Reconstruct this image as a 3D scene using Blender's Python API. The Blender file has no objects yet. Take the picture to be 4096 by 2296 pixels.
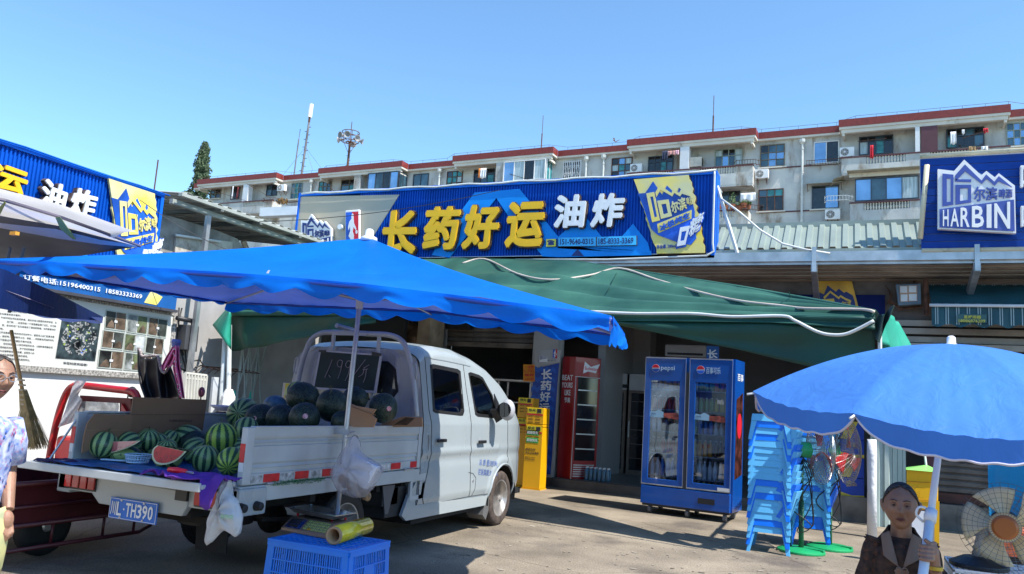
import bpy,math,random
from mathutils import Vector,Matrix,noise
random.seed(7)
PI = math.pi
V = Vector
# ---------------------------------------------------------------- camera
F_PX,PITCH,ROLL,YAW,EYE = 3150.0,math.radians(8.27),math.radians(3.7),math.radians(23.5),1.38
scene = bpy.context.scene
col = scene.collection
_w = V((-math.sin(YAW) * math.cos(PITCH),math.cos(YAW) * math.cos(PITCH),math.sin(PITCH)))
_r0 = V((math.cos(YAW),math.sin(YAW),0))
_u0 = _r0.cross(_w)
_r = _r0 * math.cos(ROLL) + _u0 * math.sin(ROLL)
_u = _u0 * math.cos(ROLL) - _r0 * math.sin(ROLL)
CAM = V((0,0,EYE))
cam = bpy.data.cameras.new('camera')
cam.sensor_width = 36
cam.lens = F_PX / 4096 * 36
cam.clip_start,cam.clip_end = 0.05,3000
camo = bpy.data.objects.new('camera',cam)
camo.matrix_world = Matrix(((_r.x,_u.x,-_w.x,CAM.x),(_r.y,_u.y,-_w.y,CAM.y),(_r.z,_u.z,-_w.z,CAM.z),(0,0,0,1)))
col.objects.link(camo)
scene.camera = camo
# ---------------------------------------------------------------- sun and sky
SUN = V((0.70,-0.16,1.0)).normalized()
wd = bpy.data.worlds.new('World'); scene.world = wd; wd.use_nodes = True
nt = wd.node_tree; bg = nt.nodes['Background']
sk = nt.nodes.new('ShaderNodeTexSky'); sk.sky_type = 'NISHITA'; sk.sun_disc = False
sk.sun_elevation = math.asin(SUN.z); sk.sun_rotation = math.atan2(SUN.x,SUN.y)
sk.altitude = 600; sk.air_density = 1.0; sk.dust_density = 0.15; sk.ozone_density = 2.2
wb = nt.nodes.new('ShaderNodeMix'); wb.data_type = 'RGBA'; wb.blend_type = 'MULTIPLY'; wb.inputs[0].default_value = 1
wb.inputs[7].default_value = (0.74,0.93,0.98,1)   # white balance of the whole sky
nt.links.new(sk.outputs[0],wb.inputs[6]); nt.links.new(wb.outputs[2],bg.inputs[0]); bg.inputs[1].default_value = 0.15
sl = bpy.data.lights.new('sun','SUN'); sl.energy = 4.0; sl.angle = math.radians(0.53); sl.color = (1.0,0.95,0.87)
so = bpy.data.objects.new('sun',sl); so.rotation_euler = SUN.to_track_quat('Z','Y').to_euler(); so.location = (0,0,60); col.objects.link(so)
scene.view_settings.view_transform = 'Standard'; scene.view_settings.look = 'None'
scene.view_settings.exposure = 1.0; scene.view_settings.gamma = 1.0
scene.view_settings.use_curve_mapping = False

# ---------------------------------------------------------------- surveying helpers: photo measurements turned into places
def ray(px,py): return _r * ((px - 2048) / F_PX) - _u * ((py - 1148) / F_PX) + _w
def on(px,py,ax,val):
    d = ray(px,py); a = 'xyz'.index(ax)
    return CAM + d * ((val - CAM[a]) / d[a])
def atz(px,py,z): return CAM + ray(px,py) * z
def ony(pts,y): return [on(a,b,'y',y) for a,b in pts]
def onx(pts,x): return [on(a,b,'x',x) for a,b in pts]
def z8(x0,y0,s,pts): return [(x0 + a / s,y0 + b / s) for a,b in pts]

# ---------------------------------------------------------------- materials
_m = {}
def mat(name,c,rough=0.6,metal=0.0,var=0.10,scale=3.0,bump=0.0,bscale=40.0,dirt=None,trans=0.0,alpha=1.0,emit=None,spec=0.5,stretch=None,coat=0.0,sub=0.0,c2=None):
    if name in _m: return _m[name]
    m = bpy.data.materials.new(name); m.use_nodes = True
    n = m.node_tree.nodes; L = m.node_tree.links; b = n['Principled BSDF']
    b.inputs['Roughness'].default_value = rough; b.inputs['Metallic'].default_value = metal
    b.inputs['Specular IOR Level'].default_value = spec
    b.inputs['Coat Weight'].default_value = coat
    if trans: b.inputs['Transmission Weight'].default_value = trans
    if alpha < 1: b.inputs['Alpha'].default_value = alpha
    if sub:
        b.inputs['Subsurface Weight'].default_value = sub; b.inputs['Subsurface Scale'].default_value = 0.01
    tc = n.new('ShaderNodeTexCoord'); mp = n.new('ShaderNodeMapping')
    L.new(tc.outputs['Object'],mp.inputs[0])
    if stretch: mp.inputs['Scale'].default_value = stretch
    nz = n.new('ShaderNodeTexNoise'); nz.inputs['Scale'].default_value = scale; nz.inputs['Detail'].default_value = 6
    L.new(mp.outputs[0],nz.inputs['Vector'])
    rp = n.new('ShaderNodeValToRGB')
    d2 = c2 if c2 else tuple(x * (1 - var * 1.6) for x in c)
    l2 = tuple(min(1,x * (1 + var)) for x in c)
    rp.color_ramp.elements[0].position = 0.32; rp.color_ramp.elements[0].color = (*d2,1)
    rp.color_ramp.elements[1].position = 0.68; rp.color_ramp.elements[1].color = (*l2,1)
    L.new(nz.outputs[0],rp.inputs[0])
    out = rp.outputs[0]
    if dirt:
        dc,lo,ds,st = dirt
        mp2 = n.new('ShaderNodeMapping'); mp2.inputs['Scale'].default_value = st; L.new(tc.outputs['Object'],mp2.inputs[0])
        n2 = n.new('ShaderNodeTexNoise'); n2.inputs['Scale'].default_value = ds; n2.inputs['Detail'].default_value = 10; n2.inputs['Roughness'].default_value = 0.65
        L.new(mp2.outputs[0],n2.inputs['Vector'])
        r2 = n.new('ShaderNodeValToRGB'); r2.color_ramp.elements[0].position = lo; r2.color_ramp.elements[1].position = min(1,lo + 0.14)
        L.new(n2.outputs[0],r2.inputs[0])
        mx = n.new('ShaderNodeMix'); mx.data_type = 'RGBA'
        L.new(r2.outputs[0],mx.inputs[0]); L.new(out,mx.inputs[6]); mx.inputs[7].default_value = (*dc,1)
        out = mx.outputs[2]
    L.new(out,b.inputs['Base Color'])
    # broken-up gloss
    rr = n.new('ShaderNodeMapRange'); rr.inputs[3].default_value = max(0.02,rough * 0.8); rr.inputs[4].default_value = min(1,rough * 1.25)
    L.new(nz.outputs[0],rr.inputs[0]); L.new(rr.outputs[0],b.inputs['Roughness'])
    if bump:
        n3 = n.new('ShaderNodeTexNoise'); n3.inputs['Scale'].default_value = bscale; n3.inputs['Detail'].default_value = 5
        L.new(mp.outputs[0],n3.inputs['Vector'])
        bp = n.new('ShaderNodeBump'); bp.inputs['Strength'].default_value = bump; bp.inputs['Distance'].default_value = 0.02
        L.new(n3.outputs[0],bp.inputs['Height']); L.new(bp.outputs[0],b.inputs['Normal'])
    if emit:
        b.inputs['Emission Color'].default_value = (*emit[0],1); b.inputs['Emission Strength'].default_value = emit[1]
    _m[name] = m
    return m
def glass(name,tint,fac=0.3,rough=0.03):
    """clear pane: a tinted see-through part and a mirror part"""
    if name in _m: return _m[name]
    m = bpy.data.materials.new(name); m.use_nodes = True; n = m.node_tree.nodes; L = m.node_tree.links; n.remove(n['Principled BSDF'])
    a = n.new('ShaderNodeBsdfTransparent'); a.inputs[0].default_value = (*tint,1); g = n.new('ShaderNodeBsdfGlossy'); g.inputs['Roughness'].default_value = rough; g.inputs[0].default_value = (0.9,0.95,1,1)
    x = n.new('ShaderNodeMixShader'); x.inputs[0].default_value = fac; L.new(a.outputs[0],x.inputs[1]); L.new(g.outputs[0],x.inputs[2]); L.new(x.outputs[0],n['Material Output'].inputs[0])
    _m[name] = m; return m

# ---------------------------------------------------------------- mesh building
class MB:
    def __init__(s): s.v = []; s.f = []; s.m = []; s.cur = 0
    def add(s,vs,fs):
        o = len(s.v); s.v += [tuple(x) for x in vs]
        for f in fs: s.f.append([o + i for i in f]); s.m.append(s.cur)
        return s
    def mi(s,k): s.cur = k; return s
    def poly(s,pts): return s.add(pts,[list(range(len(pts)))])
    def box(s,x0,x1,y0,y1,z0,z1):
        return s.obox(V(((x0 + x1) / 2,(y0 + y1) / 2,(z0 + z1) / 2)),V(((x1 - x0) / 2,0,0)),V((0,(y1 - y0) / 2,0)),V((0,0,(z1 - z0) / 2)))
    def obox(s,c,a,b,d):
        c = V(c); a = V(a); b = V(b); d = V(d)
        vs = [c + a * i + b * j + d * k for k in (-1,1) for j in (-1,1) for i in (-1,1)]
        return s.add(vs,[(0,2,3,1),(4,5,7,6),(0,1,5,4),(2,6,7,3),(0,4,6,2),(1,3,7,5)])
    def prism(s,pts,off):
        pts = [V(p) for p in pts]; off = V(off); n = len(pts)
        s.add(pts + [p + off for p in pts],[list(range(n))[::-1],[n + i for i in range(n)]] + [(i,(i + 1) % n,n + (i + 1) % n,n + i) for i in range(n)])
        return s
    def ring(s,outer,inner,off):
        n = len(outer)
        for i in range(n):
            j = (i + 1) % n
            s.prism([outer[i],outer[j],inner[j],inner[i]],off)
        return s
    def tube(s,pts,r,n=6,cap=True,closed=False,r2=None):
        pts = [V(p) for p in pts]; N = len(pts); vs = []
        up = None
        for i,p in enumerate(pts):
            a = pts[(i - 1) % N] if (closed or i > 0) else p
            b = pts[(i + 1) % N] if (closed or i < N - 1) else p
            t = (b - a)
            if t.length < 1e-9: t = V((0,0,1))
            t.normalize()
            if up is None:
                up = t.orthogonal().normalized()
            else:
                up = (up - t * up.dot(t))
                up = up.normalized() if up.length > 1e-6 else t.orthogonal().normalized()
            sd = t.cross(up)
            rad = r if not isinstance(r,(list,tuple)) else r[i]
            for k in range(n):
                a_ = 2 * PI * k / n
                vs.append(p + up * (math.cos(a_) * rad) + sd * (math.sin(a_) * (r2 if r2 else rad)))
        fs = []
        for i in range(N if closed else N - 1):
            for k in range(n):
                i2 = (i + 1) % N
                fs.append((i * n + k,i * n + (k + 1) % n,i2 * n + (k + 1) % n,i2 * n + k))
        if cap and not closed: fs += [list(range(n))[::-1],[(N - 1) * n + k for k in range(n)]]
        return s.add(vs,fs)
    def lathe(s,o,ax,prof,n=16,up=None):
        o = V(o); ax = V(ax).normalized(); a = up.normalized() if up else ax.orthogonal().normalized(); b = ax.cross(a)
        vs = []
        for t,r in prof:
            for k in range(n):
                w = 2 * PI * k / n
                vs.append(o + ax * t + a * (math.cos(w) * r) + b * (math.sin(w) * r))
        fs = [(i * n + k,i * n + (k + 1) % n,(i + 1) * n + (k + 1) % n,(i + 1) * n + k) for i in range(len(prof) - 1) for k in range(n)]
        fs += [list(range(n))[::-1],[(len(prof) - 1) * n + k for k in range(n)]]
        return s.add(vs,fs)
    def grid(s,fn,nu,nv):
        vs = [fn(i / nu,j / nv) for j in range(nv + 1) for i in range(nu + 1)]
        return s.add(vs,[(j * (nu + 1) + i,j * (nu + 1) + i + 1,(j + 1) * (nu + 1) + i + 1,(j + 1) * (nu + 1) + i) for j in range(nv) for i in range(nu)])
    def ball(s,c,rx,ry,rz,nu=12,nv=8):
        c = V(c); vs = []
        for j in range(nv + 1):
            p = PI * j / nv
            for i in range(nu): 
                a = 2 * PI * i / nu
                vs.append(c + V((rx * math.sin(p) * math.cos(a),ry * math.sin(p) * math.sin(a),rz * math.cos(p))))
        return s.add(vs,[(j * nu + i,j * nu + (i + 1) % nu,(j + 1) * nu + (i + 1) % nu,(j + 1) * nu + i) for j in range(nv) for i in range(nu)])
    def build(s,name,mats,parent=None,smooth=False,bevel=0,solid=0,sub=0,shade=None):
        me = bpy.data.meshes.new(name)
        o = wloc(parent) if parent else V((0,0,0))
        me.from_pydata([(a - o.x,b - o.y,c - o.z) for a,b,c in s.v],[],s.f)
        if not isinstance(mats,(list,tuple)): mats = [mats]
        for m in mats: me.materials.append(m)
        for p,k in zip(me.polygons,s.m): p.material_index = min(k,len(mats) - 1); p.use_smooth = smooth
        me.validate(); me.update()
        ob = bpy.data.objects.new(name,me); col.objects.link(ob)
        if parent: ob.parent = parent
        if solid:
            md = ob.modifiers.new('s','SOLIDIFY'); md.thickness = solid; md.offset = 0
        if bevel:
            md = ob.modifiers.new('b','BEVEL'); md.width = bevel; md.segments = 2; md.limit_method = 'ANGLE'
        if sub:
            md = ob.modifiers.new('u','SUBSURF'); md.levels = sub; md.render_levels = sub
        return ob
def wloc(p):
    v = V((0,0,0))
    while p: v += V(p.location); p = p.parent
    return v
def tag(o,label,cat,group=None,kind=None):
    if label: o['label'] = label
    if cat: o['category'] = cat
    if group: o['group'] = group
    if kind: o['kind'] = kind
    return o
def thing(name,loc,label,cat,group=None,kind=None):
    o = bpy.data.objects.new(name,None); o.empty_display_size = 0.1; col.objects.link(o); o.location = loc
    return tag(o,label,cat,group,kind)
def struct(o): o['kind'] = 'structure'; return o
def kids(o): return [c for c in bpy.data.objects if c.parent == o]
def dup(root,loc,rotz=0.0,label=None,rot=None,group=None,swap=None):
    ch = {}
    allo = list(bpy.data.objects)
    for c in allo:
        if c.parent: ch.setdefault(c.parent.name,[]).append(c)
    def rec(o,par):
        c = o.copy(); col.objects.link(c)
        if par: c.parent = par
        if swap and c.type == 'MESH' and o.data.materials and o.data.materials[0] == swap[0]:
            key = (o.data.name,swap[1].name)
            if key not in _sw:
                me = o.data.copy(); me.materials[0] = swap[1]; _sw[key] = me
            c.data = _sw[key]
        for k in ch.get(o.name,[]): rec(k,c)
        return c
    r = rec(root,None)
    r.location = loc; r.rotation_euler = rot if rot else (0,0,rotz)
    if label: r['label'] = label
    if group: r['group'] = group
    return r
_sw = {}
# ---------------------------------------------------------------- writing
_tc = {}
def glyph_mesh(body,bold,space=1.0):
    k = (body,bold,space)
    if k in _tc: return _tc[k]
    cu = bpy.data.curves.new('t','FONT'); cu.body = body; cu.offset = bold; cu.resolution_u = 2; cu.space_character = space
    ob = bpy.data.objects.new('t',cu); col.objects.link(ob)
    dg = bpy.context.evaluated_depsgraph_get(); dg.update()
    me = bpy.data.meshes.new_from_object(ob.evaluated_get(dg))
    vs = [v.co.copy() for v in me.vertices]; fs = [list(p.vertices) for p in me.polygons]
    bpy.data.objects.remove(ob); bpy.data.curves.remove(cu); bpy.data.meshes.remove(me)
    x0 = min(v.x for v in vs); x1 = max(v.x for v in vs); y0 = min(v.y for v in vs); y1 = max(v.y for v in vs)
    vs = [((v.x - x0) / (x1 - x0),(v.y - y0) / (y1 - y0)) for v in vs]
    _tc[k] = (vs,fs); return _tc[k]
def text(mb,body,quad,depth,bold=0.0,space=1.0):
    """body fitted to the quad (bottom-left, bottom-right, top-right, top-left), raised by the vector depth"""
    vs,fs = glyph_mesh(body,min(bold,0.006),space)
    a,b,c,d = [V(q) for q in quad]; depth = V(depth)
    g = max(0.0,bold - 0.006) * 0.75; w = (b - a).length; h = (d - a).length
    L = max(1.0,len(body.strip()) * 1.0); gx = g * min(1.0,h / max(w,1e-6)); gy = g
    sh = [(0,0)] if g <= 0.002 else [(gx * math.cos(k * PI / 3),gy * math.sin(k * PI / 3)) for k in range(6)]
    edges = {}
    for f in fs:
        for i in range(len(f)): edges[(f[i],f[(i + 1) % len(f)])] = 1
    side = [e for e in edges if (e[1],e[0]) not in edges]
    n = len(vs)
    for k,(ox,oy) in enumerate(sh):
        P = [(a * (1 - x) + b * x) * (1 - y) + (d * (1 - x) + c * x) * y for x,y in [(gx + (1 - 2 * gx) * u + ox,gy + (1 - 2 * gy) * v_ + oy) for u,v_ in vs]]
        dd = depth * (1 + 0.04 * k)
        F = [[n + i for i in f] for f in fs] + [(e[0],e[1],n + e[1],n + e[0]) for e in side]
        mb.add(P + [p + dd for p in P],F)
    return mb
def rect(x0,y0,x1,y1): return [(x0,y1),(x1,y1),(x1,y0),(x0,y0)]
# ================================================================ common materials
CONC = mat('concrete ground',(0.285,0.245,0.19),rough=0.9,var=0.22,scale=1.3,bump=0.35,bscale=18,dirt=((0.13,0.11,0.095),0.53,0.8,(1,1,1)),spec=0.3)
# cracks and grit on the ground
_n = CONC.node_tree.nodes; _l = CONC.node_tree.links
_gtc = _n.new('ShaderNodeTexCoord'); _vo = _n.new('ShaderNodeTexVoronoi'); _vo.feature = 'DISTANCE_TO_EDGE'; _vo.inputs['Scale'].default_value = 0.42
_nz = _n.new('ShaderNodeTexNoise'); _nz.inputs['Scale'].default_value = 3.0; _nz.inputs['Detail'].default_value = 8
_mx = _n.new('ShaderNodeMix'); _mx.data_type = 'VECTOR'; _mx.inputs[0].default_value = 0.12
_l.new(_gtc.outputs['Object'],_nz.inputs['Vector']); _l.new(_gtc.outputs['Object'],_mx.inputs[4]); _l.new(_nz.outputs['Color'],_mx.inputs[5]); _l.new(_mx.outputs[1],_vo.inputs['Vector'])
_rp = _n.new('ShaderNodeValToRGB'); _rp.color_ramp.elements[0].position = 0.0; _rp.color_ramp.elements[0].color = (0.62,0.6,0.57,1); _rp.color_ramp.elements[1].position = 0.004; _rp.color_ramp.elements[1].color = (1,1,1,1)
_l.new(_vo.outputs['Distance'],_rp.inputs[0])
_gr = _n.new('ShaderNodeTexNoise'); _gr.inputs['Scale'].default_value = 70; _gr.inputs['Detail'].default_value = 4; _l.new(_gtc.outputs['Object'],_gr.inputs['Vector'])
_rg = _n.new('ShaderNodeValToRGB'); _rg.color_ramp.elements[0].position = 0.36; _rg.color_ramp.elements[0].color = (0.62,0.6,0.58,1); _rg.color_ramp.elements[1].position = 0.62; _rg.color_ramp.elements[1].color = (1.12,1.1,1.08,1)
_l.new(_gr.outputs[0],_rg.inputs[0])
_b = _n['Principled BSDF']; _src = _b.inputs['Base Color'].links[0].from_socket
for _s in (_rp.outputs[0],_rg.outputs[0]):
    _mm = _n.new('ShaderNodeMix'); _mm.data_type = 'RGBA'; _mm.blend_type = 'MULTIPLY'; _mm.inputs[0].default_value = 1
    _l.new(_src,_mm.inputs[6]); _l.new(_s,_mm.inputs[7]); _src = _mm.outputs[2]
_l.new(_src,_b.inputs['Base Color'])
PLAST = mat('weathered plaster',(0.55,0.555,0.53),rough=0.9,var=0.08,scale=0.6,bump=0.4,bscale=7,dirt=((0.27,0.22,0.17),0.515,0.8,(1.3,1.3,0.42)),c2=(0.38,0.395,0.40))
PLASTW = mat('cream plaster',(0.62,0.59,0.52),rough=0.9,var=0.06,scale=1,dirt=((0.30,0.25,0.19),0.60,1.2,(1,1,0.6)))
REDT = mat('red mosaic tile',(0.21,0.03,0.022),rough=0.5,var=0.12,scale=6,dirt=((0.5,0.36,0.32),0.70,2.2,(2.5,2.5,0.35)))
MARN = mat('maroon tile',(0.10,0.03,0.04),rough=0.5,var=0.1)
WTILE = mat('white tile',(0.66,0.68,0.70),rough=0.3,var=0.04)
DARKW = mat('dark window frame',(0.035,0.05,0.075),rough=0.4)
WOODF = mat('old wood frame',(0.17,0.14,0.10),rough=0.8,var=0.25,scale=8)
BRNF = mat('brown wood frame',(0.11,0.05,0.035),rough=0.7,var=0.2)
GRNF = mat('grey green frame',(0.25,0.30,0.27),rough=0.7,var=0.2)
WHTF = mat('white frame',(0.72,0.73,0.74),rough=0.4,var=0.04)
GLB = mat('blue window glass',(0.035,0.09,0.13),rough=0.06,var=0.5,scale=0.8,spec=1.0)
GLS = mat('sky blue window glass',(0.25,0.42,0.62),rough=0.08,metal=0.6,var=0.15,scale=0.9)
GLT = mat('teal window glass',(0.05,0.26,0.28),rough=0.08,var=0.3)
GLD = mat('dark window glass',(0.015,0.018,0.022),rough=0.07,var=0.4,spec=0.7)
CURT = mat('pale curtain behind glass',(0.42,0.52,0.56),rough=0.25,var=0.25,scale=2,stretch=(9,9,0.4))
IRON = mat('rusty iron',(0.12,0.055,0.035),rough=0.85,var=0.4,scale=12)
PVC = mat('grey white pipe',(0.60,0.62,0.60),rough=0.5,var=0.08,dirt=((0.3,0.27,0.22),0.62,2,(1,1,0.3)))
STEEL = mat('galvanised steel',(0.50,0.51,0.52),rough=0.38,metal=0.75,var=0.15,scale=5)
BLACK = mat('black plastic',(0.015,0.015,0.017),rough=0.45,var=0.2)
WHITE = mat('white plastic',(0.78,0.79,0.80),rough=0.35,var=0.04)

gm = MB()
gm.grid(lambda a,b: ((a - 0.5) * 600,-60 + b * 700,0),60,70)
struct(gm.build('ground',CONC))
rl = random.Random(21); m = MB()
for k in range(260):
    c = V((rl.uniform(-3.6,0.6),rl.uniform(4.5,9.6),0.003)); s = rl.uniform(0.006,0.028) if k % 7 else rl.uniform(0.02,0.05); a = rl.uniform(0,PI)
    m.prism([c + V((s * math.cos(a + w) * rl.uniform(0.5,1),s * 0.5 * math.sin(a + w) * rl.uniform(0.6,1.2),0)) for w in (0,1.3,2.6,4.0,5.2)],(0,0,0.003))
tag(m.build('litter',mat('grit and scraps',(0.34,0.30,0.25),rough=0.9,var=0.6,scale=2,c2=(0.10,0.08,0.06))),'grit, scraps and dry leaf bits scattered over the sunlit concrete yard','litter',kind='stuff')

# unseen building added behind the viewer to block low sky and deepen shade
SKYB = mat('sky blocker wall',(0.42,0.40,0.36),rough=0.85,var=0.2,scale=0.6)
for x0,x1,y0,y1,h in ((-40,30,-27,-20,6.0),):
    m = MB(); m.box(x0,x1,y0,y1,0,h); struct(m.build('sky_blocker',SKYB))
# ================================================================ apartment building
BYAW = math.radians(3.1)
BU = V((math.cos(BYAW),-math.sin(BYAW),0)); BN = V((-math.sin(BYAW),-math.cos(BYAW),0)); BO = V((0,52,0))
def W3(u,z,w=0.0): return BO + BU * u + BN * w + V((0,0,z))
def bp(px,py,w=0.0):
    d = ray(px,py); t = ((BO + BN * w - CAM).dot(BN)) / d.dot(BN); p = CAM + d * t - BO
    return p.dot(BU),p.z
def bbox(m,u0,u1,z0,z1,w0,w1):
    c = W3((u0 + u1) / 2,(z0 + z1) / 2,(w0 + w1) / 2)
    return m.obox(c,BU * ((u1 - u0) / 2),BN * ((w1 - w0) / 2),V((0,0,(z1 - z0) / 2)))
apt = thing('apartment_building',(0,52,0),'long weathered white apartment block with red parapet rising behind the shop signs','building')
bbox(MB(),-55.6,13,0,19.62,-9,0).build('wall',PLAST,apt)
PS = [(-56.2,-46.45),(-41.8,-33.2),(-28.5,-19.95),(-14.35,-5.6),(-0.62,8.5)]
RS = [(-57.6,-56.2),(-46.45,-41.8),(-33.2,-28.5),(-19.95,-14.35),(-5.6,-0.62),(8.5,13)]
for a,b in PS:
    bbox(MB(),a,b,19.56,20.03,1.08,1.2).build('parapet',REDT,apt)
    for e in (a,b):
        bbox(MB(),e - (0.06 if e == b else -0.003),e + (0.06 if e == a else -0.003) ,19.56,20.03,0.304,1.077).build('parapet',REDT,apt)
    bbox(MB(),a + 0.03,b - 0.03,19.40,19.555,-0.2,1.17).build('eave_slab',PLASTW,apt)
    bbox(MB(),a + 0.15,b - 0.15,19.17,19.395,0.85,1.1).build('balcony_beam',PLASTW,apt)
for a,b in RS:
    bbox(MB(),a + 0.004,b - 0.004,19.555,20.0,0.18,0.3).build('parapet',REDT,apt)
    bbox(MB(),a + 0.004,b - 0.004,19.42,19.553,-0.2,0.28).build('eave_slab',PLASTW,apt)
# roof wire
rw = MB(); us = [-56 + i * 1.15 for i in range(60)]
for a,b in zip(us,us[1:]): rw.tube([W3(a,20.22,0.25 if not any(p < a < q for p,q in PS) else 1.1),W3(b,20.22,0.25 if not any(p < b < q for p,q in PS) else 1.1)],0.012,4)
for a in us: rw.tube([W3(a,19.98,0.25 if not any(p < a < q for p,q in PS) else 1.1),W3(a,20.22,0.25 if not any(p < a < q for p,q in PS) else 1.1)],0.012,4)
rw.build('roof_wire',IRON,apt)
def window(u0,u1,z0,z1,w,fm,cols,rows,gls,rsplit=None,fw=0.055,depth=0.09,sill=True):
    o = W3((u0 + u1) / 2,z0,w)
    m = MB()
    bbox(m,u0,u1,z0,z0 + fw,w,w + depth); bbox(m,u0,u1,z1 - fw,z1,w,w + depth)
    bbox(m,u0,u0 + fw,z0 + fw,z1 - fw,w,w + depth); bbox(m,u1 - fw,u1,z0 + fw,z1 - fw,w,w + depth)
    xs = [u0 + fw + (u1 - u0 - 2 * fw) * i / cols for i in range(cols + 1)]
    if rsplit: zs = [z0 + fw] + [z0 + (z1 - z0) * r for r in rsplit] + [z1 - fw]
    else: zs = [z0 + fw + (z1 - z0 - 2 * fw) * i / rows for i in range(rows + 1)]
    for x in xs[1:-1]: bbox(m,x - fw * 0.45,x + fw * 0.45,z0 + fw,z1 - fw,w + 0.002,w + depth - 0.004)
    for z in zs[1:-1]: bbox(m,u0 + fw,u1 - fw,z - fw * 0.4,z + fw * 0.4,w + 0.004,w + depth - 0.008)
    fr = m.build('window',fm,apt)
    k = 0
    for j in range(len(zs) - 1):
        for i in range(cols):
            g = gls[k % len(gls)]; k += 1
            tw = random.uniform(-0.012,0.012)
            pm = MB(); c = W3((xs[i] + xs[i + 1]) / 2,(zs[j] + zs[j + 1]) / 2,w + 0.03)
            pm.obox(c,(BU + BN * tw).normalized() * ((xs[i + 1] - xs[i]) / 2 - 0.01),BN * 0.004,V((0,0,(zs[j + 1] - zs[j]) / 2 - 0.01)))
            pm.build('pane',g,fr)
    if sill: bbox(MB(),u0 - 0.12,u1 + 0.12,z0 - 0.09,z0 - 0.01,0.003,w + 0.16).build('sill',PLASTW,apt)
    return fr
def wp(bl,tr,w,*a,**k):
    u0,z0 = bp(bl[0],bl[1],w); u1,z1 = bp(tr[0],tr[1],w)
    return window(u0,u1,z0,z1,w,*a,**k)
T3 = (0.36,0.68)
wp((841,796),(887,756),0,WOODF,2,2,[GLB,GLD])
wp((923,799),(962,742),0,DARKW,2,1,[GLD],sill=False)
wp((1065,786),(1113,737),0,DARKW,2,1,[GLB,GLD],sill=False)
wp((1162,798),(1213,730),0,GRNF,3,3,[GLB,GLT,GLB],rsplit=T3)
wp((1272,792),(1328,724),0,WOODF,3,3,[GLT,GLB,GLB],rsplit=T3)
wp((1363,772),(1434,716),0,WOODF,2,2,[GLB,GLT,GLD,GLD],rsplit=(0.55,))
wp((1468,766),(1597,684),1.12,DARKW,4,1,[GLS,GLB,GLD,GLS],sill=False)
wp((1650,768),(1717,693),0,DARKW,2,1,[GLB,GLB])
wp((1785,760),(1853,682),0,BRNF,3,3,[GLT,CURT,GLB,GLT],rsplit=T3)
wp((1894,738),(1981,674),0,DARKW,3,2,[GLD,GLB,GLT,GLD,GLD,GLD],rsplit=(0.6,),sill=False)
wp((2012,729),(2185,635),1.12,WHTF,4,1,[GLS,CURT,GLD,CURT],sill=False)
gr = wp((2251,727),(2328,643),0,WHTF,2,1,[GLD])
wp((2445,714),(2531,628),0,BRNF,3,3,[GLD,GLS,CURT,CURT,GLT,GLB],rsplit=(0.33,0.66))
wp((2592,690),(2695,620),0,DARKW,4,2,[GLD,GLD,GLT,GLB,GLD,GLD,GLD,GLD],rsplit=(0.6,),sill=False)
wp((2860,670),(2971,592),0,GRNF,4,2,[GLB,GLS,GLB,CURT,CURT,GLD,GLD,CURT],rsplit=(0.6,),sill=False)
wp((3040,672),(3140,575),0,WOODF,3,3,[GLB,GLS,GLB,GLB,GLS,GLS,GLD,GLB,GLB],rsplit=(0.33,0.64))
wp((3255,657),(3357,562),0,WHTF,2,1,[GLS,GLD])
wp((3436,623),(3573,539),0,DARKW,4,2,[CURT,GLD,GLT,GLD,GLD,GLD,GLB,GLD],rsplit=(0.72,),sill=False)
wp((3786,596),(3936,507),0,DARKW,4,2,[GLT,GLD,GLD,GLB,GLD,GLD,GLB,GLD],rsplit=(0.6,),sill=False)
wp((4026,588),(4110,488),0,GRNF,3,3,[GLB,GLS],rsplit=T3)
wp((3033,847),(3135,754),0,BRNF,3,2,[GLD,GLD,GLD,GLB,GLT,GLT],rsplit=(0.66,))
wp((3247,838),(3356,740),0,DARKW,2,1,[GLD,GLS])
wp((2868,812),(2962,750),0,DARKW,4,1,[GLD,GLB,GLD,GLD],sill=False)
wp((3420,807),(3675,702),1.12,DARKW,4,1,[GLS,GLB,GLS,CURT],sill=False)
wp((3410,965),(3670,903),1.12,DARKW,4,1,[GLS,GLD,GLS,GLS],sill=False)
wp((3245,990),(3352,920),0,GRNF,3,1,[GLB,GLD,GLB])
wp((3030,990),(3135,925),0,WOODF,3,1,[GLD,GLD,GLB])
# white security lattice on one window
u0,z0 = bp(2251,727); u1,z1 = bp(2328,643)
gm = MB()
for i in range(10):
    x = u0 + 0.07 + (u1 - u0 - 0.14) * i / 9; bbox(gm,x - 0.022,x + 0.022,z0,z1,0.13,0.16)
for zc in (z0 + 0.45,z1 - 0.5):
    for i in range(9):
        x = u0 + 0.07 + (u1 - u0 - 0.14) * i / 9; s = 0.17 if i % 2 else -0.17
        gm.tube([W3(x,zc - s,0.17),W3(x + (u1 - u0 - 0.14) / 9,zc + s,0.17)],0.012,4)
        gm.tube([W3(x,zc - s * 0.4 + 0.12,0.17),W3(x + (u1 - u0 - 0.14) / 9,zc + s * 0.4 + 0.12,0.17)],0.012,4)
gm.build('security_lattice',WHTF,gr)
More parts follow.
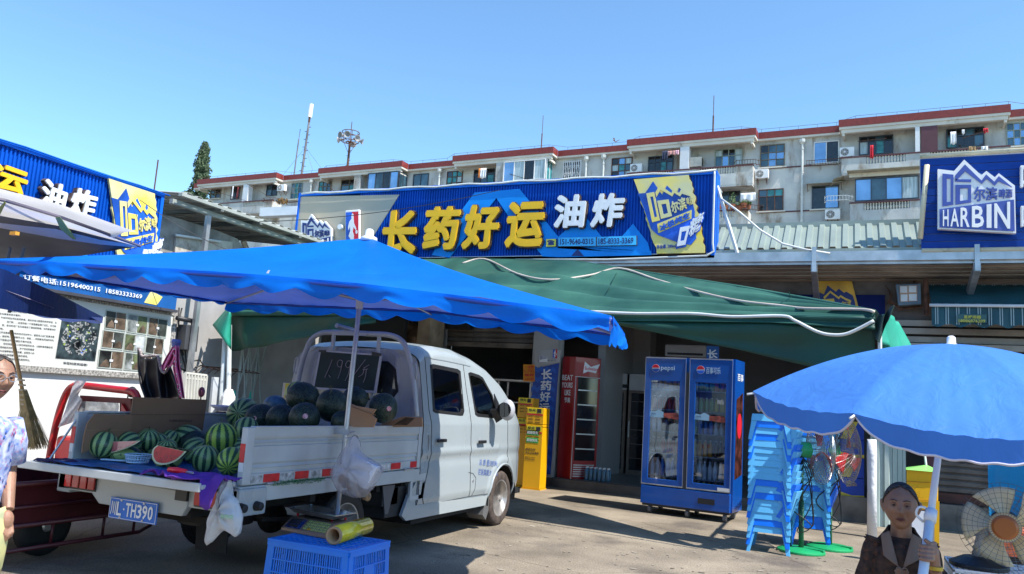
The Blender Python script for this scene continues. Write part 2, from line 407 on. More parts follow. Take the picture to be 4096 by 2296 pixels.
# side returns of the glazed balconies, and every parapet with its balusters
def returnglass(u,z0,z1,fm,gl):
    m = MB()
    for w in (0.02,0.52,1.05): bbox(m,u - 0.05,u,z0,z1,w,w + 0.06)
    bbox(m,u - 0.05,u,z0,z0 + 0.06,0.08,1.05); bbox(m,u - 0.05,u,z1 - 0.06,z1,0.08,1.05)
    f = m.build('window',fm,apt)
    bbox(MB(),u - 0.035,u - 0.025,z0 + 0.06,z1 - 0.06,0.08,1.05).build('pane',gl,f)
returnglass(-33.38,17.68,19.17,DARKW,GLB); returnglass(-20.42,17.62,19.14,WHTF,GLT)
balu = None
def balcony(u0,u1,zt,zb,openings,slab=True,deep=1.2):
    m = MB(); z1 = zt - 0.08
    segs = []; x = u0
    for a,b in openings: segs.append((x,a)); x = b
    segs.append((x,u1))
    for a,b in segs:
        if b - a > 0.02: bbox(m,a,b,zb,z1,deep - 0.13,deep)
    for a,b in openings: bbox(m,a,b,zb,z1 - 0.44,deep - 0.13,deep)
    for s in (u0,u1 - 0.12): bbox(m,s,s + 0.12,zb,z1,0.002,deep - 0.132)
    bbox(m,u0 + 0.02,u1 - 0.02,zb - 0.12,zb - 0.002,0.002,deep - 0.01)
    m.build('balcony',PLAST,apt)
    bbox(MB(),u0 - 0.04,u1 + 0.04,z1 + 0.002,zt,deep - 0.18,deep + 0.05).build('balcony_rail',MARN,apt)
    global balu
    for a,b in openings:
        n = int((b - a) / 0.155)
        for i in range(n):
            x = a + (i + 0.5) * (b - a) / n
            if balu is None:
                bm = MB(); bm.lathe((0,0,0),(0,0,1),[(0,0.04),(0.04,0.035),(0.16,0.06),(0.30,0.03),(0.40,0.035),(0.44,0.045)],8)
                balu = bm.build('baluster',PLASTW); balu.parent = apt
                ob = balu
            else:
                ob = balu.copy(); col.objects.link(ob)
            ob.location = W3(x,z1 - 0.44,deep - 0.065) - BO
    if slab: pass
balcony(-56.0,-46.6,17.58,16.55,[(-55.2,-53.0),(-50.0,-47.6)])
balcony(-41.6,-33.3,17.58,16.55,[(-40.6,-38.0),(-37.2,-34.4)])
balcony(-28.3,-20.05,17.56,16.55,[(-27.3,-24.9),(-23.3,-20.9)])
balcony(-14.2,-5.75,17.58,16.3,[(-13.3,-10.9),(-9.15,-6.85)])
balcony(-0.45,8.4,17.58,16.55,[(0.95,3.1),(4.4,7.2)])
balcony(-14.2,-6.0,14.62,13.55,[(-9.3,-6.9)])
balcony(0.05,8.4,14.69,13.5,[(0.8,3.3)])
for u,m_ in ((-50.0,WTILE),(-10.25,WTILE),(4.25,MARN),(-37.6,PLAST),(-24.3,PLAST)):
    bbox(MB(),u - 0.32,u + (0.55 if m_ is MARN else 0.3),17.59,19.16,0.55,1.12).build('pillar',m_,apt)
bbox(MB(),3.62,3.86,17.59,19.16,0.9,1.12).build('pillar',WHTF,apt)
for a,b in PS:
    for e in (a + 0.2,b - 0.34): bbox(MB(),e,e + 0.14,19.0,19.165,0.004,1.08).build('bracket',PLASTW,apt)
# red floor bands on the flat bays
for a,b in RS[1:]:
    for z in (17.58,14.62,11.66): bbox(MB(),a + 0.1,b - 0.1,z - 0.05,z + 0.03,0.002,0.05).build('floor_band',MARN,apt)
# hoods over windows
hd = MB(); bbox(hd,0.0,3.9,16.25,16.5,1.205,1.26); hd.build('window_hood',PLASTW,apt)
hd = MB(); bbox(hd,-0.1,3.95,16.49,16.53,0.4,1.9); hd.build('window_hood',mat('old hood sheet',(0.35,0.33,0.26),rough=0.8,var=0.2),apt)
hd = MB(); hd.prism([W3(-1.2,16.1,0.01),W3(0.0,16.5,0.01),W3(0.0,16.5,1.1),W3(-0.9,16.3,1.0)],(0,0,0.04)); hd.build('window_hood',_m['old hood sheet'],apt)
for z,ua,ub in ((16.35,-2.6,-0.4),(13.4,-2.7,-0.4),(13.3,-5.6,-3.2),(15.0,20,21)):
    if ua < 10:
        h = MB(); h.prism([W3(ua,z,0.01),W3(ub,z,0.01),W3(ub,z - 0.16,0.62),W3(ua,z - 0.16,0.62)],(0,0,0.035)); h.build('window_hood',_m['old hood sheet'],apt)
        h = MB(); 
        for u in (ua + 0.1,ub - 0.1): h.tube([W3(u,z - 0.5,0.02),W3(u,z - 0.12,0.5)],0.025,4)
        h.build('bracket',IRON,apt)
hd = MB(); bbox(hd,0,3.95,13.22,13.30,0.3,1.8); hd.build('window_hood',_m['old hood sheet'],apt)
# drain pipes with hoppers
for (x0,y0),(x1,y1) in (((1247,724),(1243,797)),((1760,681),(1753,765)),((2346,632),(2339,721)),((2416,625),(2412,718)),((3210,562),(3203,939))):
    u,z = bp(x0,y0,0.15); m = MB()
    m.tube([W3(u,9,0.16),W3(u,z,0.16)],0.075,8)
    m.lathe(W3(u,z - 0.25,0.16),(0,0,1),[(0,0.08),(0.12,0.2),(0.32,0.22)],8)
    for k in range(4): m.lathe(W3(u,z - 0.6 - 1.6 * k,0.16),(0,0,1),[(0,0.1),(0.1,0.1)],8)
    m.build('drain_pipe',PVC,apt)
# planter shelf of iron under a window, small cages
m = MB()
for i in range(14): x = -2.55 + i * 0.16; m.tube([W3(x,17.55,0.05),W3(x,17.5,0.5),W3(x,17.75,0.52)],0.012,4)
m.tube([W3(-2.6,17.75,0.52),W3(-0.4,17.75,0.52)],0.02,4); m.tube([W3(-2.6,17.5,0.5),W3(-0.4,17.5,0.5)],0.02,4)
m.build('planter_rack',IRON,apt)
for uc,zc in ((-6.0,17.45),(-6.0,14.45),(-46.5,17.3),(-0.5,14.75)):
    m = MB()
    for r,z in ((0.0,0.0),(0,0.28)):
        m.tube([W3(uc - 0.9,zc + z,1.25),W3(uc - 0.7,zc + z,1.75),W3(uc + 0.4,zc + z,1.7),W3(uc + 0.75,zc + z,1.2)],0.025,4)
    for k in range(10):
        a = uc - 0.85 + k * 0.17; m.tube([W3(a,zc,1.25),W3(a,zc,1.7),W3(a,zc + 0.28,1.72)],0.014,4)
    m.build('balcony_cage',IRON if uc != -0.5 else WHTF,apt)
# clothes poles
m = MB()
for a,b in (((780,740),(1010,812)),((975,730),(1085,790)),((1310,745),(1370,790)),((2030,690),(2140,730)),((3430,558),(3545,560)),((3850,545),(3950,527))):
    ua,za = bp(a[0],a[1],1.6); ub,zb = bp(b[0],b[1],1.6); m.tube([W3(ua,za,1.25),W3(ub,zb,1.9)],0.022,4)
m.build('clothes_pole',IRON,apt)

# ---- air conditioners, laundry, pots: things of their own
acg = 'air conditioner units on the apartment block'
def aircon(px,py,w,label,fan=True,sc=1.0):
    u,z = bp(px,py,w); o = W3(u,z,w - 0.2)
    t = thing('air_conditioner',o,label,'air conditioner',acg)
    c = W3(u,z,w); h = 0.3 * sc
    MB().obox(c,BU * (0.42 * sc),BN * 0.16,V((0,0,h))).build('casing',WHITE,t,bevel=0.02)
    cf = c - BU * 0.12 * sc + BN * 0.163
    m = MB(); m.lathe(cf,BN,[(0,0.24 * sc),(0.006,0.24 * sc)],20); m.build('fan_opening',mat('fan shade',(0.12,0.12,0.12),rough=0.8),t)
    m = MB()
    for r in (0.08,0.15,0.22):
        m.tube([cf + BN * 0.02 + BU * (r * sc * math.cos(a * PI / 8)) + V((0,0,r * sc * math.sin(a * PI / 8))) for a in range(16)],0.008,4,closed=True)
    for a in range(8): m.tube([cf + BN * 0.02,cf + BN * 0.02 + BU * (0.23 * sc * math.cos(a * PI / 4)) + V((0,0,0.23 * sc * math.sin(a * PI / 4)))],0.007,4)
    m.lathe(cf,BN,[(0.01,0.05),(0.03,0.05)],10)
    m.build('grille',WHITE,t)
    m = MB()
    for s in (-0.28,0.28):
        m.tube([c + BU * s * sc - V((0,0,h + 0.02)) + BN * 0.18,c + BU * s * sc - V((0,0,h + 0.02)) - BN * 0.3,c + BU * s * sc - V((0,0,h + 0.32)) - BN * 0.3,c + BU * s * sc - V((0,0,h + 0.02)) + BN * 0.1],0.02,4)
    m.build('bracket',IRON,t)
aircon(1128,752,0.5,'air conditioner with a tangle of dry plant below, far left of the block')
aircon(2546,674,0.5,'air conditioner on the wall beside the brown framed open window')
aircon(3048,697,0.4,'small air conditioner on the wall below the nine pane wooden window')
aircon(3388,610,0.5,'air conditioner right of the white framed top floor window')
aircon(3331,859,0.4,'air conditioner with dark fan below the two pane dark window',sc=1.05)
t = thing('air_conditioner',W3(*bp(2785,650,0.6),0.6),'beige air conditioner standing on the balcony beside the green framed window','air conditioner',acg)
u,z = bp(2785,650,0.8); MB().obox(W3(u,z,0.8),BU * 0.4,BN * 0.18,V((0,0,0.33))).build('casing',mat('beige casing',(0.55,0.5,0.42),rough=0.5),t,bevel=0.02)
m = MB()
for k in range(7): bbox(m,u + 0.403,u + 0.43,z - 0.27 + k * 0.08,z - 0.24 + k * 0.08,0.64,0.96)
m.build('louvre',BLACK,t)

def cloth(px0,py0,px1,py1,w,m_,name,label,seed=0,fold=0.04):
    u0,z0 = bp(px0,py1,w); u1,z1 = bp(px1,py0,w)
    def f(a,b):
        return W3(u0 + (u1 - u0) * a,z0 + (z1 - z0) * b + 0.05 * math.sin(a * 9 + seed) * (1 - b),w + fold * math.sin(a * 14 + seed) * (1.2 - b))
    m = MB(); m.grid(f,12,4); o = m.build(name,m_,smooth=True,solid=0.012)
    return tag(o,label,'laundry','laundry hanging on the balconies')
CW = mat('white cloth',(0.78,0.78,0.8),rough=0.9,var=0.05); CO = mat('orange cloth',(0.7,0.22,0.04),rough=0.9)
CP = mat('pink cloth',(0.6,0.3,0.28),rough=0.9); CR = mat('red cloth',(0.6,0.02,0.04),rough=0.9); CK = mat('dark patterned cloth',(0.03,0.04,0.08),rough=0.9,var=0.8,scale=14)
cloth(1912,672,1936,713,1.35,CO,'hanging_shirt','orange shirt hanging behind the white one over the balcony rail')
cloth(1920,672,1946,714,1.45,CW,'hanging_shirt','white shirt hanging in front of the orange one at the middle balcony',1)
cloth(2648,602,2672,642,1.3,CK,'hanging_clothes','dark patterned garment hanging above the balcony railing',2)
cloth(2670,602,2702,620,1.3,CP,'hanging_clothes','dusty pink garment hanging beside the dark patterned one',3)
cloth(2700,600,2716,618,1.3,mat('light pink cloth',(0.7,0.4,0.5)),'hanging_clothes','small light pink garment at the end of the line',4)
cloth(3480,580,3494,634,1.5,CR,'hanging_clothes','bright red garment twisted on a hanger over the balcony',5,0.08)
cloth(3802,526,3824,578,1.4,CW,'hanging_towel','long white towel hanging on the top right balcony',6)
cloth(3848,518,3858,538,1.4,CW,'hanging_clothes','small white cloth on the pole beside the long towel',7)
cloth(3934,512,3952,532,1.4,CR,'hanging_clothes','red triangle of cloth at the end of the top right pole',8)
cloth(3876,584,3904,602,1.32,mat('tan cloth',(0.45,0.27,0.12)),'hanging_cloth','tan cloth laid over the top right balcony rail',9)
cloth(3925,584,3952,600,1.32,CW,'hanging_cloth','crumpled white cloth laid over the top right balcony rail',10)
cloth(2961,770,3022,806,1.6,CW,'hanging_sheet','large white sheet hanging over the potted plants',11)
cloth(925,745,935,795,1.2,CW,'hanging_clothes','white striped garment in the far left dark balcony doorway',12)
cloth(945,748,956,796,1.2,mat('dark red cloth',(0.2,0.02,0.02)),'hanging_clothes','dark red garment in the far left dark balcony doorway',13)
TERR = mat('terracotta',(0.38,0.13,0.07),rough=0.8,var=0.2); LEAF = mat('leaf green',(0.07,0.14,0.03),rough=0.6,var=0.4,scale=20)
def foliage(mb,c,rx,ry,rz,n,s,rnd):
    for _ in range(n):
        d = V((rnd.gauss(0,1),rnd.gauss(0,1),rnd.gauss(0,1))).normalized() * (rnd.random() ** 0.4)
        p = V(c) + V((d.x * rx,d.y * ry,d.z * rz))
        a = V((rnd.gauss(0,1),rnd.gauss(0,1),rnd.gauss(0,1))).normalized(); b = a.orthogonal().normalized()
        k = s * rnd.uniform(0.6,1.4)
        mb.poly([p - a * k,p + b * k * 0.45,p + a * k,p - b * k * 0.45])
rp = random.Random(3)
for px,py,r,lab in ((2930,826,0.2,'terracotta pot with a bushy green climber beside the sheet'),(2880,825,0.16,'small terracotta pot at the left end of the balcony shelf'),(2958,832,0.22,'wide terracotta pot in front of the bushy climber'),(2976,822,0.26,'large brown bowl pot under the white sheet'),(2996,828,0.14,'small pot with light green plant at the shelf end'),(2905,828,0.15,'pale round pot between the climber and the left pot')):
    u,z = bp(px,py,1.5)
    t = thing('flower_pot',W3(u,z - 0.15,1.5),lab,'flower pot','flower pots on the balcony shelf')
    m = MB(); m.lathe(W3(u,z - 0.15,1.5),(0,0,1),[(0,r * 0.7),(0.24,r),(0.28,r * 1.1),(0.28,r * 0.9)],12); m.build('pot',TERR,t)
    m = MB(); h = 0.55 if 'climber beside' in lab else 0.2
    foliage(m,W3(u,z + 0.15 + h * 0.5,1.5),r * 1.2,r * 1.1,h,130,0.06,rp); m.tube([W3(u,z + 0.05,1.5),W3(u,z + 0.3 + h,1.5)],0.012,4); m.build('plant',LEAF,t)
u,z = bp(1130,805,1.6)
m = MB(); foliage(m,W3(u,z,1.6),0.6,0.4,0.3,260,0.09,rp); tag(m.build('dry_plant',mat('dry leaf',(0.22,0.13,0.05),rough=0.8,var=0.4)),'dry brown plant tangled in the cage at the far left balcony','plant')

# ---- masts on the roof
def mast(px,py0,py1,w,label,r=0.05):
    u,z1 = bp(px,py0,w); m = MB(); h = z1 - 20.0
    m.tube([W3(u,19.6,w),W3(u,20 + h * 0.55,w)],r,6); m.tube([W3(u,20 + h * 0.55,w),W3(u,z1,w)],r * 0.45,5)
    return tag(m.build('lightning_rod',IRON),label,'lightning rod','lightning rods on the roof')
mast(2173,462,590,-0.5,'thin lightning rod rising above the middle of the red roofline')
mast(2856,382,520,-0.5,'thin lightning rod right of the middle, above the 0 sugar panel',0.06)
t = thing('antenna_mast',W3(*bp(1208,690,-2),-2),'tall thin antenna mast with a white aerial tube at its top','antenna')
ub,zb = bp(1206,690,-2); ut,zt = bp(1241,408,-2); uu = ub
T = lambda k: W3(uu + 0.35 * k,19.8 + (zt - 19.8) * k,-2)
DKS = mat('mast grey',(0.16,0.15,0.16),rough=0.6,var=0.3,scale=2)
MB().tube([T(0),T(0.75)],[0.11,0.09],6).build('pole',DKS,t)
m = MB()
for i in range(15): p = T(0.03 + i * 0.047); m.tube([p - BU * (0.34 if i % 2 else 0),p + BU * (0 if i % 2 else 0.34)],0.03,4)
m.build('step',IRON,t)
MB().tube([T(0.75),T(0.81)],0.1,6).build('clamp',IRON,t)
MB().tube([T(0.81),T(0.97)],0.2,10).build('aerial',WHITE,t); MB().tube([T(0.97),T(1.0)],0.03,5).build('tip',STEEL,t)
m = MB()
for a in ((-7,-3),(4,3),(2.5,-2)): m.tube([T(0.45),W3(uu + a[0],19.9,-2 + a[1])],0.012,3)
m.build('guy_wire',IRON,t)
m = MB(); m.tube([W3(uu - 0.9,19.8,-2),W3(uu - 0.75,24.2,-2)],0.06,6); m.tube([W3(uu - 0.75,24.2,-2),W3(uu - 0.7,25.2,-2)],0.03,5); m.build('side_pole',DKS,t)
t = thing('speaker_mast',W3(*bp(1391,660,-1),-1),'rooftop mast carrying a ring of loudspeakers','loudspeaker mast')
ub,zb = bp(1391,660,-1); _,zr = bp(1397,567,-1); _,zt = bp(1405,488,-1)
O = W3(ub,20,-1); zr -= 20; zt -= 20
MB().tube([O - V((0,0,.4)),O + V((0,0,zr))],[0.12,0.09],6).build('pole',IRON,t); MB().tube([O + V((0,0,zr)),O + V((0,0,zt))],0.035,5).build('tip',IRON,t)
m = MB()
for zz,r in ((zr,0.75),(zr + 0.45,0.75),(zr + 0.85,0.75),(zr - 0.1,0.35)):
    m.tube([O + V((r * math.cos(a * PI / 9),r * math.sin(a * PI / 9),zz)) for a in range(18)],0.035,4,closed=True)
for a in range(8):
    c,s = math.cos(a * PI / 4),math.sin(a * PI / 4); m.tube([O + V((0.75 * c,0.75 * s,zr + 0.85)),O + V((0.75 * c,0.75 * s,zr)),O + V((0,0,zr - 0.05))],0.025,4)
    if a % 2: m.tube([O + V((0.6 * c,0.6 * s,zr)),O + V((0.08 * c,0.08 * s,zr - 1.0))],0.02,4)
for i in range(7): p = O + V((0,0,0.4 + i * 0.45)); m.tube([p - BU * (0.25 if i % 2 else 0),p + BU * (0 if i % 2 else 0.25)],0.02,4)
m.build('ring_frame',IRON,t)
for a in (200,250,290,340,30,110):
    c = V((math.cos(math.radians(a)),math.sin(math.radians(a)),0)); p = O + c * 0.8 + V((0,0,zr + 0.15 + (0.2 if a in (250,290) else 0)))
    MB().lathe(p,c - V((0,0,0.15)),[(-0.3,0.06),(-0.05,0.09),(0.15,0.16),(0.3,0.3),(0.31,0.28),(0.1,0.06)],14).build('loudspeaker',mat('grey horn',(0.25,0.25,0.26),rough=0.5),t)
# thin pole left
m = MB(); p = on(615,770,'y',45); q = on(625,640,'y',45); m.tube([V((p.x,p.y,p.z - 2)),V((p.x,p.y,q.z))],0.06,5)
tag(m.build('thin_pole',IRON),'thin grey pole standing in the sky beside the conifer tree','pole')
# dragonfly
p = atz(2461,568,6.0); m = MB(); m.tube([p,p + _r * 0.035 - _u * -0.018],[0.004,0.0015],5); 
for s in (1,-1): m.poly([p,p - _r * 0.02 + _u * (0.03 if s > 0 else 0.012),p - _r * 0.005 + _u * (0.032 if s > 0 else 0.018)])
tag(m.build('dragonfly',mat('insect brown',(0.2,0.12,0.08))),'tiny dragonfly in the sky above the red roofline','insect')
# ---- conifer
tb = on(790,830,'y',60); tp = on(812,578,'y',60)
t = thing('conifer_tree',(tb.x,tb.y,0),'tall narrow grey green conifer standing left of the apartment block','tree')
MB().tube([V((tb.x,60,0)),V((tb.x,60,tp.z - 1))],[0.35,0.05],8).build('trunk',mat('bark',(0.10,0.07,0.05),rough=0.9),t)
LV = mat('conifer foliage',(0.075,0.11,0.055),rough=0.8,var=0.55,scale=1.2,c2=(0.02,0.04,0.02))
m = MB(); rt = random.Random(11); H = tp.z
for i in range(620):
    h = rt.uniform(0.5,1.0); z = H * h
    R = 3.3 * (1 - h) ** 0.75 + 0.12; a = rt.uniform(0,2 * PI); rr = R * rt.uniform(0.15,1.08) * (1 + 0.25 * math.sin(h * 40 + a * 2))
    foliage(m,(tb.x + rr * math.cos(a),60 + rr * math.sin(a),z - rr * 0.12),0.30,0.30,0.38,26,0.15,rt)
m.build('crown',LV,t)
m = MB()
for i in range(60):
    h = rt.uniform(0.4,0.95); a = rt.uniform(0,6.3); R = 2.7 * (1 - h) ** 0.75; m.tube([V((tb.x,60,H * h)),V((tb.x + R * math.cos(a),60 + R * math.sin(a),H * h + 0.15))],[0.04,0.01],4)
m.build('branch',_m['bark'],t)
# ================================================================ the row of shops facing the camera (front plane y = 13)
TANW = mat('shop tile wall',(0.20,0.195,0.185),rough=0.35,var=0.08,scale=2)
SOFF = mat('soffit sheet',(0.26,0.21,0.165),rough=0.7,var=0.2,scale=2,dirt=((0.10,0.07,0.05),0.58,1.5,(1,1,1)))
SLAT = mat('shutter slat',(0.13,0.115,0.10),rough=0.5,metal=0.3,var=0.2,scale=4,dirt=((0.10,0.08,0.07),0.58,2.5,(1,1,3)))
GRNR = mat('grey green roof sheet',(0.25,0.30,0.265),rough=0.45,metal=0.1,var=0.1,scale=1.5,dirt=((0.2,0.22,0.2),0.62,2,(1,1,1)))
BLU = mat('sign corrugated blue',(0.001,0.075,0.45),rough=0.5,var=0.12,scale=2,spec=0.15)
BLUT = mat('sign trim blue',(0.003,0.12,0.62),rough=0.5,spec=0.2,var=0.1)
BLUL = mat('sign light blue',(0.006,0.26,0.80),rough=0.45,spec=0.2,var=0.10,scale=1.5)
YEL = mat('sign yellow',(0.82,0.47,0.004),rough=0.45,var=0.05)
SWH = mat('sign white',(0.74,0.75,0.76),rough=0.45,var=0.04)
RIM = mat('letter rim',(0.10,0.07,0.05),rough=0.5,var=0.5,scale=20)
NAVY = mat('print navy',(0.012,0.03,0.16),rough=0.5,var=0.05)
REDP = mat('print red',(0.62,0.01,0.03),rough=0.5,var=0.05)
GOLD = mat('can gold',(0.72,0.55,0.05),rough=0.42,var=0.22,scale=2.5,c2=(0.60,0.58,0.32))
CANB = mat('can blue',(0.01,0.10,0.56),rough=0.4,var=0.35,scale=2.5)
SILV = mat('silver sign sheet',(0.46,0.38,0.27),rough=0.45,metal=0.2,var=0.12,scale=0.5,c2=(0.33,0.34,0.31))
shop = thing('shop_building',(-2,13,0),'low row of open fronted shops under a grey metal overhang and green roof','building')
MB().box(-9.2,8,13.0,20,0,0.15).build('floor_slab',mat('shop floor',(0.13,0.12,0.11),rough=0.35,var=0.2),shop)
MB().box(-9.2,8,12.86,12.995,0,0.146).build('step',mat('step concrete',(0.11,0.095,0.08),rough=0.8,var=0.3),shop)
MB().box(-9.2,8,17.6,17.8,0.152,3.4).build('back_wall',TANW,shop)
MB().box(-9.4,-9.2,13.1,17.59,0.152,3.4).build('side_wall',TANW,shop)
MB().box(8,8.2,13.1,17.59,0.152,3.4).build('side_wall',TANW,shop)
MB().box(-9.2,8,13.2,17.59,3.2,3.3).build('ceiling',mat('dim ceiling',(0.25,0.25,0.25)),shop)
MB().box(-9.2,8,12.98,13.1,2.95,3.62).build('lintel',mat('stained lintel',(0.13,0.11,0.10),rough=0.8,var=0.3),shop)
# overhang: gutter, soffit, brackets, roof apron
m = MB(); m.box(-9.1,8,11.93,12.0,3.66,3.80); m.box(-9.1,8,11.99,12.12,3.62,3.66); m.build('gutter',STEEL,shop)
m = MB()
n = 40
for i in range(n):
    y0 = 12.12 + (13.0 - 12.12) * i / n; y1 = 12.12 + (13.0 - 12.12) * (i + 1) / n
    z = lambda y: 3.66 - (y - 12.0) * 0.13
    k = 0.018 if i % 8 in (0,1) else 0
    m.prism([V((-9.1,y0,z(y0) - k)),V((8,y0,z(y0) - k)),V((8,y1,z(y1) - k)),V((-9.1,y1,z(y1) - k))],(0,0,0.008))
m.build('soffit',SOFF,shop)
for px,py in ((3257,1025),(3907,1020)):
    a = on(px,py,'y',11.95)
    m = MB()
    for dx in (-0.035,0.035): m.prism([V((a.x + dx,11.92,3.62)),V((a.x + dx,11.92,3.5)),V((a.x + dx,12.96,3.18)),V((a.x + dx,12.96,3.3))],(0.006 if dx > 0 else -0.006,0,0))
    m.prism([V((a.x - 0.035,11.925,3.62)),V((a.x - 0.035,12.96,3.3)),V((a.x + 0.035,12.96,3.3)),V((a.x + 0.035,11.925,3.62))],(0,0,0.006))
    m.prism([V((a.x - 0.035,11.925,3.494)),V((a.x - 0.035,12.96,3.174)),V((a.x + 0.035,12.96,3.174)),V((a.x + 0.035,11.925,3.494))],(0,0,0.005))
    m.box(a.x - 0.03,a.x + 0.03,11.9,11.925,3.5,3.86)
    m.build('bracket',STEEL,shop)
def corr(p0,p1,off,pitch,amp,nrm,t=0.0):
    """corrugated sheet from p0 to p1, extruded by off"""
    p0 = V(p0); p1 = V(p1); L = (p1 - p0).length; d = (p1 - p0) / L; nrm = V(nrm); off = V(off); n = max(1,int(L / pitch))
    pr = []
    for i in range(n):
        for f,h in ((0,0),(0.36,0),(0.46,1),(0.86,1),(0.96,0)): pr.append(p0 + d * (L * (i + f) / n) + nrm * (amp * h))
    pr.append(p1)
    m = MB(); vs = pr + [p + off for p in pr]; N = len(pr)
    m.add(vs,[(i,i + 1,N + i + 1,N + i) for i in range(N - 1)])
    return m
m = corr((-2.0,12.05,3.86),(0.98,12.05,3.86),(0,0.75,0.52),0.165,0.032,(0,-0.4,0.9)); m.build('roof_sheet',GRNR,shop)
m = corr((0.98,12.15,3.86),(8,12.15,3.86),(0,0.75,0.52),0.165,0.045,(0,-0.4,0.9)); m.build('roof_sheet',GRNR,shop)
MB().box(-9.1,8,12.02,12.06,3.80,3.858).build('roof_edge',GRNR,shop)
m = corr((-9.1,12.78,4.378),(8,12.78,4.378),(0,8,0.35),0.4,0.04,(0,0,1)); m.build('roof_sheet',GRNR,shop)
MB().box(-1.98,8,12.765,12.79,4.36,4.44).build('ridge_cap',GRNR,shop)
# shutters: every slat a piece of its own
def shutter(x0,x1,z0,z1,y,pitch,mt):
    n = int((z1 - z0) / pitch); pitch = (z1 - z0) / n; base = None
    for i in range(n):
        z = z0 + i * pitch
        if base is None:
            m = MB(); m.prism([V((x0,y,z0)),V((x0,y - 0.018,z0 + pitch * 0.2)),V((x0,y - 0.018,z0 + pitch * 0.75)),V((x0,y,z0 + pitch * 0.93))],(x1 - x0,0,0))
            base = m.build('shutter_slat',mt,shop)
        else:
            o = base.copy(); col.objects.link(o); o.location = (0,0,z - z0)
    MB().box(x0,x1,y + 0.004,y + 0.02,z0,z1).build('shutter_backing',mt,shop)
shutter(-8.0,-5.15,2.42,2.98,13.03,0.085,SLAT)
MB().box(-8.0,-5.15,12.99,13.05,2.33,2.415).build('shutter_bottom_rail',mat('rail grime',(0.16,0.13,0.10),rough=0.7,var=0.4),shop)
shutter(1.12,5.2,0.5,2.32,13.0,0.088,SLAT)
MB().box(1.12,5.2,12.95,13.02,0.36,0.495).build('shutter_bottom_rail',mat('rust red rail',(0.10,0.035,0.025),rough=0.7,var=0.3),shop)
MB().box(0.35,8,12.8,13.2,0,0.35).build('plinth',mat('plinth concrete',(0.17,0.16,0.14),rough=0.9,var=0.3),shop)
MB().box(1.0,1.12,12.93,13.05,0.352,2.4).build('shutter_guide',MARN,shop)
# beams above the right shutter
for z,d in ((2.52,0.08),(2.62,0.03),(2.74,0.06),(2.86,0.03)):
    MB().box(0.5,8,12.95 - d,13.0,z,z + 0.085).build('shutter_housing',mat('housing strip',(0.33,0.30,0.26),rough=0.5,metal=0.3,var=0.2),shop)
shutter(0.6,5.2,2.335,2.5,12.99,0.08,MARN)
MB().box(0.45,8,13.02,13.1,2.3,3.0).build('dark_panel',mat('dark recess',(0.05,0.04,0.035)),shop)
# pillar with printed cladding
PX0,PX1 = -5.13,-4.66
MB().box(PX0,PX1,12.9,13.2,0.152,2.98).build('pillar',mat('pillar tile',(0.36,0.345,0.32),rough=0.4,var=0.06),shop)
pil = thing('pillar_banner',(PX0,12.89,0.2),'tall grey and blue banner with white vertical lettering on the shop pillar','banner')
yP = 12.885
MB().prism(ony([(2140,1400),(2243,1400),(2238,1447),(2137,1470)],yP),(0,0.012,0)).build('upper_panel',mat('banner grey',(0.42,0.41,0.40),rough=0.5),pil)
m = MB(); m.prism([V((PX0 + .01,yP,0.2)),V((PX1 - .01,yP,0.2))] + ony([(2236,1452),(2136,1476)],yP),(0,0.012,0)); m.build('lower_panel',mat('banner blue',(0.01,0.06,0.33),rough=0.45),pil)
m = MB()
for k in range(11):
    z = 0.25 + k * 0.165
    zg = [V((PX0 + 0.02 + i * 0.054,yP - 0.003,z + (0.05 if i % 2 else 0))) for i in range(9)]
    for a,b in zip(zg,zg[1:]): m.poly([a,b,b + V((0,0,0.075)),a + V((0,0,0.075))])
m.build('zigzag_print',mat('banner mid blue',(0.015,0.11,0.48),rough=0.5),pil)['kind'] = 'stuff'
m = MB()
for ch,q in (('长',(2166,1476,2208,1518)),('药',(2163,1522,2205,1562)),('好',(2160,1567,2202,1608)),('运',(2157,1613,2199,1652)),('油',(2153,1660,2195,1699)),('炸',(2150,1706,2192,1744))):
    text(m,ch,ony(rect(q[0],q[1],q[2],q[3]),yP - 0.006),(0,-0.003,0),0.035)
m.build('lettering',SWH,pil)

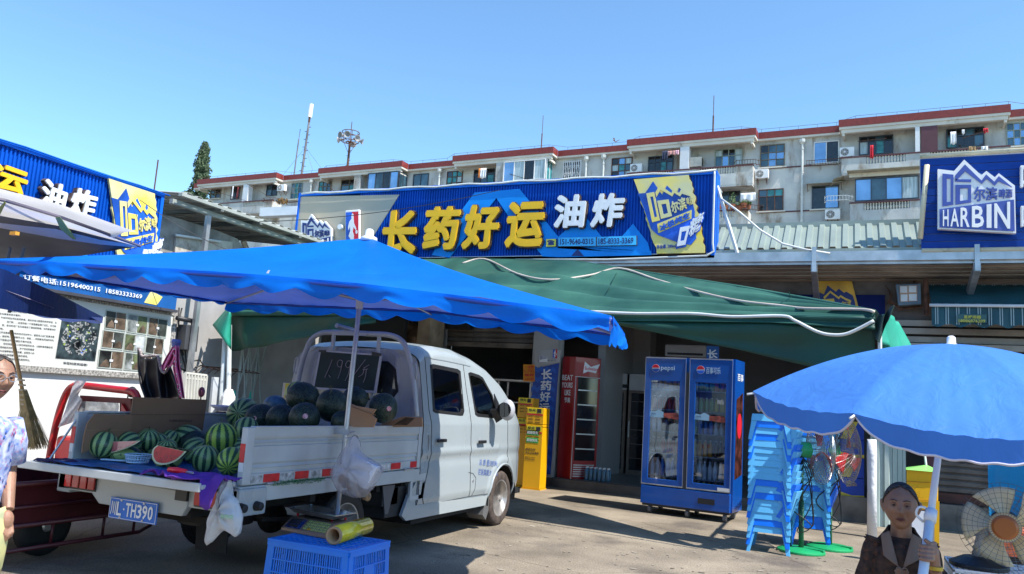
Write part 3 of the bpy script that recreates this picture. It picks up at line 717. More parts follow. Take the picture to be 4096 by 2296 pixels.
# ---- the beer emblem: drawn from the big plate, reused wherever it appears
def emblem(fr,mt_dark,mt_light,parent,d,plate=True,band=True):
    """fr maps emblem coordinates (0..1, y up) to a place; d is a small vector out of the surface"""
    d = V(d)
    Q = lambda pts: [fr((x - 775) / 690.0,(1195 - y) / 650.0) for x,y in pts]
    out = [(775,628),(918,645),(1008,545),(1158,683),(1203,645),(1278,700),(1313,665),(1455,775),(1465,1195),(775,1155)]
    if plate:
        MB().prism(Q(out),d * 8).build('plate',mt_light,parent)
        base = d * 8
    else: base = V((0,0,0))
    m = MB()
    P = lambda pts: [p + base + d * 0.4 for p in Q(pts)]
    m.ring(P([(815,670),(912,680),(910,945),(815,960)]),P([(853,712),(888,716),(888,918),(853,923)]),d)
    top = P([(928,686),(1013,590),(1160,733),(1200,678),(1272,743),(1312,693),(1430,790)])
    bot = P([(928,742),(1015,650),(1162,762),(1203,716),(1275,778),(1310,738),(1425,793)])
    for i in range(6): m.prism([bot[i],bot[i + 1],top[i + 1],top[i]],d)
    m.prism(P([(930,720),(1068,722),(1068,746),(930,742)]),d)
    m.ring(P([(930,770),(1068,770),(1068,925),(930,945)]),P([(970,802),(1040,798),(1040,903),(970,912)]),d)
    text(m,'尔滨',P([(1092,920),(1300,900),(1300,790),(1092,785)]),d,0.03)
    text(m,'啤酒',P([(1312,898),(1432,880),(1432,808),(1312,802)]),d,0.02)
    if band: m.prism(P([(790,985),(1445,900),(1452,1180),(790,1145)]),d)
    m.build('emblem_print',mt_dark,parent)
    if band:
        m = MB(); P2 = lambda pts: [p + base + d * 1.6 for p in Q(pts)]
        xs = [(818,868,'H'),(885,958,'A'),(973,1052,'R'),(1073,1180,'B'),(1203,1246,'I'),(1270,1410,'N')]
        for a,b,ch in xs:
            ya,yb = 993 - (a - 818) * 0.125,993 - (b - 818) * 0.125; za,zb = 1135 + (a - 818) * 0.04,1135 + (b - 818) * 0.04
            text(m,ch,P2([(a,za),(b,zb),(b,yb),(a,ya)]),d * 0.6,0.03)
        m.build('emblem_lettering',mt_light,parent)
def frame_on(bl,br,tr,tl):
    bl,br,tr,tl = V(bl),V(br),V(tr),V(tl)
    return lambda x,y: (bl * (1 - x) + br * x) * (1 - y) + (tl * (1 - x) + tr * x) * y
emblem(frame_on(*ony([(2158,1450),(2190,1448),(2190,1418),(2158,1420)],yP - 0.002)),NAVY,SWH,pil,(0,-0.0012,0),plate=True,band=False)
def ball_logo(q,parent,d,edge=None):
    """blue and red panel with a white leaning player silhouette"""
    f = frame_on(*q); d = V(d)
    m = MB(); m.prism([f(0,0),f(0.55,0),f(0.5,1),f(0,1)],d); m.build('logo_blue',CANB,parent)
    m = MB(); m.prism([f(0.55,0),f(1,0),f(1,1),f(0.5,1)],d); m.build('logo_red',REDP,parent)
    m = MB(); pts = [(0.62,0.14),(0.66,0.3),(0.56,0.42),(0.62,0.55),(0.80,0.45),(0.84,0.5),(0.66,0.66),(0.64,0.78),(0.62,0.86),(0.62,0.93),(0.52,0.96),(0.45,0.9),(0.46,0.8),(0.28,0.72),(0.18,0.56),(0.22,0.46),(0.34,0.58),(0.36,0.44),(0.22,0.3),(0.42,0.16)]
    m.prism([f(x,y) + d * 1.2 for x,y in pts],d * 0.6)
    c = f(0.86,0.4); a = (f(1,0) - f(0,0)) * 0.09; b = (f(0,1) - f(0,0)) * 0.06
    m.prism([c + a * math.cos(k * PI / 5) + b * math.sin(k * PI / 5) + d * 1.2 for k in range(10)],d * 0.6)
    text(m,'NBA',[f(0.08,0.04) + d * 1.2,f(0.5,0.04) + d * 1.2,f(0.5,0.13) + d * 1.2,f(0.08,0.13) + d * 1.2],d * 0.6,0.03)
    m.build('logo_white',SWH,parent)
ball_logo(ony([(2211,1434),(2228,1433),(2229,1397),(2212,1398)],yP - 0.003),pil,(0,-0.001,0))
m = MB(); text(m,'官 方 合 作 伙 伴',ony([(2152,1447),(2225,1443),(2225,1438),(2152,1441)],yP - 0.004),(0,-0.001,0)); m.build('small_print',NAVY,pil)

# ================================================================ the big sign, y = 12
sg = thing('shop_sign',(-4.5,12,4.4),'long blue corrugated shop sign with yellow and white raised characters','sign')
SY = 11.97
S1 = lambda pts: z8(1500,700,1.84,pts)
xl = on(1195,900,'y',SY).x; xr = on(2845,1000,'y',SY).x
corr((-8.4,SY,3.80),(xr,SY,3.80),(0,0,1.24),0.05,0.022,(0,-1,0)).build('corrugated_panel',BLU,sg)
m = MB(); m.box(xl,xr + 0.06,SY - 0.05,SY + 0.3,5.035,5.10); m.box(xr,xr + 0.06,SY - 0.05,SY + 0.3,3.76,5.03); m.box(xl,xr + 0.06,SY - 0.04,SY + 0.3,3.72,3.795); m.box(xl - 0.04,xl,SY - 0.05,SY + 0.3,3.76,5.1)
m.build('sign_frame',BLUT,sg,bevel=0.005)
MB().box(xl,xr,SY + 0.25,SY + 0.3,3.8,5.03).build('back_panel',BLUT,sg)
MB().prism([V((xl,SY - 0.03,3.80)),on(1480,946,'y',SY - 0.03) - V((0.12,0,0.3)),on(1591,785,'y',SY - 0.03) + V((0.03,0,0.03)),V((xl,SY - 0.03,5.03))],(0,0.05,0)).build('silver_panel',SILV,sg)
tubep = [V((xl + 0.05 + (xr - xl) * i / 24,SY - 0.075,5.075 + 0.015 * math.sin(i * 1.9))) for i in range(25)]
MB().tube(tubep + [V((xr + 0.03,SY - 0.07,5.08)),V((xr + 0.03,SY - 0.07,5.0)),V((xr + 0.03,SY - 0.075,3.95)),V((xr + 0.05,SY - 0.08,3.82)),V((xr - 0.05,SY - 0.08,3.75)),V((xr - 1.6,SY - 0.075,3.71)),V((xr - 3.2,SY - 0.075,3.73))],0.017,6).build('conduit',PVC,sg,smooth=True)
# light blue zigzag relief
for pts in ([(735,130),(895,118),(895,170),(700,420),(550,610),(420,590),(470,500),(560,370)],[(895,118),(1065,103),(1350,455),(1345,605),(1235,600),(1180,530),(1240,520),(1225,330),(1000,330),(895,170)],
            [(1350,455),(1440,380),(1545,300),(1670,455),(1660,470),(1350,475)],[(1345,520),(2035,560),(2035,590),(1345,606)],[(1660,460),(1745,530),(1830,440),(1900,360),(2010,500),(2030,585),(1345,540),(1345,470)]):
    MB().prism([on(a,b,'y',SY - 0.035) for a,b in S1(pts)],(0,-0.012,0)).build('mountain_relief',BLUL,sg)
MB().prism([on(a,b,'y',SY - 0.05) for a,b in S1([(1445,596),(1492,545),(1538,597)])],(0,-0.004,0)).build('mountain_relief',NAVY,sg)
def bigchar(ch,q,mt,name='character'):
    yq = SY - 0.13; P = [on(a,b,'y',yq) for a,b in S1(q)]
    m = MB(); c = sum(P,V((0,0,0))) / 4
    O = [c + (p - c) * 1.05 + V((0,0.075,0)) for p in P]
    text(m,ch,O,(0,-0.055,0),0.078); m.build(name + '_box',RIM,sg)
    m = MB(); text(m,ch,P,(0,-0.02,0),0.06); m.build(name,mt,sg)
bigchar('长',[(40,590),(295,590),(330,255),(75,258)],YEL)
bigchar('药',[(345,555),(600,550),(640,228),(380,235)],YEL)
bigchar('好',[(632,550),(895,545),(935,210),(675,222)],YEL)
bigchar('运',[(950,538),(1225,535),(1268,188),(985,200)],YEL)
bigchar('油',[(1305,395),(1535,388),(1565,140),(1335,148)],SWH)
bigchar('炸',[(1580,390),(1810,385),(1850,128),(1620,138)],SWH)
def plateq(q,mt,name,dz=-0.09,t=0.03):
    P = [on(a,b,'y',SY + dz) for a,b in S1(q)]; c = sum(P,V((0,0,0))) / 4
    MB().prism([c + (p - c) * 1.03 + V((0,0.006,0)) for p in P],(0,0.05,0)).build(name + '_edge',RIM,sg)
    MB().prism(P,(0,t,0)).build(name,mt,sg); return P
LB = mat('sign cyan',(0.05,0.50,0.95),rough=0.4)
plateq([(1260,527),(1330,525),(1330,470),(1260,472)],mat('sign lemon',(0.78,0.74,0.08),rough=0.4),'phone_plate')
plateq([(1350,524),(1625,521),(1625,456),(1350,461)],LB,'number_plate'); plateq([(1634,520),(1922,514),(1922,447),(1634,456)],LB,'number_plate')
m = MB()
text(m,'151-9640-0315',[on(a,b,'y',SY - 0.093) for a,b in S1([(1362,513),(1608,509),(1608,468),(1362,471)])],(0,-0.003,0),0.02)
text(m,'185-8333-3369',[on(a,b,'y',SY - 0.093) for a,b in S1([(1645,510),(1902,503),(1902,460),(1645,466)])],(0,-0.003,0),0.02)
tp = lambda pts: [on(a,b,'y',SY - 0.093) for a,b in S1(pts)]
m.prism(tp([(1272,517),(1276,498),(1286,490),(1303,489),(1314,496),(1318,515)]),(0,-0.003,0)); m.prism(tp([(1268,492),(1272,483),(1290,479),(1308,481),(1320,488),(1321,494),(1312,494),(1308,488),(1280,489),(1278,496)]),(0,-0.003,0))
m.build('phone_print',NAVY,sg)
# the torn can panel
def canpanel(fr,parent,d,full=True):
    d = V(d); rr = random.Random(5)
    q = lambda x,y,k=0: fr(x,y) + d * k
    L = [(0,1.0)]; 
    left = [(0.0 + 0.36 * t + rr.uniform(-0.012,0.012),1.0 - t) for t in [i / 22 for i in range(1,23)]]
    right = [(1.0 - 0.30 + 0.30 * (1 - t) * 0 + 0.0,0) for t in (0,)]
    right = [(0.76 + 0.14 * 0 + 0.24 * (1 - t) ** 1.0 + rr.uniform(-0.02,0.015),1 - t) for t in [i / 22 for i in range(22,-1,-1)]]
    right = [(0.76 + 0.24 * t + rr.uniform(-0.02,0.015),1 - t) for t in [i / 22 for i in range(22,-1,-1)]]
    out = [(0,1.0)] + left + right
    m = MB(); m.prism([q(x,y) for x,y in out],d * 3); m.build('can_panel',GOLD,parent)
    m = MB(); m.prism([q(x * 1.0 + 0.012,y - 0.008,-1.2) for x,y in out],d * 2); m.build('can_panel_edge',RIM,parent)
    m = MB(); k = 3.2
    lines = [(0.07,0.80),(0.17,0.80),(0.27,0.95),(0.40,0.76),(0.46,0.88),(0.60,0.74),(0.62,0.84),(0.79,0.70),(0.84,0.52),(0.84,0.36),(0.87,0.18),(0.80,0.10),(0.62,0.14),(0.36,0.24),(0.27,0.32),(0.15,0.62)]
    m.prism([q(x,y,k) for x,y in lines],d); m.build('can_blue_print',CANB,parent)
    em = lambda x,y: q(0.15 + 0.62 * x + 0.12 * (1 - y),0.40 + 0.48 * y + 0.02 * x,k + 1.2)
    m = MB(); Q = lambda pts: [em((x - 775) / 690.0,(1155 - y) / 560.0) for x,y in pts]
    m.ring(Q([(790,700),(912,690),(910,1130),(790,1150)]),Q([(838,760),(880,755),(880,1070),(838,1080)]),d)
    top = Q([(928,700),(1013,590),(1160,733),(1200,678),(1272,743),(1312,693),(1430,800)]); bot = Q([(928,770),(1015,665),(1162,785),(1203,736),(1275,798),(1310,758),(1425,813)])
    for i in range(6): m.prism([bot[i],bot[i + 1],top[i + 1],top[i]],d)
    m.ring(Q([(930,830),(1098,825),(1098,1080),(930,1110)]),Q([(980,890),(1050,885),(1050,1030),(980,1045)]),d)
    text(m,'尔滨',Q([(1112,1050),(1340,990),(1340,800),(1112,870)]),d,0.04)
    text(m,'啤酒',Q([(1350,950),(1440,930),(1440,820),(1350,820)]),d,0.02)
    m.build('can_emblem',GOLD,parent)
    m = MB(); m.prism([q(x,y,k + 1.2) for x,y in ((0.37,0.26),(0.80,0.43),(0.80,0.54),(0.35,0.38))],d * 0.5); m.build('can_band',GOLD,parent)
    m = MB(); text(m,'冰极纯生',[q(x,y,k + 1.9) for x,y in ((0.40,0.275),(0.78,0.435),(0.78,0.52),(0.38,0.36))],d,0.04)
    text(m,'净含量: 500mL',[q(x,y,k) for x,y in ((0.35,0.06),(0.62,0.07),(0.62,0.12),(0.35,0.11))],d,0.0); m.build('can_band_print',CANB,parent)
    m = MB(); o1 = [q(x,y,k + 1.5) for x,y in ((0.625,0.08),(0.73,0.10),(0.79,0.34),(0.66,0.32))]
    c = sum(o1,V((0,0,0))) / 4
    m.ring(o1,[c + (p - c) * 0.5 for p in o1],d * 1.5)
    text(m,'糖',[q(x,y,k + 1.5) for x,y in ((0.77,0.18),(0.93,0.30),(0.97,0.53),(0.79,0.40))],d * 1.5,0.03)
    m.build('zero_sugar_print',SWH,parent)
    m = MB(); text(m,'糖',[q(x,y,k + 0.6) for x,y in ((0.765,0.165),(0.94,0.29),(0.985,0.545),(0.785,0.415))],d,0.075)
    m.prism([c + (p - c) * 1.22 - d * 1.0 for p in o1],d); m.build('zero_sugar_outline',CANB,parent)
cq = [on(a,b,'y',SY - 0.05) for a,b in S1([(1885,585),(2440,575),(2440 - 130,8),(1885,38)])]
cw = cq[1].x - cq[0].x
canpanel(frame_on(cq[0] + V((0,0,0)),cq[1],V((cq[1].x,cq[1].y,cq[2].z + 0.02)),V((cq[0].x,cq[0].y,cq[3].z))),sg,(0,-0.012,0))
# left logos on the sign
emblem(frame_on(*[on(a,b,'y',SY - 0.06) for a,b in [(1212,1035),(1334,1030),(1334,853),(1212,862)]]),NAVY,SWH,sg,(0,-0.008,0),band=True)
q = [on(a,b,'y',SY - 0.1) for a,b in [(1384,985),(1434,982),(1434,846),(1384,850)]]; c = sum(q,V((0,0,0))) / 4
MB().prism([c + (p - c) * 1.13 for p in q],(0,0.06,0)).build('logo_box',SWH,sg,bevel=0.015); ball_logo([p - V((0,0.004,0)) for p in q],sg,(0,-0.002,0))
p = on(1367,910,'y',SY - 0.06); m = MB(); m.lathe(p,(0,-1,0),[(0,0.05),(0.07,0.05)],12); m.build('round_stud',SWH,sg)
# sign stay pole
m = MB(); m.tube([on(2868,745,'y',12.05),on(2952,1022,'y',12.0)],0.03,6); m.tube([on(2868,745,'y',12.05),V((-1.9,12.5,4.9))],0.02,6)
tag(m.build('stay_pole',PVC),'thin pale stay leaning from the right edge of the big sign to the gutter','pole')
m = MB(); pts = [on(2885,795,'y',12.0),on(2960,850,'y',12.0),on(3040,920,'y',12.0),on(3130,975,'y',12.0),on(3220,998,'y',11.95),on(3320,1014,'y',11.93)]; m.tube(pts,0.016,6)
tag(m.build('loose_cable',PVC,smooth=True),'loose white cable sagging from the stay pole down to the gutter','cable')
# ================================================================ right blue sign with the white plate
rs = thing('beer_sign',(1.8,12.1,4.5),'dark blue slatted sign with a large white mountain shaped beer plate','sign')
RY = 12.0; z4 = lambda pts: z8(3400,400,2.221,pts)
x0 = on(3684,900,'y',RY).x
RB = mat('sign board blue',(0.002,0.045,0.30),rough=0.4,var=0.12,spec=0.2)
MB().box(x0,8,RY,RY + 0.12,3.80,5.12).build('board_backing',mat('slat gap',(0.25,0.3,0.4)),rs)
base = None
for i in range(12):
    z = 3.82 + i * 0.108
    if base is None: base = MB().box(x0,8,RY - 0.02,RY - 0.002,z,z + 0.099).build('slat',RB,rs)
    else:
        o = base.copy(); col.objects.link(o); o.location = (0,0,i * 0.108)
m = MB(); a = on(3700,625,'y',RY - 0.06); b = on(4096,588,'y',RY - 0.06)
m.tube([V((x0 - 0.01,RY - 0.06,a.z)),V((3.0,RY - 0.06,a.z + 0.02)),V((7,RY - 0.06,a.z + 0.02))],0.032,8); m.build('top_tube',mat('cream tube',(0.66,0.58,0.40),rough=0.5,dirt=((0.3,0.24,0.15),0.6,5,(1,1,1))),rs,smooth=True)
m = MB(); m.tube([on(3708,660,'y',RY - 0.08),on(3681,955,'y',RY - 0.08)],0.034,8); m.build('side_tube',_m['cream tube'],rs,smooth=True)
m = MB(); m.tube([V((x0,RY - 0.06,3.79)),V((7,RY - 0.06,3.80))],0.032,8); m.build('bottom_tube',_m['cream tube'],rs,smooth=True)
VIO = mat('plate violet blue',(0.055,0.09,0.36),rough=0.4)
def frR(x,y):
    return on(3400 + (775 + 690 * x) / 2.221,400 + (1195 - 650 * y) / 2.221,'y',RY - 0.10)
emblem(frR,VIO,mat('plate white',(0.84,0.82,0.80),rough=0.4,var=0.03),rs,(0,-0.01,0))
MB().prism([V((p.x,p.y + 0.07,p.z)) for p in [frR((x - 775) / 690,(1195 - y) / 650) for x,y in ((790,640),(918,655),(1008,560),(1440,780),(1450,1180),(790,1145))]],(0,0.03,0)).build('plate_mount',STEEL,rs)
m = MB()
for ch,(xa,ya,xb,yb) in (('啤',(1508,840,1700,560)),('啤',(1512,1185,1700,920))):
    text(m,ch,[on(a,b,'y',RY - 0.08) for a,b in z4([(xa,ya),(xb,ya),(xb,yb),(xa,yb)])],(0,-0.05,0),0.04)
m.build('white_letter',SWH,rs)
# ---- dark signboard at the back under the soffit, flood light, striped awning
bs = thing('beer_banner',(-0.6,12.9,3.2),'dark navy banner with yellow beer can print under the overhang','banner')
BY2 = 12.93
MB().prism([V((-2.2,BY2,2.72)),V((on(3540,1200,'y',BY2).x,BY2,2.72)),V((on(3540,1200,'y',BY2).x,BY2,3.32)),V((-2.2,BY2,3.32))],(0,0.02,0)).build('board',mat('navy board',(0.006,0.013,0.09),rough=0.6,spec=0.1),bs)
z7 = lambda pts: z8(3000,950,2.3504,pts)
MB().prism([on(a,b,'y',BY2 - 0.004) for a,b in z7([(597,410),(957,410),(1015,640),(1040,760),(720,760),(640,560)])],(0,-0.004,0)).build('can_print',mat('amber can',(0.60,0.34,0.03),rough=0.4,var=0.2),bs)
m = MB(); m.prism([on(a,b,'y',BY2 - 0.009) for a,b in z7([(640,510),(695,535),(730,450),(808,510),(835,482),(885,520),(905,508),(965,545),(985,600),(1000,700),(690,700)])],(0,-0.003,0)); m.build('mountain_print',NAVY,bs)
m = MB(); t_ = [on(a,b,'y',BY2 - 0.013) for a,b in z7([(690,560),(755,500),(835,560),(850,540),(900,570),(950,590)])]; b_ = [on(a,b,'y',BY2 - 0.013) for a,b in z7([(700,580),(755,520),(835,580),(850,560),(900,590),(950,608)])]
for i in range(5): m.prism([b_[i],b_[i + 1],t_[i + 1],t_[i]],(0,-0.003,0))
m.prism([on(a,b,'y',BY2 - 0.013) for a,b in z7([(680,580),(790,575),(800,640),(700,640)])],(0,-0.003,0)); text(m,'尔滨',[on(a,b,'y',BY2 - 0.013) for a,b in z7([(860,640),(950,640),(950,600),(860,600)])],(0,-0.003,0),0.03)
m.build('emblem_print',mat('gold print',(0.62,0.42,0.05),rough=0.4),bs)
fl = thing('flood_light',on(3640,1180,'y',12.75),'square flood light with four pale cells hung under the overhang','flood light')
fy = 12.7
MB().prism([on(a,b,'y',fy) for a,b in z7([(1368,440),(1605,432),(1612,625),(1395,640)])],(0,0.08,0)).build('housing',mat('blue grey housing',(0.10,0.15,0.2),rough=0.4),fl,bevel=0.01)
MB().prism([on(a,b,'y',fy - 0.003) for a,b in z7([(1404,456),(1570,450),(1574,598),(1412,606)])],(0,-0.006,0)).build('lens_frame',mat('orange frame',(0.5,0.3,0.2),rough=0.5),fl)
for (a,b,c_,d_) in ((1412,460,1478,520),(1492,456,1562,516),(1418,536,1480,600),(1494,532,1566,596)):
    MB().prism([on(p,q_,'y',fy - 0.012) for p,q_ in z7(rect(a,b,c_,d_))],(0,-0.01,0)).build('cell',mat('light cell',(0.62,0.64,0.66),rough=0.3),fl)
m = MB(); m.tube([on(3655,1160,'y',12.8),on(3660,1125,'y',12.95)],0.02,5); m.build('bracket',IRON,fl)
m = MB(); m.tube([on(3703,1115,'y',12.7),on(3707,1260,'y',12.7)],0.035,6); m.tube([on(3560,1200,'y',12.85),on(3600,1235,'y',12.85),on(3690,1225,'y',12.85)],0.02,5)
for k in range(5): m.tube([on(3540 + k * 8,1140 + k * 9,'y',12.9),on(3570 - k * 5,1180 + k * 7,'y',12.85),on(3548 + k * 6,1215,'y',12.9)],0.008,4)
tag(m.build('awning_bracket',IRON),'rusty bracket and twisted wires between the flood light and the striped awning','bracket')
aw = thing('striped_awning',on(3900,1200,'y',12.6),'short teal striped awning with a small yellow lettered patch','awning')
ax0,ax1 = on(3722,1200,'y',12.5).x,4.4
TEAL = mat('awning teal',(0.01,0.075,0.10),rough=0.6,var=0.15); TEALL = mat('awning stripe',(0.30,0.40,0.42),rough=0.6)
zt_,zm,zb_ = on(3722,1140,'y',12.9).z,on(3722,1222,'y',12.35).z,on(3722,1300,'y',12.35).z
m = MB(); m.grid(lambda a,b: (ax0 + (ax1 - ax0) * a,12.9 - 0.55 * b,zt_ + (zm - zt_) * b + 0.02 * math.sin(b * 3)),30,4)
m.grid(lambda a,b: (ax0 + (ax1 - ax0) * a,12.35 - 0.02 * b * math.sin(a * 60),zm - (zm - zb_) * b * (1 + 0.09 * math.sin(a * 75))),120,3); m.build('canvas',TEAL,aw,solid=0.006)
m = MB(); n = 26
for i in range(n):
    for dx in (0,0.028):
        x = ax0 + 0.04 + (ax1 - ax0) * i / n + dx
        m.poly([(x,12.9,zt_ + 0.006),(x + 0.012,12.9,zt_ + 0.006),(x + 0.012,12.343,zm + 0.006),(x,12.343,zm + 0.006)]); m.poly([(x,12.33,zm),(x + 0.012,12.33,zm),(x + 0.012,12.33,zb_ + 0.01),(x,12.33,zb_ + 0.01)])
m.build('stripe_print',TEALL,aw)
MB().tube([V((ax0 - 0.03,12.31,zm)),V((ax1,12.31,zm))],0.022,8).build('front_tube',WHTF,aw,smooth=True)
MB().prism([on(a,b,'y',12.31) for a,b in z7([(1948,795),(2225,800),(2225,725),(1948,720)])],(0,-0.004,0)).build('patch',mat('patch teal',(0.04,0.12,0.12)),aw)
m = MB(); text(m,'星耀雨棚',[on(a,b,'y',12.30) for a,b in z7([(2010,762),(2170,765),(2170,733),(2010,731)])],(0,-0.003,0),0.02); text(m,'18086876209',[on(a,b,'y',12.30) for a,b in z7([(1962,796),(2212,800),(2212,772),(1962,768)])],(0,-0.003,0),0.02)
m.build('patch_lettering',mat('print lemon',(0.62,0.58,0.10)),aw)
# ================================================================ inside the shop
FRD = mat('fridge steel',(0.24,0.19,0.15),rough=0.35,metal=0.6,var=0.1)
def clearfridge(x0,x1,y,z0,z1,label,hdr):
    t = thing('display_fridge',((x0 + x1) / 2,y + 0.3,z0),label,'fridge','steel display fridges inside the shop')
    MB().box(x0,x1,y + 0.02,y + 0.6,z0,z1).build('cabinet',mat('fridge inside',(0.06,0.055,0.05)),t)
    o = [V((x0,y,z0)),V((x1,y,z0)),V((x1,y,z1 - hdr)),V((x0,y,z1 - hdr))]; c = sum(o,V((0,0,0))) / 4
    i_ = [p + V(((0.05 if p.x < c.x else -0.05),0,(0.08 if p.z < c.z else -0.05))) for p in o]
    MB().ring(o,i_,(0,-0.03,0)).build('door_frame',FRD,t)
    MB().prism(i_,(0,-0.006,0)).build('door_glass',GLD,t)
    MB().box(x0,x1,y - 0.03,y + 0.019,z1 - hdr + 0.004,z1).build('header',mat('fridge header',(0.48,0.47,0.46),rough=0.4),t)
    m = MB()
    for k in range(5): m.box(x0 + 0.06,x1 - 0.06,y - 0.008,y - 0.007,z0 + 0.3 + k * 0.27,z0 + 0.31 + k * 0.27)
    m.build('shelf_edge',FRD,t)
    m = MB(); m.tube([V((x0 + 0.03,y - 0.06,z0 + 0.7)),V((x0 + 0.03,y - 0.06,z0 + 1.0))],0.014,6); m.build('handle',STEEL,t)
    return t
fy_ = 15.2
a = on(2392,1900,'y',fy_); b = on(2510,1495,'y',fy_); c = on(2640,1495,'y',fy_)
t = clearfridge(a.x,b.x,fy_,0.15,b.z,'steel framed drinks fridge with a price header behind the red fridge',0.32)
m = MB(); zz = b.z - 0.02
text(m,'签 4元',[V((a.x + 0.03,fy_ - 0.035,zz - 0.14)),V((a.x + 0.22,fy_ - 0.035,zz - 0.14)),V((a.x + 0.22,fy_ - 0.035,zz - 0.06)),V((a.x + 0.03,fy_ - 0.035,zz - 0.06))],(0,-0.003,0),0.01); text(m,'签 6角',[V((a.x + 0.03,fy_ - 0.035,zz - 0.27)),V((a.x + 0.22,fy_ - 0.035,zz - 0.27)),V((a.x + 0.22,fy_ - 0.035,zz - 0.19)),V((a.x + 0.03,fy_ - 0.035,zz - 0.19))],(0,-0.003,0),0.01)
m.box(a.x + 0.32,a.x + 0.52,fy_ - 0.036,fy_ - 0.032,zz - 0.26,zz - 0.19); m.build('header_print',BLACK,t)
clearfridge(b.x + 0.05,c.x,fy_,0.15,b.z,'second steel framed drinks fridge with a bottle picture header',0.32)
# red fridge by the pillar
RF = mat('fridge red',(0.30,0.006,0.012),rough=0.3,var=0.08,coat=0.3)
p0 = on(2218,1905,'z',0.15); p1 = on(2272,1920,'z',0.15); p2 = on(2340,1915,'z',0.15)
t = thing('red_fridge',(-4.4,13.3,0.15),'tall red beer fridge with white slogan lettering beside the pillar','fridge')
p0 = V((-4.62,13.05,.15)); p1 = V((-4.35,12.97,.15)); p2 = V((-4.02,13.38,.15)); p3 = p0 + p2 - p1
zt = on(2270,1425,'y',13.0).z
MB().prism([p1,p2,p3,p0],(0,0,zt - 0.15)).build('cabinet',RF,t,bevel=0.01)
n2 = (p2 - p1).cross(V((0,0,1))).normalized(); n1 = (p1 - p0).cross(V((0,0,1))).normalized()
if n1.y > 0: n1 = -n1
if n2.x < 0: n2 = -n2
f2 = frame_on(p1 + V((0,0,0)),p2,p2 + V((0,0,zt - .15)),p1 + V((0,0,zt - .15)))
MB().prism([f2(x,y) + n2 * 0.002 for x,y in ((0.12,0.15),(0.9,0.15),(0.9,0.83),(0.12,0.83))],n2 * 0.01).build('door_glass',GLD,t)
m = MB()
for k in range(5): m.prism([f2(x,y) + n2 * 0.013 for x,y in ((0.14,0.24 + k * 0.12),(0.88,0.24 + k * 0.12),(0.88,0.25 + k * 0.12),(0.14,0.25 + k * 0.12))],n2 * 0.002)
m.build('shelf_edge',STEEL,t)
m = MB(); m.tube([f2(0.03,0.0) + n2 * 0.005,f2(0.03,0.83) + n2 * 0.005],0.008,5); m.tube([f2(0.0,0.835) + n2 * 0.006,f2(1,0.835) + n2 * 0.006],0.006,5)
for k in range(6): m.prism([f2(x,y) + n2 * 0.002 for x,y in ((0.1,0.02 + k * 0.018),(0.9,0.02 + k * 0.018),(0.9,0.028 + k * 0.018),(0.1,0.028 + k * 0.018))],n2 * 0.004)
m.build('trim',STEEL,t)
m = MB(); m.prism([f2(x,y) + n2 * 0.003 for x,y in ((0.3,0.865),(0.5,0.885),(0.8,0.875),(0.95,0.955),(0.6,0.925),(0.35,0.965))],n2 * 0.003); m.build('bow_tie_logo',SWH,t)
m = MB(); text(m,'Budweiser',[f2(x,y) + n2 * 0.007 for x,y in ((0.36,0.895),(0.88,0.895),(0.88,0.925),(0.36,0.925))],n2 * 0.002); m.build('logo_print',REDP,t)
f1 = frame_on(p0,p1,p1 + V((0,0,zt - .15)),p0 + V((0,0,zt - .15)))
m = MB()
for i,s in enumerate(('BEAT','YOURS','LIKE','节奏')):
    y = 0.80 - i * 0.062; text(m,s,[f1(x,yy) + n1 * 0.003 for x,yy in ((0.05 if i < 2 else 0.3,y),(0.86 - 0.12 * (i > 1),y),(0.86 - 0.12 * (i > 1),y + 0.045),(0.05 if i < 2 else 0.3,y + 0.045))],n1 * 0.003,0.02)
m.build('slogan',SWH,t)
# water bottles in shrink wrap by the red fridge
WB = mat('bottle blue',(0.10,0.22,0.32),rough=0.1,var=0.2,alpha=0.75)
bt = None
for i in range(12):
    x = on(2337,1920,'z',0.15).x + 0.02 + (i % 6) * 0.075; y = 13.12 + (i // 6) * 0.085
    if bt is None:
        bt = thing('water_bottle',(x,y,0.152),'small clear blue water bottle in the pack beside the red fridge','bottle','pack of water bottles on the shop floor')
        m = MB(); m.lathe((x,y,0.152),(0,0,1),[(0,0.03),(0.02,0.034),(0.15,0.034),(0.19,0.014),(0.2,0.014)],10); m.build('body',WB,bt,smooth=True)
        m = MB(); m.lathe((x,y,0.352),(0,0,1),[(0,0.016),(0.02,0.016)],8); m.build('cap',WHITE,bt)
    else: dup(bt,(x,y,0.152))
# orange price notice, stall counter and shelf in the left bay
pn = thing('price_notice',on(2120,1500,'y',12.85),'orange price notice with red handwriting hung beside the pillar','notice')
MB().prism([on(a,b,'y',12.87) for a,b in ((2093,1526),(2139,1526),(2139,1458),(2093,1458))],(0,0.006,0)).build('card',mat('orange card',(0.75,0.28,0.01),rough=0.6),pn)
m = MB()
for i,s in enumerate(('一次性','1元','辣椒','2元包')):
    text(m,s,[on(a,b,'y',12.865) for a,b in ((2098,1474 + i * 16),(2136,1474 + i * 16),(2136,1462 + i * 16),(2098,1462 + i * 16))],(0,-0.002,0),0.02)
m.build('handwriting',REDP,pn)
m = MB(); MB().box(-7.4,-5.3,13.6,14.2,0.152,1.05).build('counter',mat('counter grey',(0.2,0.2,0.2),rough=0.4,var=0.2),shop)
st = thing('food_stall',(-6.2,13.9,1.05),'glass topped food stall frame inside the left shop bay','stall')
m = MB()
for x in (-7.2,-6.65,-6.1,-5.45):
    for y in (13.65,14.1): m.box(x,x + 0.035,y,y + 0.035,1.055,1.75)
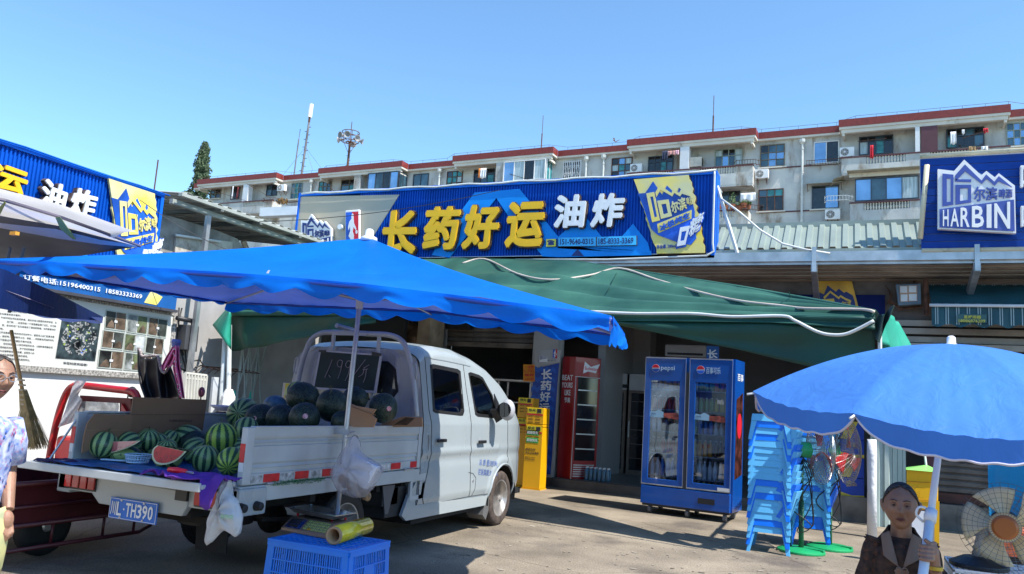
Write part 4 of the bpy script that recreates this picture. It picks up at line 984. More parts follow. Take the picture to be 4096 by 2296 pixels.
m.box(-7.3,-5.3,13.6,14.2,1.755,1.79); m.box(-7.3,-5.3,13.6,14.2,1.36,1.38); m.build('frame',STEEL,st)
m = MB(); rr = random.Random(4)
for i in range(40): m.ball((-7.1 + rr.random() * 1.7,13.7 + rr.random() * 0.35,1.42 + rr.random() * 0.04),0.04,0.04,0.03,6,4)
o = m.build('fried_snacks',mat('snack brown',(0.12,0.03,0.015),rough=0.5,var=0.4)); tag(o,'heap of dark red fried snacks on the stall shelf','food',kind='stuff')
# extractor duct
t = thing('extractor_duct',(-7.4,12.4,2.7),'big rusty round extractor duct above the van roof','duct')
pts = [on(a,b,'y',12.5) for a,b in ((1560,1285),(1600,1300),(1650,1330),(1685,1370))]
c0 = on(1690,1300,'y',12.6)
m = MB(); path = [c0 + V((-0.75 * math.cos(k * PI / 2 / 7) ,0,-0.75 * math.sin(k * PI / 2 / 7))) + V((0.1,0,0.45)) for k in range(8)]
DUC = mat('duct metal',(0.30,0.20,0.13),rough=0.45,metal=0.6,var=0.35,scale=3)
m.tube([path[0] + V((0,0,0.6))] + path,0.24,14); m.build('elbow',DUC,t)
m = MB(); 
for p,q_ in zip(path,path[1:]): m.tube([p + (q_ - p) * 0.4,p + (q_ - p) * 0.5],0.25,14)
m.build('seam',DUC,t); MB().box(path[-1].x - 0.02,path[-1].x + 0.22,12.3,12.85,path[-1].z - 0.3,path[-1].z + 0.42).build('fan_box',mat('box brown',(0.35,0.27,0.18),rough=0.7,var=0.3),t)
m = MB(); m.box(-6.95,-6.88,12.9,12.97,0.152,2.97); m.build('post',STEEL,shop)
p = on(1835,1300,'y',12.9); t = thing('black_box_unit',p,'small black box mounted on the rolled up shutter','box'); MB().box(p.x - 0.25,p.x + 0.25,12.85,12.985,p.z - 0.08,p.z + 0.08).build('casing',BLACK,t,bevel=0.01)
m = MB(); m.tube([V((p.x + 0.25,12.92,p.z)),V((p.x + 0.3,12.94,p.z - 0.1)),V((p.x + 0.28,12.96,p.z - 0.3))],0.008,4); m.build('cable',BLACK,t)
# white tile wall portion and things behind the big fridge
MB().box(-4.2,-3.75,15.9,16.4,0.152,3.18).build('inner_pillar',mat('inner tile',(0.32,0.31,0.30),rough=0.3,var=0.05),shop)
MB().box(-4.24,-4.1,13.9,17.0,0.152,3.18).build('inner_wall',_m['inner tile'],shop)
vb = thing('vertical_banner',on(2852,1385,'y',13.6),'short blue hanging banner with a white character above the big blue fridge','banner')
MB().prism([on(a,b,'y',13.6) for a,b in ((2826,1560),(2876,1565),(2876,1385),(2826,1383))],(0,0.02,0)).build('cloth',mat('banner sky',(0.02,0.10,0.32)),vb)
m = MB(); text(m,'长',[on(a,b,'y',13.59) for a,b in ((2830,1434),(2870,1434),(2870,1398),(2830,1398))],(0,-0.003,0),0.03); m.build('character',SWH,vb)
p = on(2735,1405,'y',14.5); t = thing('wall_unit',p,'white air unit high on the dark shop wall above the blue fridge','air conditioner'); MB().box(p.x - 0.35,p.x + 0.4,14.5,14.8,p.z - 0.1,p.z + 0.12).build('casing',mat('dim white',(0.4,0.4,0.41)),t,bevel=0.02)
MB().box(p.x - 0.3,p.x + 0.35,14.49,14.498,p.z - 0.07,p.z - 0.03).build('outlet',BLACK,t)
# ================================================================ left building (plane x = -9.15)
WALLW = mat('white painted wall',(0.66,0.66,0.64),rough=0.85,var=0.06,scale=0.7,bump=0.15,bscale=10,dirt=((0.42,0.38,0.33),0.62,0.9,(1,1,0.6)))
lb = thing('side_building',(-9.2,4,0),'white side building with poster board and shop sign closing the yard on the left','building')
MB().box(-15,-9.15,-6,8.3,0,3.2).build('wall',WALLW,lb)
MB().box(-9.6,-9.15,8.3,12.85,0,2.75).build('wall',mat('grey painted wall',(0.36,0.35,0.34),rough=0.85,var=0.1),lb)
MB().box(-15,-9.2,-6,8.1,3.202,3.9).build('upper_wall',WALLW,lb)
# ---- sign on the side building
s2 = thing('shop_sign',(-9,5,3.3),'blue corrugated sign on the side building ending in a torn beer can panel','sign')
SX = -9.0; y1_ = 8.12
corr((SX,0.5,2.72),(SX,7.98,2.72),(0,0,1.2),0.05,0.022,(1,0,0)).build('corrugated_panel',BLU,s2)
m = MB(); m.box(SX - 0.15,SX + 0.05,0.5,8.03,3.925,3.985); m.box(SX - 0.15,SX + 0.05,7.98,8.03,2.70,3.92); m.box(SX - 0.15,SX + 0.05,0.5,8.03,2.66,2.715); m.build('sign_frame',BLUT,s2,bevel=0.005)
MB().tube([V((SX + 0.07,0.5 + 7.6 * i / 14,3.97 + 0.01 * math.sin(i * 2))) for i in range(15)],0.010,5).build('conduit',BLUT,s2,smooth=True)
Z1 = lambda pts: z8(0,500,1.8047,pts)
def schar(ch,q,mt):
    P = [on(a,b,'x',SX + 0.13) for a,b in Z1(q)]; c = sum(P,V((0,0,0))) / 4
    m = MB(); text(m,ch,[c + (p - c) * 1.035 - V((0.075,0,0)) for p in P],(0.055,0,0),0.055); m.build('character_box',RIM,s2)
    m = MB(); text(m,ch,P,(0.02,0,0),0.045); m.build('character',mt,s2)
schar('运',[(-135,470),(155,560),(218,350),(-60,250)],YEL)
schar('油',[(265,585),(450,650),(495,450),(320,378)],SWH)
schar('炸',[(480,650),(665,690),(710,490),(535,445)],SWH)
cq = [on(a,b,'x',SX + 0.05) for a,b in Z1([(760,1010),(1160,880),(1090,480),(765,378)])]
cf = frame_on(V((SX + 0.05,cq[3].y + 0.02,2.74)),V((SX + 0.05,cq[1].y + 0.02,2.74)),V((SX + 0.05,cq[1].y + 0.02,3.93)),V((SX + 0.05,cq[3].y + 0.02,3.93)))
canpanel(cf,s2,(0.010,0,0))
MB().prism([on(a,b,'x',SX + 0.035) for a,b in Z1([(660,725),(710,688),(750,757),(700,790)])],(0.01,0,0)).build('mountain_relief',BLUL,s2)
MB().prism([V((SX + 0.035,6.2,2.73)),V((SX + 0.035,7.15,2.73)),V((SX + 0.035,6.8,3.0)),V((SX + 0.035,6.5,2.85))],(0.01,0,0)).build('mountain_relief',BLUL,s2)
# ---- phone banner under it
pb = thing('phone_banner',(-9.05,5,2.3),'long blue banner with white phone numbers under the side sign','banner')
yr = on(704,1223,'x',-9.0).y; zb = on(576,1218,'x',-9.0).z
MB().box(-9.14,-9.0,0.5,yr,zb,2.655).build('box',mat('banner deep blue',(0.008,0.09,0.30),rough=0.45),pb)
MB().box(-9.14,-8.97,0.5,yr + 0.02,zb - 0.04,zb - 0.003).build('edge_trim',mat('dark trim',(0.05,0.05,0.06)),pb)
X1 = lambda pts: [on(a,b,'x',-8.99) for a,b in z8(0,900,1.9815,pts)]
m = MB(); text(m,'订餐电话:15196400315  18583333369',X1([(180,430),(1122,588),(1128,545),(185,385)]),(0.004,0,0),0.014)
m.build('lettering',SWH,pb)
m = MB(); m.prism([p - V((0.008,0,0)) for p in X1([(1145,615),(1245,635),(1290,570),(1200,520)])],(0.004,0,0)); m.build('can_print',GOLD,pb)
# ---- poster board
po = thing('poster_board',(-9.1,6.5,1.8),'wide white poster board with text, an aerial picture and a grid of photographs','poster board')
PXx = -9.13
def X2(pts,dx=0.0): return [on(a,b,'x',PXx + 0.02 + dx) for a,b in pts]
zt2,zb2 = on(660,1258,'x',PXx).z,on(500,1490,'x',PXx).z; ye = on(672,1400,'x',PXx).y
MB().box(PXx,PXx + 0.02,1.5,ye,zb2,zt2).build('panel',mat('poster paper',(0.60,0.60,0.55),rough=0.5,var=0.03),po)
GRAN = mat('stone edging',(0.34,0.32,0.29),rough=0.8,var=0.5,scale=40)
MB().box(PXx - 0.01,PXx + 0.035,1.4,ye + 0.06,zt2 + 0.002,zt2 + 0.07).build('edging',GRAN,po); MB().box(PXx - 0.01,PXx + 0.035,1.4,ye + 0.06,zb2 - 0.07,zb2 - 0.002).build('edging',GRAN,po); MB().box(PXx - 0.01,PXx + 0.035,ye + 0.002,ye + 0.07,zb2,zt2).build('edging',GRAN,po)
m = MB()
lines = ['是属于他们一代人的情怀，因为有昔日修建解决温饱问题的工厂，','麻雀虽小五脏俱全，医院，公园，学校，菜市场，最','到现在也算是极其丰富的；','午饭时间左邻右舍的拼桌，周末长征公园里的欢声笑语，五','龙门阵……这里的每一个角落都装满了记忆。多元蜕','型，昔日的老厂区已经褪去了曾经的辉煌，长药厚厚的历','打卡地。','几乎还是原汁原味的老式活动中心，喜爱老人出门赶集也是','，甜皮鸭，小摊狼牙土豆，锅盔……特别是长药油炸的先','下班路过不会空着肚子离开这里。','但也保留住让人放松闲适的生活，公园的桌椅磨合花','悠闲娱乐的时光……半个世纪的磨盘','永远值得被铭记和珍藏，这里您人的','在何处都埋藏在心底的港湾。','追到儿时那段无忧无虑的时光。']
for i,s in enumerate(lines):
    yl = 1244 + i * 14.2; xr_ = 234 - i * 2.3; full = 240 * len(s) / 28.0
    xl_ = xr_ - full if len(s) > 16 else -20 + (0 if len(s) < 13 else 20); xr2 = xr_ if len(s) > 16 else xl_ + full
    sl = 0.10 - 0.002 * i
    text(m,s,X2([(xl_,yl + 8 - (xr_ - xl_) * sl),(xr2,yl + 8 - (xr_ - xr2) * sl),(xr2,yl - (xr_ - xr2) * sl),(xl_,yl - (xr_ - xl_) * sl)],0.003),(0.001,0,0),0.0)
text(m,'长征社区欢迎您!',X2([(252,1456),(349,1465),(350,1455),(253,1446)],0.003),(0.001,0,0),0.03)
m.build('lettering',mat('ink',(0.05,0.05,0.06)),po)
m = MB(); A = X2([(222,1432),(380,1444),(402,1290),(250,1262)],0.004); m.prism(A,(0.003,0,0)); m.build('aerial_picture',mat('aerial dark',(0.03,0.045,0.05),rough=0.4,var=0.8,scale=9),po)
rr = random.Random(9)
for nm,mt,n_ in (('roof_print',mat('aerial roofs',(0.34,0.34,0.33),rough=0.5,var=0.4,scale=9),150),('blue_roof_print',CANB,7),('green_print',mat('aerial green',(0.25,0.35,0.05)),12)):
    m = MB(); fA = frame_on(*A)
    for i in range(n_):
        x = rr.uniform(0.05,0.93); y = rr.uniform(0.14,0.93); 
        if (x - 0.5) ** 2 + (y - 0.55) ** 2 > 0.19: continue
        if nm[0] == 'b': x = rr.uniform(0.55,0.8); y = rr.uniform(0.14,0.26) if i > 2 else 0.55; x = x if i > 2 else 0.25
        a = rr.uniform(0,PI); L_,w_ = rr.uniform(0.012,0.045),rr.uniform(0.01,0.02)
        ca,sa = math.cos(a),math.sin(a)
        m.poly([fA(x + (dx * ca - dy * sa),y + (dx * sa + dy * ca)) + V((0.0045 + i * 1e-5,0,0)) for dx,dy in ((-L_,-w_),(L_,-w_),(L_,w_),(-L_,w_))])
    o = m.build(nm,mt,po); o['kind'] = 'stuff'
PHD = [mat('photo dark',(0.04,0.045,0.04),rough=0.3,var=1.0,scale=5,c2=(0.01,0.01,0.01)),mat('photo green',(0.10,0.12,0.06),rough=0.3,var=0.9,scale=6,c2=(0.02,0.02,0.015)),mat('photo brown',(0.12,0.085,0.06),rough=0.3,var=0.7,scale=7,c2=(0.04,0.03,0.02)),mat('photo sky',(0.40,0.42,0.42),rough=0.3,var=0.6,scale=4,c2=(0.06,0.07,0.06))]
cells = [((832,815),(992,838),(1000,700),(843,675)),((1008,843),(1158,866),(1170,728),(1018,703)),((1172,868),(1312,890),(1328,752),(1184,730)),
         ((805,968),(968,985),(985,858),(820,835)),((983,990),(1140,1010),(1152,885),(995,862)),((1150,1012),(1283,1030),(1298,905),(1165,888)),
         ((775,1125),(968,1142),(985,1008),(790,990)),((983,1144),(1100,1152),(1112,1028),(998,1012)),((1108,1152),(1270,1170),(1284,1048),(1122,1030))]
m2 = MB(); m3 = MB()
for i,c_ in enumerate(cells):
    q = X2(z8(0,900,1.9815,c_),0.006); f = frame_on(*q)
    m3.ring([f(-0.03,-0.04),f(1.03,-0.04),f(1.03,1.04),f(-0.03,1.04)],[f(0,0),f(1,0),f(1,1),f(0,1)],(0.004,0,0))
    for k,(xa,xb) in enumerate(((0.02,0.48),(0.52,0.98))):
        ph = MB(); ph.prism([f(xa,0.03),f(xb,0.03),f(xb,0.97),f(xa,0.97)],(0.002,0,0)); ph.build('photograph',PHD[(i * 3 + k * 2 + i // 3) % 4],po)
        # simple picture content
        if (i + k) % 2 == 0:
            ph = MB(); ph.prism([f(xa + (xb - xa) * u,v) + V((0.003,0,0)) for u,v in ((0.1,0.05),(0.9,0.05),(0.85,0.35),(0.6,0.5),(0.3,0.32))],(0.001,0,0)); ph.build('photograph_print',PHD[2],po)
    m2.prism([f(0.43,0.38) + V((0.004,0,0)),f(0.57,0.38) + V((0.004,0,0)),f(0.57,0.5) + V((0.004,0,0)),f(0.43,0.5) + V((0.004,0,0))],(0.002,0,0))
m2.build('caption_tag',WHITE,po); m3.build('photo_frame',mat('photo mount',(0.45,0.48,0.42)),po)
# ---- meter box, pipes and wires on the grey wall
t = thing('water_heater',on(768,1350,'x',-9.0),'dark flat water heater box on the grey wall with a bent flue','water heater')
MB().prism([on(a,b,'x',-8.95) for a,b in ((737,1398),(788,1408),(798,1305),(748,1298))],(-0.18,0,0)).build('casing',mat('heater grey',(0.055,0.055,0.06),rough=0.35),t,bevel=0.01)
m = MB(); m.tube([on(708,1272,'x',-9.0),on(770,1284,'x',-9.0),on(773,1300,'x',-9.0)],0.035,8); m.build('flue',BLACK,t,smooth=True)
m = MB()
for k,pts in enumerate([[(717,1230),(712,1360),(725,1400)],[(728,1232),(715,1290),(718,1380),(735,1420)],[(742,1405),(745,1450),(760,1470)],[(722,1400),(740,1460),(742,1490)],[(770,1410),(768,1440),(752,1455)],[(760,1445),(800,1440),(812,1460),(780,1470)],[(725,1450),(718,1470),(740,1485)]]):
    m.tube([on(a,b,'x',-9.1 + 0.01 * k) for a,b in pts],0.012,5)
tag(m.build('wall_wires',BLACK,smooth=True),'tangle of dark wires and pipes below the water heater','cable')
m = MB(); a = on(810,1465,'x',-9.0); b = on(1000,1480,'x',-9.0)
m.tube([V((-9.0,a.y,a.z)),V((-9.0,b.y,a.z))],0.012,5); m.tube([V((-8.8,a.y,a.z - 0.04)),V((-8.8,b.y,a.z - 0.04))],0.008,5)
for k in range(9): y = a.y + (b.y - a.y) * k / 8; m.tube([V((-9.12,y,a.z - 0.1)),V((-9.0,y,a.z)),V((-8.8,y,a.z - 0.04))],0.006,4)
tag(m.build('wire_rack',IRON),'small wire rack on the grey wall behind the green tent post','rack')
t = thing('barred_gate',on(760,1600,'x',-8.6),'white barred gate leaning behind the pink umbrella','gate')
f = frame_on(*[on(a,b,'x',-8.5) for a,b in ((735,1640),(812,1645),(826,1502),(742,1492))])
m = MB()
for k in range(8): m = m.tube([f(k / 7,0),f(k / 7,1)],0.022,5)
m.tube([f(0,1),f(1,1)],0.02,5); m.tube([f(0,0.86),f(1,0.86)],0.012,5); m.tube([f(0,0.05),f(1,0.05)],0.02,5); m.build('bars',mat('cream bars',(0.55,0.54,0.48),rough=0.5),t)
MB().prism([on(a,b,'x',-8.7) for a,b in ((842,1650),(872,1650),(878,1510),(855,1508))],(-0.04,0,0)).build('leaning_board',mat('board grey',(0.48,0.5,0.52)),t)

# ================================================================ shed roof behind
sh = thing('shed_roof',(-10,10,3),'open sided metal shed roof on posts behind the blue tent','shed')
corr((-8.75,8.15,4.02),(-8.75,12.4,4.02),(-5.5,0,0.55),0.2,0.03,(0,0,1)).build('roof_sheet',mat('shed sheet',(0.40,0.42,0.38),rough=0.5,var=0.15),sh,solid=0.004)
m = MB(); m.box(-8.93,-8.86,8.1,12.4,3.86,3.93); m.box(-8.77,-8.70,8.1,12.4,3.965,4.01); m.build('eave_beam',mat('beam grey',(0.33,0.35,0.32),rough=0.6),sh)
m = MB()
for y in (8.9,9.75,10.75,11.8): m.box(-13.5,-8.7,y - 0.03,y + 0.03,3.93,3.99)
m.build('purlin',mat('purlin grey',(0.13,0.14,0.13),rough=0.7),sh)
p = on(838,830,'x',-8.9); MB().box(-8.93,-8.87,p.y - 0.035,p.y + 0.035,0,3.86).build('post',STEEL,sh)
p = on(1150,900,'x',-9.5); m = MB(); m.tube([V((-10,11.35,0)),V((-10,11.35,3.9))],0.09,10); m.build('post',PLASTW,sh)
m = MB(); m.tube([V((-10,11.35,3.3)),V((-10,10.8,3.92))],0.05,6); m.build('brace',PLASTW,sh)
MB().box(-13.9,-13.8,6.5,13.5,0,4.5).build('back_wall',mat('shed dark wall',(0.10,0.095,0.09),rough=0.9,var=0.3),sh)
MB().box(-13.8,-9.3,14.2,14.3,0,4.3).build('end_wall',mat('shed grey wall',(0.17,0.165,0.15),rough=0.9,var=0.3),sh)
MB().box(-13.8,-9.7,8.35,13.0,3.0,3.06).build('ceiling_slab',_m['shed dark wall'],sh)
pw = thing('parapet_wall',(-9.3,8.8,2.7),'sloping rough concrete parapet between the side sign and the shed','wall')
MB().prism([on(a,b,'x',-9.2) for a,b in ((640,1010),(985,1010),(950,955),(850,915),(660,858),(640,855))],(-0.25,0,0)).build('concrete',mat('raw concrete',(0.30,0.28,0.25),rough=0.95,var=0.25,scale=5),pw)
m = MB(); m.prism([on(a,b,'x',-9.15) for a,b in ((700,1010),(930,1010),(930,968),(706,938))],(-0.04,0,0)); m.build('render_panel',mat('render panel',(0.50,0.46,0.39),rough=0.9,dirt=((0.25,0.2,0.15),0.5,4,(1,1,1))),pw)
m = MB(); m.tube([on(702,940,'x',-9.1),on(880,966,'x',-9.1)],0.02,6); m.build('pipe',PVC,pw)
m = MB(); a,b = on(1040,838,'y',12.4),on(1188,830,'y',12.4); m.box(a.x,b.x,12.4,12.6,a.z - 0.14,a.z + 0.04)
tag(m.build('metal_duct',mat('pale duct',(0.66,0.68,0.70),rough=0.4)),'pale rectangular metal duct ending at the big sign','duct')
m = MB()
for a,b,w in (((0,650),(1000,930),10.5),((560,800),(1350,1090),9.5),((530,870),(2000,760),11)):
    A,B = on(*a,'y',w - 2),on(*b,'y',w); m.tube([A + (B - A) * t_ - V((0,0,0.25 * 4 * t_ * (1 - t_))) for t_ in [k / 10 for k in range(11)]],0.006,4)
tag(m.build('overhead_wires',BLACK),'thin dark wires crossing above the side sign','cable')

# ================================================================ green push-out tent
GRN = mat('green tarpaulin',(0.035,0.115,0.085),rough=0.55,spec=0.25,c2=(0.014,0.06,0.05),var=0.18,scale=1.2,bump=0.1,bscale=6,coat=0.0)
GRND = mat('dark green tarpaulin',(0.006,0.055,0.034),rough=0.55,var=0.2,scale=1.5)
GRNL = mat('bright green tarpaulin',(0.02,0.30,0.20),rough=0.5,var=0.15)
gt = thing('green_tent',(-4,9,0),'long dark green tarpaulin tent reaching out from the shop front','tent')
def lerp_poly(P,t):
    L = [0]
    for a,b in zip(P,P[1:]): L.append(L[-1] + (b - a).length)
    s = t * L[-1]
    for i in range(len(P) - 1):
        if s <= L[i + 1] + 1e-9: return P[i].lerp(P[i + 1],(s - L[i]) / max(1e-9,L[i + 1] - L[i]))
    return P[-1].copy()
EAVE = [on(905,1225,'y',9.3),on(1500,1232,'y',9.1),on(2400,1247,'y',8.8),on(3120,1262,'y',8.5),on(3500,1274,'y',8.3)]
HIP = [V((-8.6,11.8,3.72)),V((-6.2,11.85,3.76)),on(1830,1033,'y',11.8),on(2300,1042,'y',11.1),on(2626,1092,'y',10.5),on(2952,1141,'y',9.8),on(3278,1198,'y',8.95),on(3500,1240,'y',8.35)]
def awn(a,b):
    A = lerp_poly(EAVE,a); B = lerp_poly(HIP,a); p = A.lerp(B,b)
    edge = math.sin(PI * min(1,max(0,b)))
    p.z += -0.16 * edge * (1 - a * 0.75) - 0.05 * edge * math.sin(a * 9.0) * (1 - a) + 0.085 * edge * math.sin(b * 27 + a * 5 + 1.5 * math.sin(a * 11)) * (0.35 + 0.6 * a) + 0.02 * edge * noise.noise(V((a * 7,b * 11,3)))
    p.z += 0.012 * noise.noise(V((a * 22,b * 6,0)))
    return p
m = MB(); m.grid(awn,90,26); awo = m.build('canopy',GRN,gt,smooth=True)
from mathutils.bvhtree import BVHTree
awt = BVHTree.FromPolygons([V(v) for v in m.v],m.f)
def onawn(px,py):
    d = ray(px,py).normalized(); h = awt.ray_cast(CAM,d)
    return (h[0] - d * 0.03) if h[0] else on(px,py,'y',8.9)
z3 = lambda pts: z8(2300,1000,1.84,pts)
def smoothp(P,k=5):
    out = []
    for i in range(len(P) - 1):
        p0,p1,p2,p3 = P[max(0,i - 1)],P[i],P[i + 1],P[min(len(P) - 1,i + 2)]
        for j in range(k):
            t = j / k; out.append(0.5 * ((2 * p1) + (p2 - p0) * t + (2 * p0 - 5 * p1 + 4 * p2 - p3) * t * t + (3 * p1 - p0 - 3 * p2 + p3) * t ** 3))
    return out + [P[-1]]
HOSE = mat('cable cream',(0.60,0.50,0.42),rough=0.5,var=0.15)
c1 = [(1200 + 1230 / 1.894,900 + 290 / 1.894),(1200 + 1400 / 1.894,900 + 258 / 1.894),(1200 + 1650 / 1.894,900 + 370 / 1.894),(1200 + 1900 / 1.894,900 + 415 / 1.894),(1200 + 2200 / 1.894,900 + 380 / 1.894)] + z3([(330,135),(600,218),(900,305),(1200,372),(1520,410),(1700,430),(2100,437),(2200,455)])
c2 = z3([(120,452),(450,467),(850,467),(1150,490),(1520,485),(1620,520),(1780,600),(1900,625),(2020,610),(2200,520)])
for pts,lab in ((c1,'upper cream cable draped in swags across the green tent'),(c2,'lower grey white cable drooping along the green tent eave')):
    P3 = smoothp([onawn(a,b) for a,b in pts] if 'cream' in lab else [on(a,b,'y',8.66 - (a - 2400) * 0.00042) for a,b in pts])
    tag(MB().tube(P3,0.016,6).build('draped_cable',HOSE if 'cream' in lab else PVC,smooth=True),lab,'cable')
m = MB()
for a,b,c_,d_ in ((310,170,245,305),(1575,310,1590,350),(1515,450,1525,500),(2200,520,2185,612),(255,440,262,465),(850,455,856,480)):
    m.tube([onawn(*z3([(a,b)])[0]) - V((0,0.02,0)),onawn(*z3([(c_,d_)])[0]) - V((0,0.03,0))],0.005,4)
m.build('cable_tie',GRND,gt)
m = MB(); m.tube([lerp_poly(EAVE,k / 30) + V((0,0.02,0.0)) for k in range(31)],0.022,6); m.tube([lerp_poly(HIP,0.27 + 0.73 * k / 30) - V((0,0,0.02)) for k in range(31)],0.025,6)
m.build('edge_bar',GRN,gt,smooth=True)
# hem band and hanging skirt
def skirt(px_top,px_bot,yf,mt,name,fold=0.03,nf=30,dy=0.0):
    def f(a,b):
        T = lerp2(px_top,a); B = lerp2(px_bot,a); x = T[0] + (B[0] - T[0]) * b; y_ = T[1] + (B[1] - T[1]) * b
        p = on(x,y_,'y',yf(a) + dy); p.y += fold * math.sin(a * nf + 2 * math.sin(a * 7)) * b + 0.02 * math.sin(b * 7 + a * 5); return p
    m = MB(); m.grid(f,80,8); return m.build(name,mt,gt,smooth=True,solid=0.006)
def lerp2(P,t):
    n = len(P) - 1; s = t * n; i = min(n - 1,int(s)); k = s - i
    return (P[i][0] + (P[i + 1][0] - P[i][0]) * k,P[i][1] + (P[i + 1][1] - P[i][1]) * k)
skirt([(905,1225),(1700,1236),(2460,1250),(3120,1262),(3500,1274)],[(905,1262),(1700,1262),(2460,1282),(3080,1290),(3500,1320)],lambda a: 9.28 - a * 1.0,GRN,'hem_band',0.01)
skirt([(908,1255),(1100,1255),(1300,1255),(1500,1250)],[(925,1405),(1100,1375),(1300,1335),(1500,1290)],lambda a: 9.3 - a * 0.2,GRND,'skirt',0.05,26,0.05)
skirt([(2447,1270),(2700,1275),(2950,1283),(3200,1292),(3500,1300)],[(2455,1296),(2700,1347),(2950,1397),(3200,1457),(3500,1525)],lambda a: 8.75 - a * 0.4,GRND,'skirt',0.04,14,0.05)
# torn corner curtain lit by the sun
def corner(a,b):
    P = [(3500,1262),(3560,1255),(3580,1282),(3590,1290)]; Q = [(3518,1376),(3560,1400),(3610,1420),(3655,1425)]
    T,B = lerp2(P,a),lerp2(Q,a); x = T[0] + (B[0] - T[0]) * b; y_ = T[1] + (B[1] - T[1]) * b
    p = on(x,y_,'y',8.4 + a * 0.9); p.x += 0.05 * math.sin(a * 16) * (0.3 + b); return p
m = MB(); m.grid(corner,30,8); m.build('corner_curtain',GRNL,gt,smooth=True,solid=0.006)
m = MB(); m.grid(lambda a,b: on(3505 + 75 * a - 25 * b,1240 + 20 * math.sin(a * 5) + 120 * b * (1 - abs(a - 0.5)),'y',8.3 + 0.05 * math.sin(a * 12)),12,8); m.build('torn_flap',mat('dark flap',(0.012,0.035,0.03),rough=0.5),gt,smooth=True)
# left corner flap, posts
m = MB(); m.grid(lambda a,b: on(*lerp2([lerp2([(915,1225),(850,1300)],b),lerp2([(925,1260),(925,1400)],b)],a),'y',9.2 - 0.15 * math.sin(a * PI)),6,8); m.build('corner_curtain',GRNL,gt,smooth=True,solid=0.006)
POST = mat('white tent post',(0.62,0.66,0.66),rough=0.45,var=0.06)
m = MB()
for xa,ya,xb,yb in ((905,1260,880,1700),(918,1300,912,1700)):
    a = on(xa,ya,'y',9.25); b = on(xb,yb,'y',9.25); d = (b - a); k = (0.0 - a.z) / d.z; m.tube([a,a + d * k],0.035,8)
m.build('post',POST,gt)
p = on(912,1600,'y',9.2); MB().lathe(V((p.x,p.y,p.z - 0.2)),(0,0,1),[(0,0.11),(0.25,0.10),(0.36,0.05)],8).build('wrapped_post_foot',WHITE,gt)
p = on(3520,1330,'y',8.35); m = MB(); m.tube([V((p.x,p.y,2.42)),V((p.x + 0.1,12.9,2.75))],0.025,6); m.tube([V((p.x,p.y + 0.03,2.42)),V((p.x,p.y + 0.06,2.0))],0.02,6); m.build('support_arm',POST,gt)
# folded scissor frames standing in the dark behind the truck
FR = mat('frame grey green',(0.30,0.36,0.35),rough=0.5,var=0.15); TEALC = mat('teal sleeve',(0.02,0.42,0.33),rough=0.6)
sx = [955,985,1018,1045,1075,1105,1133]
for i,px in enumerate(sx):
    yy = 9.8 + i * 0.35; p = on(px,1500,'y',yy); t = thing('tent_frame',(p.x,yy,0),['first folded tent frame beside the white tent posts','second folded tent frame from the white posts','third folded tent frame from the white posts','middle folded tent frame of the dark row','third last folded tent frame of the dark row','second last folded tent frame of the dark row','last folded tent frame nearest the truck guard'][i],'tent frame','folded tent frames behind the truck')
    MB().tube([V((p.x,yy,0)),V((p.x + 0.02,yy,2.3))],0.024,6).build('pole',FR,t)
    m = MB(); m.tube([V((p.x - 0.02,yy - .05,1.0)),V((p.x + 0.13,yy + 0.12,2.25))],0.014,5); m.tube([V((p.x + 0.14,yy + .1,0.9)),V((p.x - 0.0,yy - 0.02,2.2))],0.014,5); m.build('brace',FR,t)
    if i % 2 == 0 or i == 5: MB().lathe(V((p.x - 0.01,yy - 0.04,0.8)),(0,0,1),[(0,0.07),(0.3,0.05),(0.48,0.015)],6).build('sleeve',TEALC,t)
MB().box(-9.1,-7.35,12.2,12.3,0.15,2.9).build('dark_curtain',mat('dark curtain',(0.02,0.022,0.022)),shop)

# ================================================================ blue market tent over the truck
def fabric(name,c,tr,rough=0.5,bump=0.25,bscale=9,stretch=(1,1,1),var=0.07,inner=None):
    m = bpy.data.materials.new(name); m.use_nodes = True; n = m.node_tree.nodes; L = m.node_tree.links
    b = n['Principled BSDF']; out = n['Material Output']; b.inputs['Roughness'].default_value = rough; b.inputs['Specular IOR Level'].default_value = 0.2
    tcn = n.new('ShaderNodeTexCoord'); mp = n.new('ShaderNodeMapping'); mp.inputs['Scale'].default_value = stretch; L.new(tcn.outputs['Object'],mp.inputs[0])
    nz = n.new('ShaderNodeTexNoise'); nz.inputs['Scale'].default_value = 2.2; nz.inputs['Detail'].default_value = 7; L.new(mp.outputs[0],nz.inputs[0])
    r = n.new('ShaderNodeValToRGB'); r.color_ramp.elements[0].position = 0.3; r.color_ramp.elements[0].color = (*[x * (1 - var * 2) for x in c],1); r.color_ramp.elements[1].position = 0.7; r.color_ramp.elements[1].color = (*[min(1,x * (1 + var)) for x in c],1)
    L.new(nz.outputs[0],r.inputs[0]); L.new(r.outputs[0],b.inputs['Base Color'])
    n3 = n.new('ShaderNodeTexNoise'); n3.inputs['Scale'].default_value = bscale; n3.inputs['Detail'].default_value = 6; n3.inputs['Distortion'].default_value = 1.2; L.new(mp.outputs[0],n3.inputs[0])
    bp_ = n.new('ShaderNodeBump'); bp_.inputs['Strength'].default_value = bump; bp_.inputs['Distance'].default_value = 0.03; L.new(n3.outputs[0],bp_.inputs['Height']); L.new(bp_.outputs[0],b.inputs['Normal'])
    t = n.new('ShaderNodeBsdfTranslucent'); L.new(r.outputs[0],t.inputs[0]); L.new(bp_.outputs[0],t.inputs['Normal'])
    mx = n.new('ShaderNodeMixShader'); mx.inputs[0].default_value = tr; L.new(b.outputs[0],mx.inputs[1]); L.new(t.outputs[0],mx.inputs[2]); L.new(mx.outputs[0],out.inputs[0])
    _m[name] = m; return m
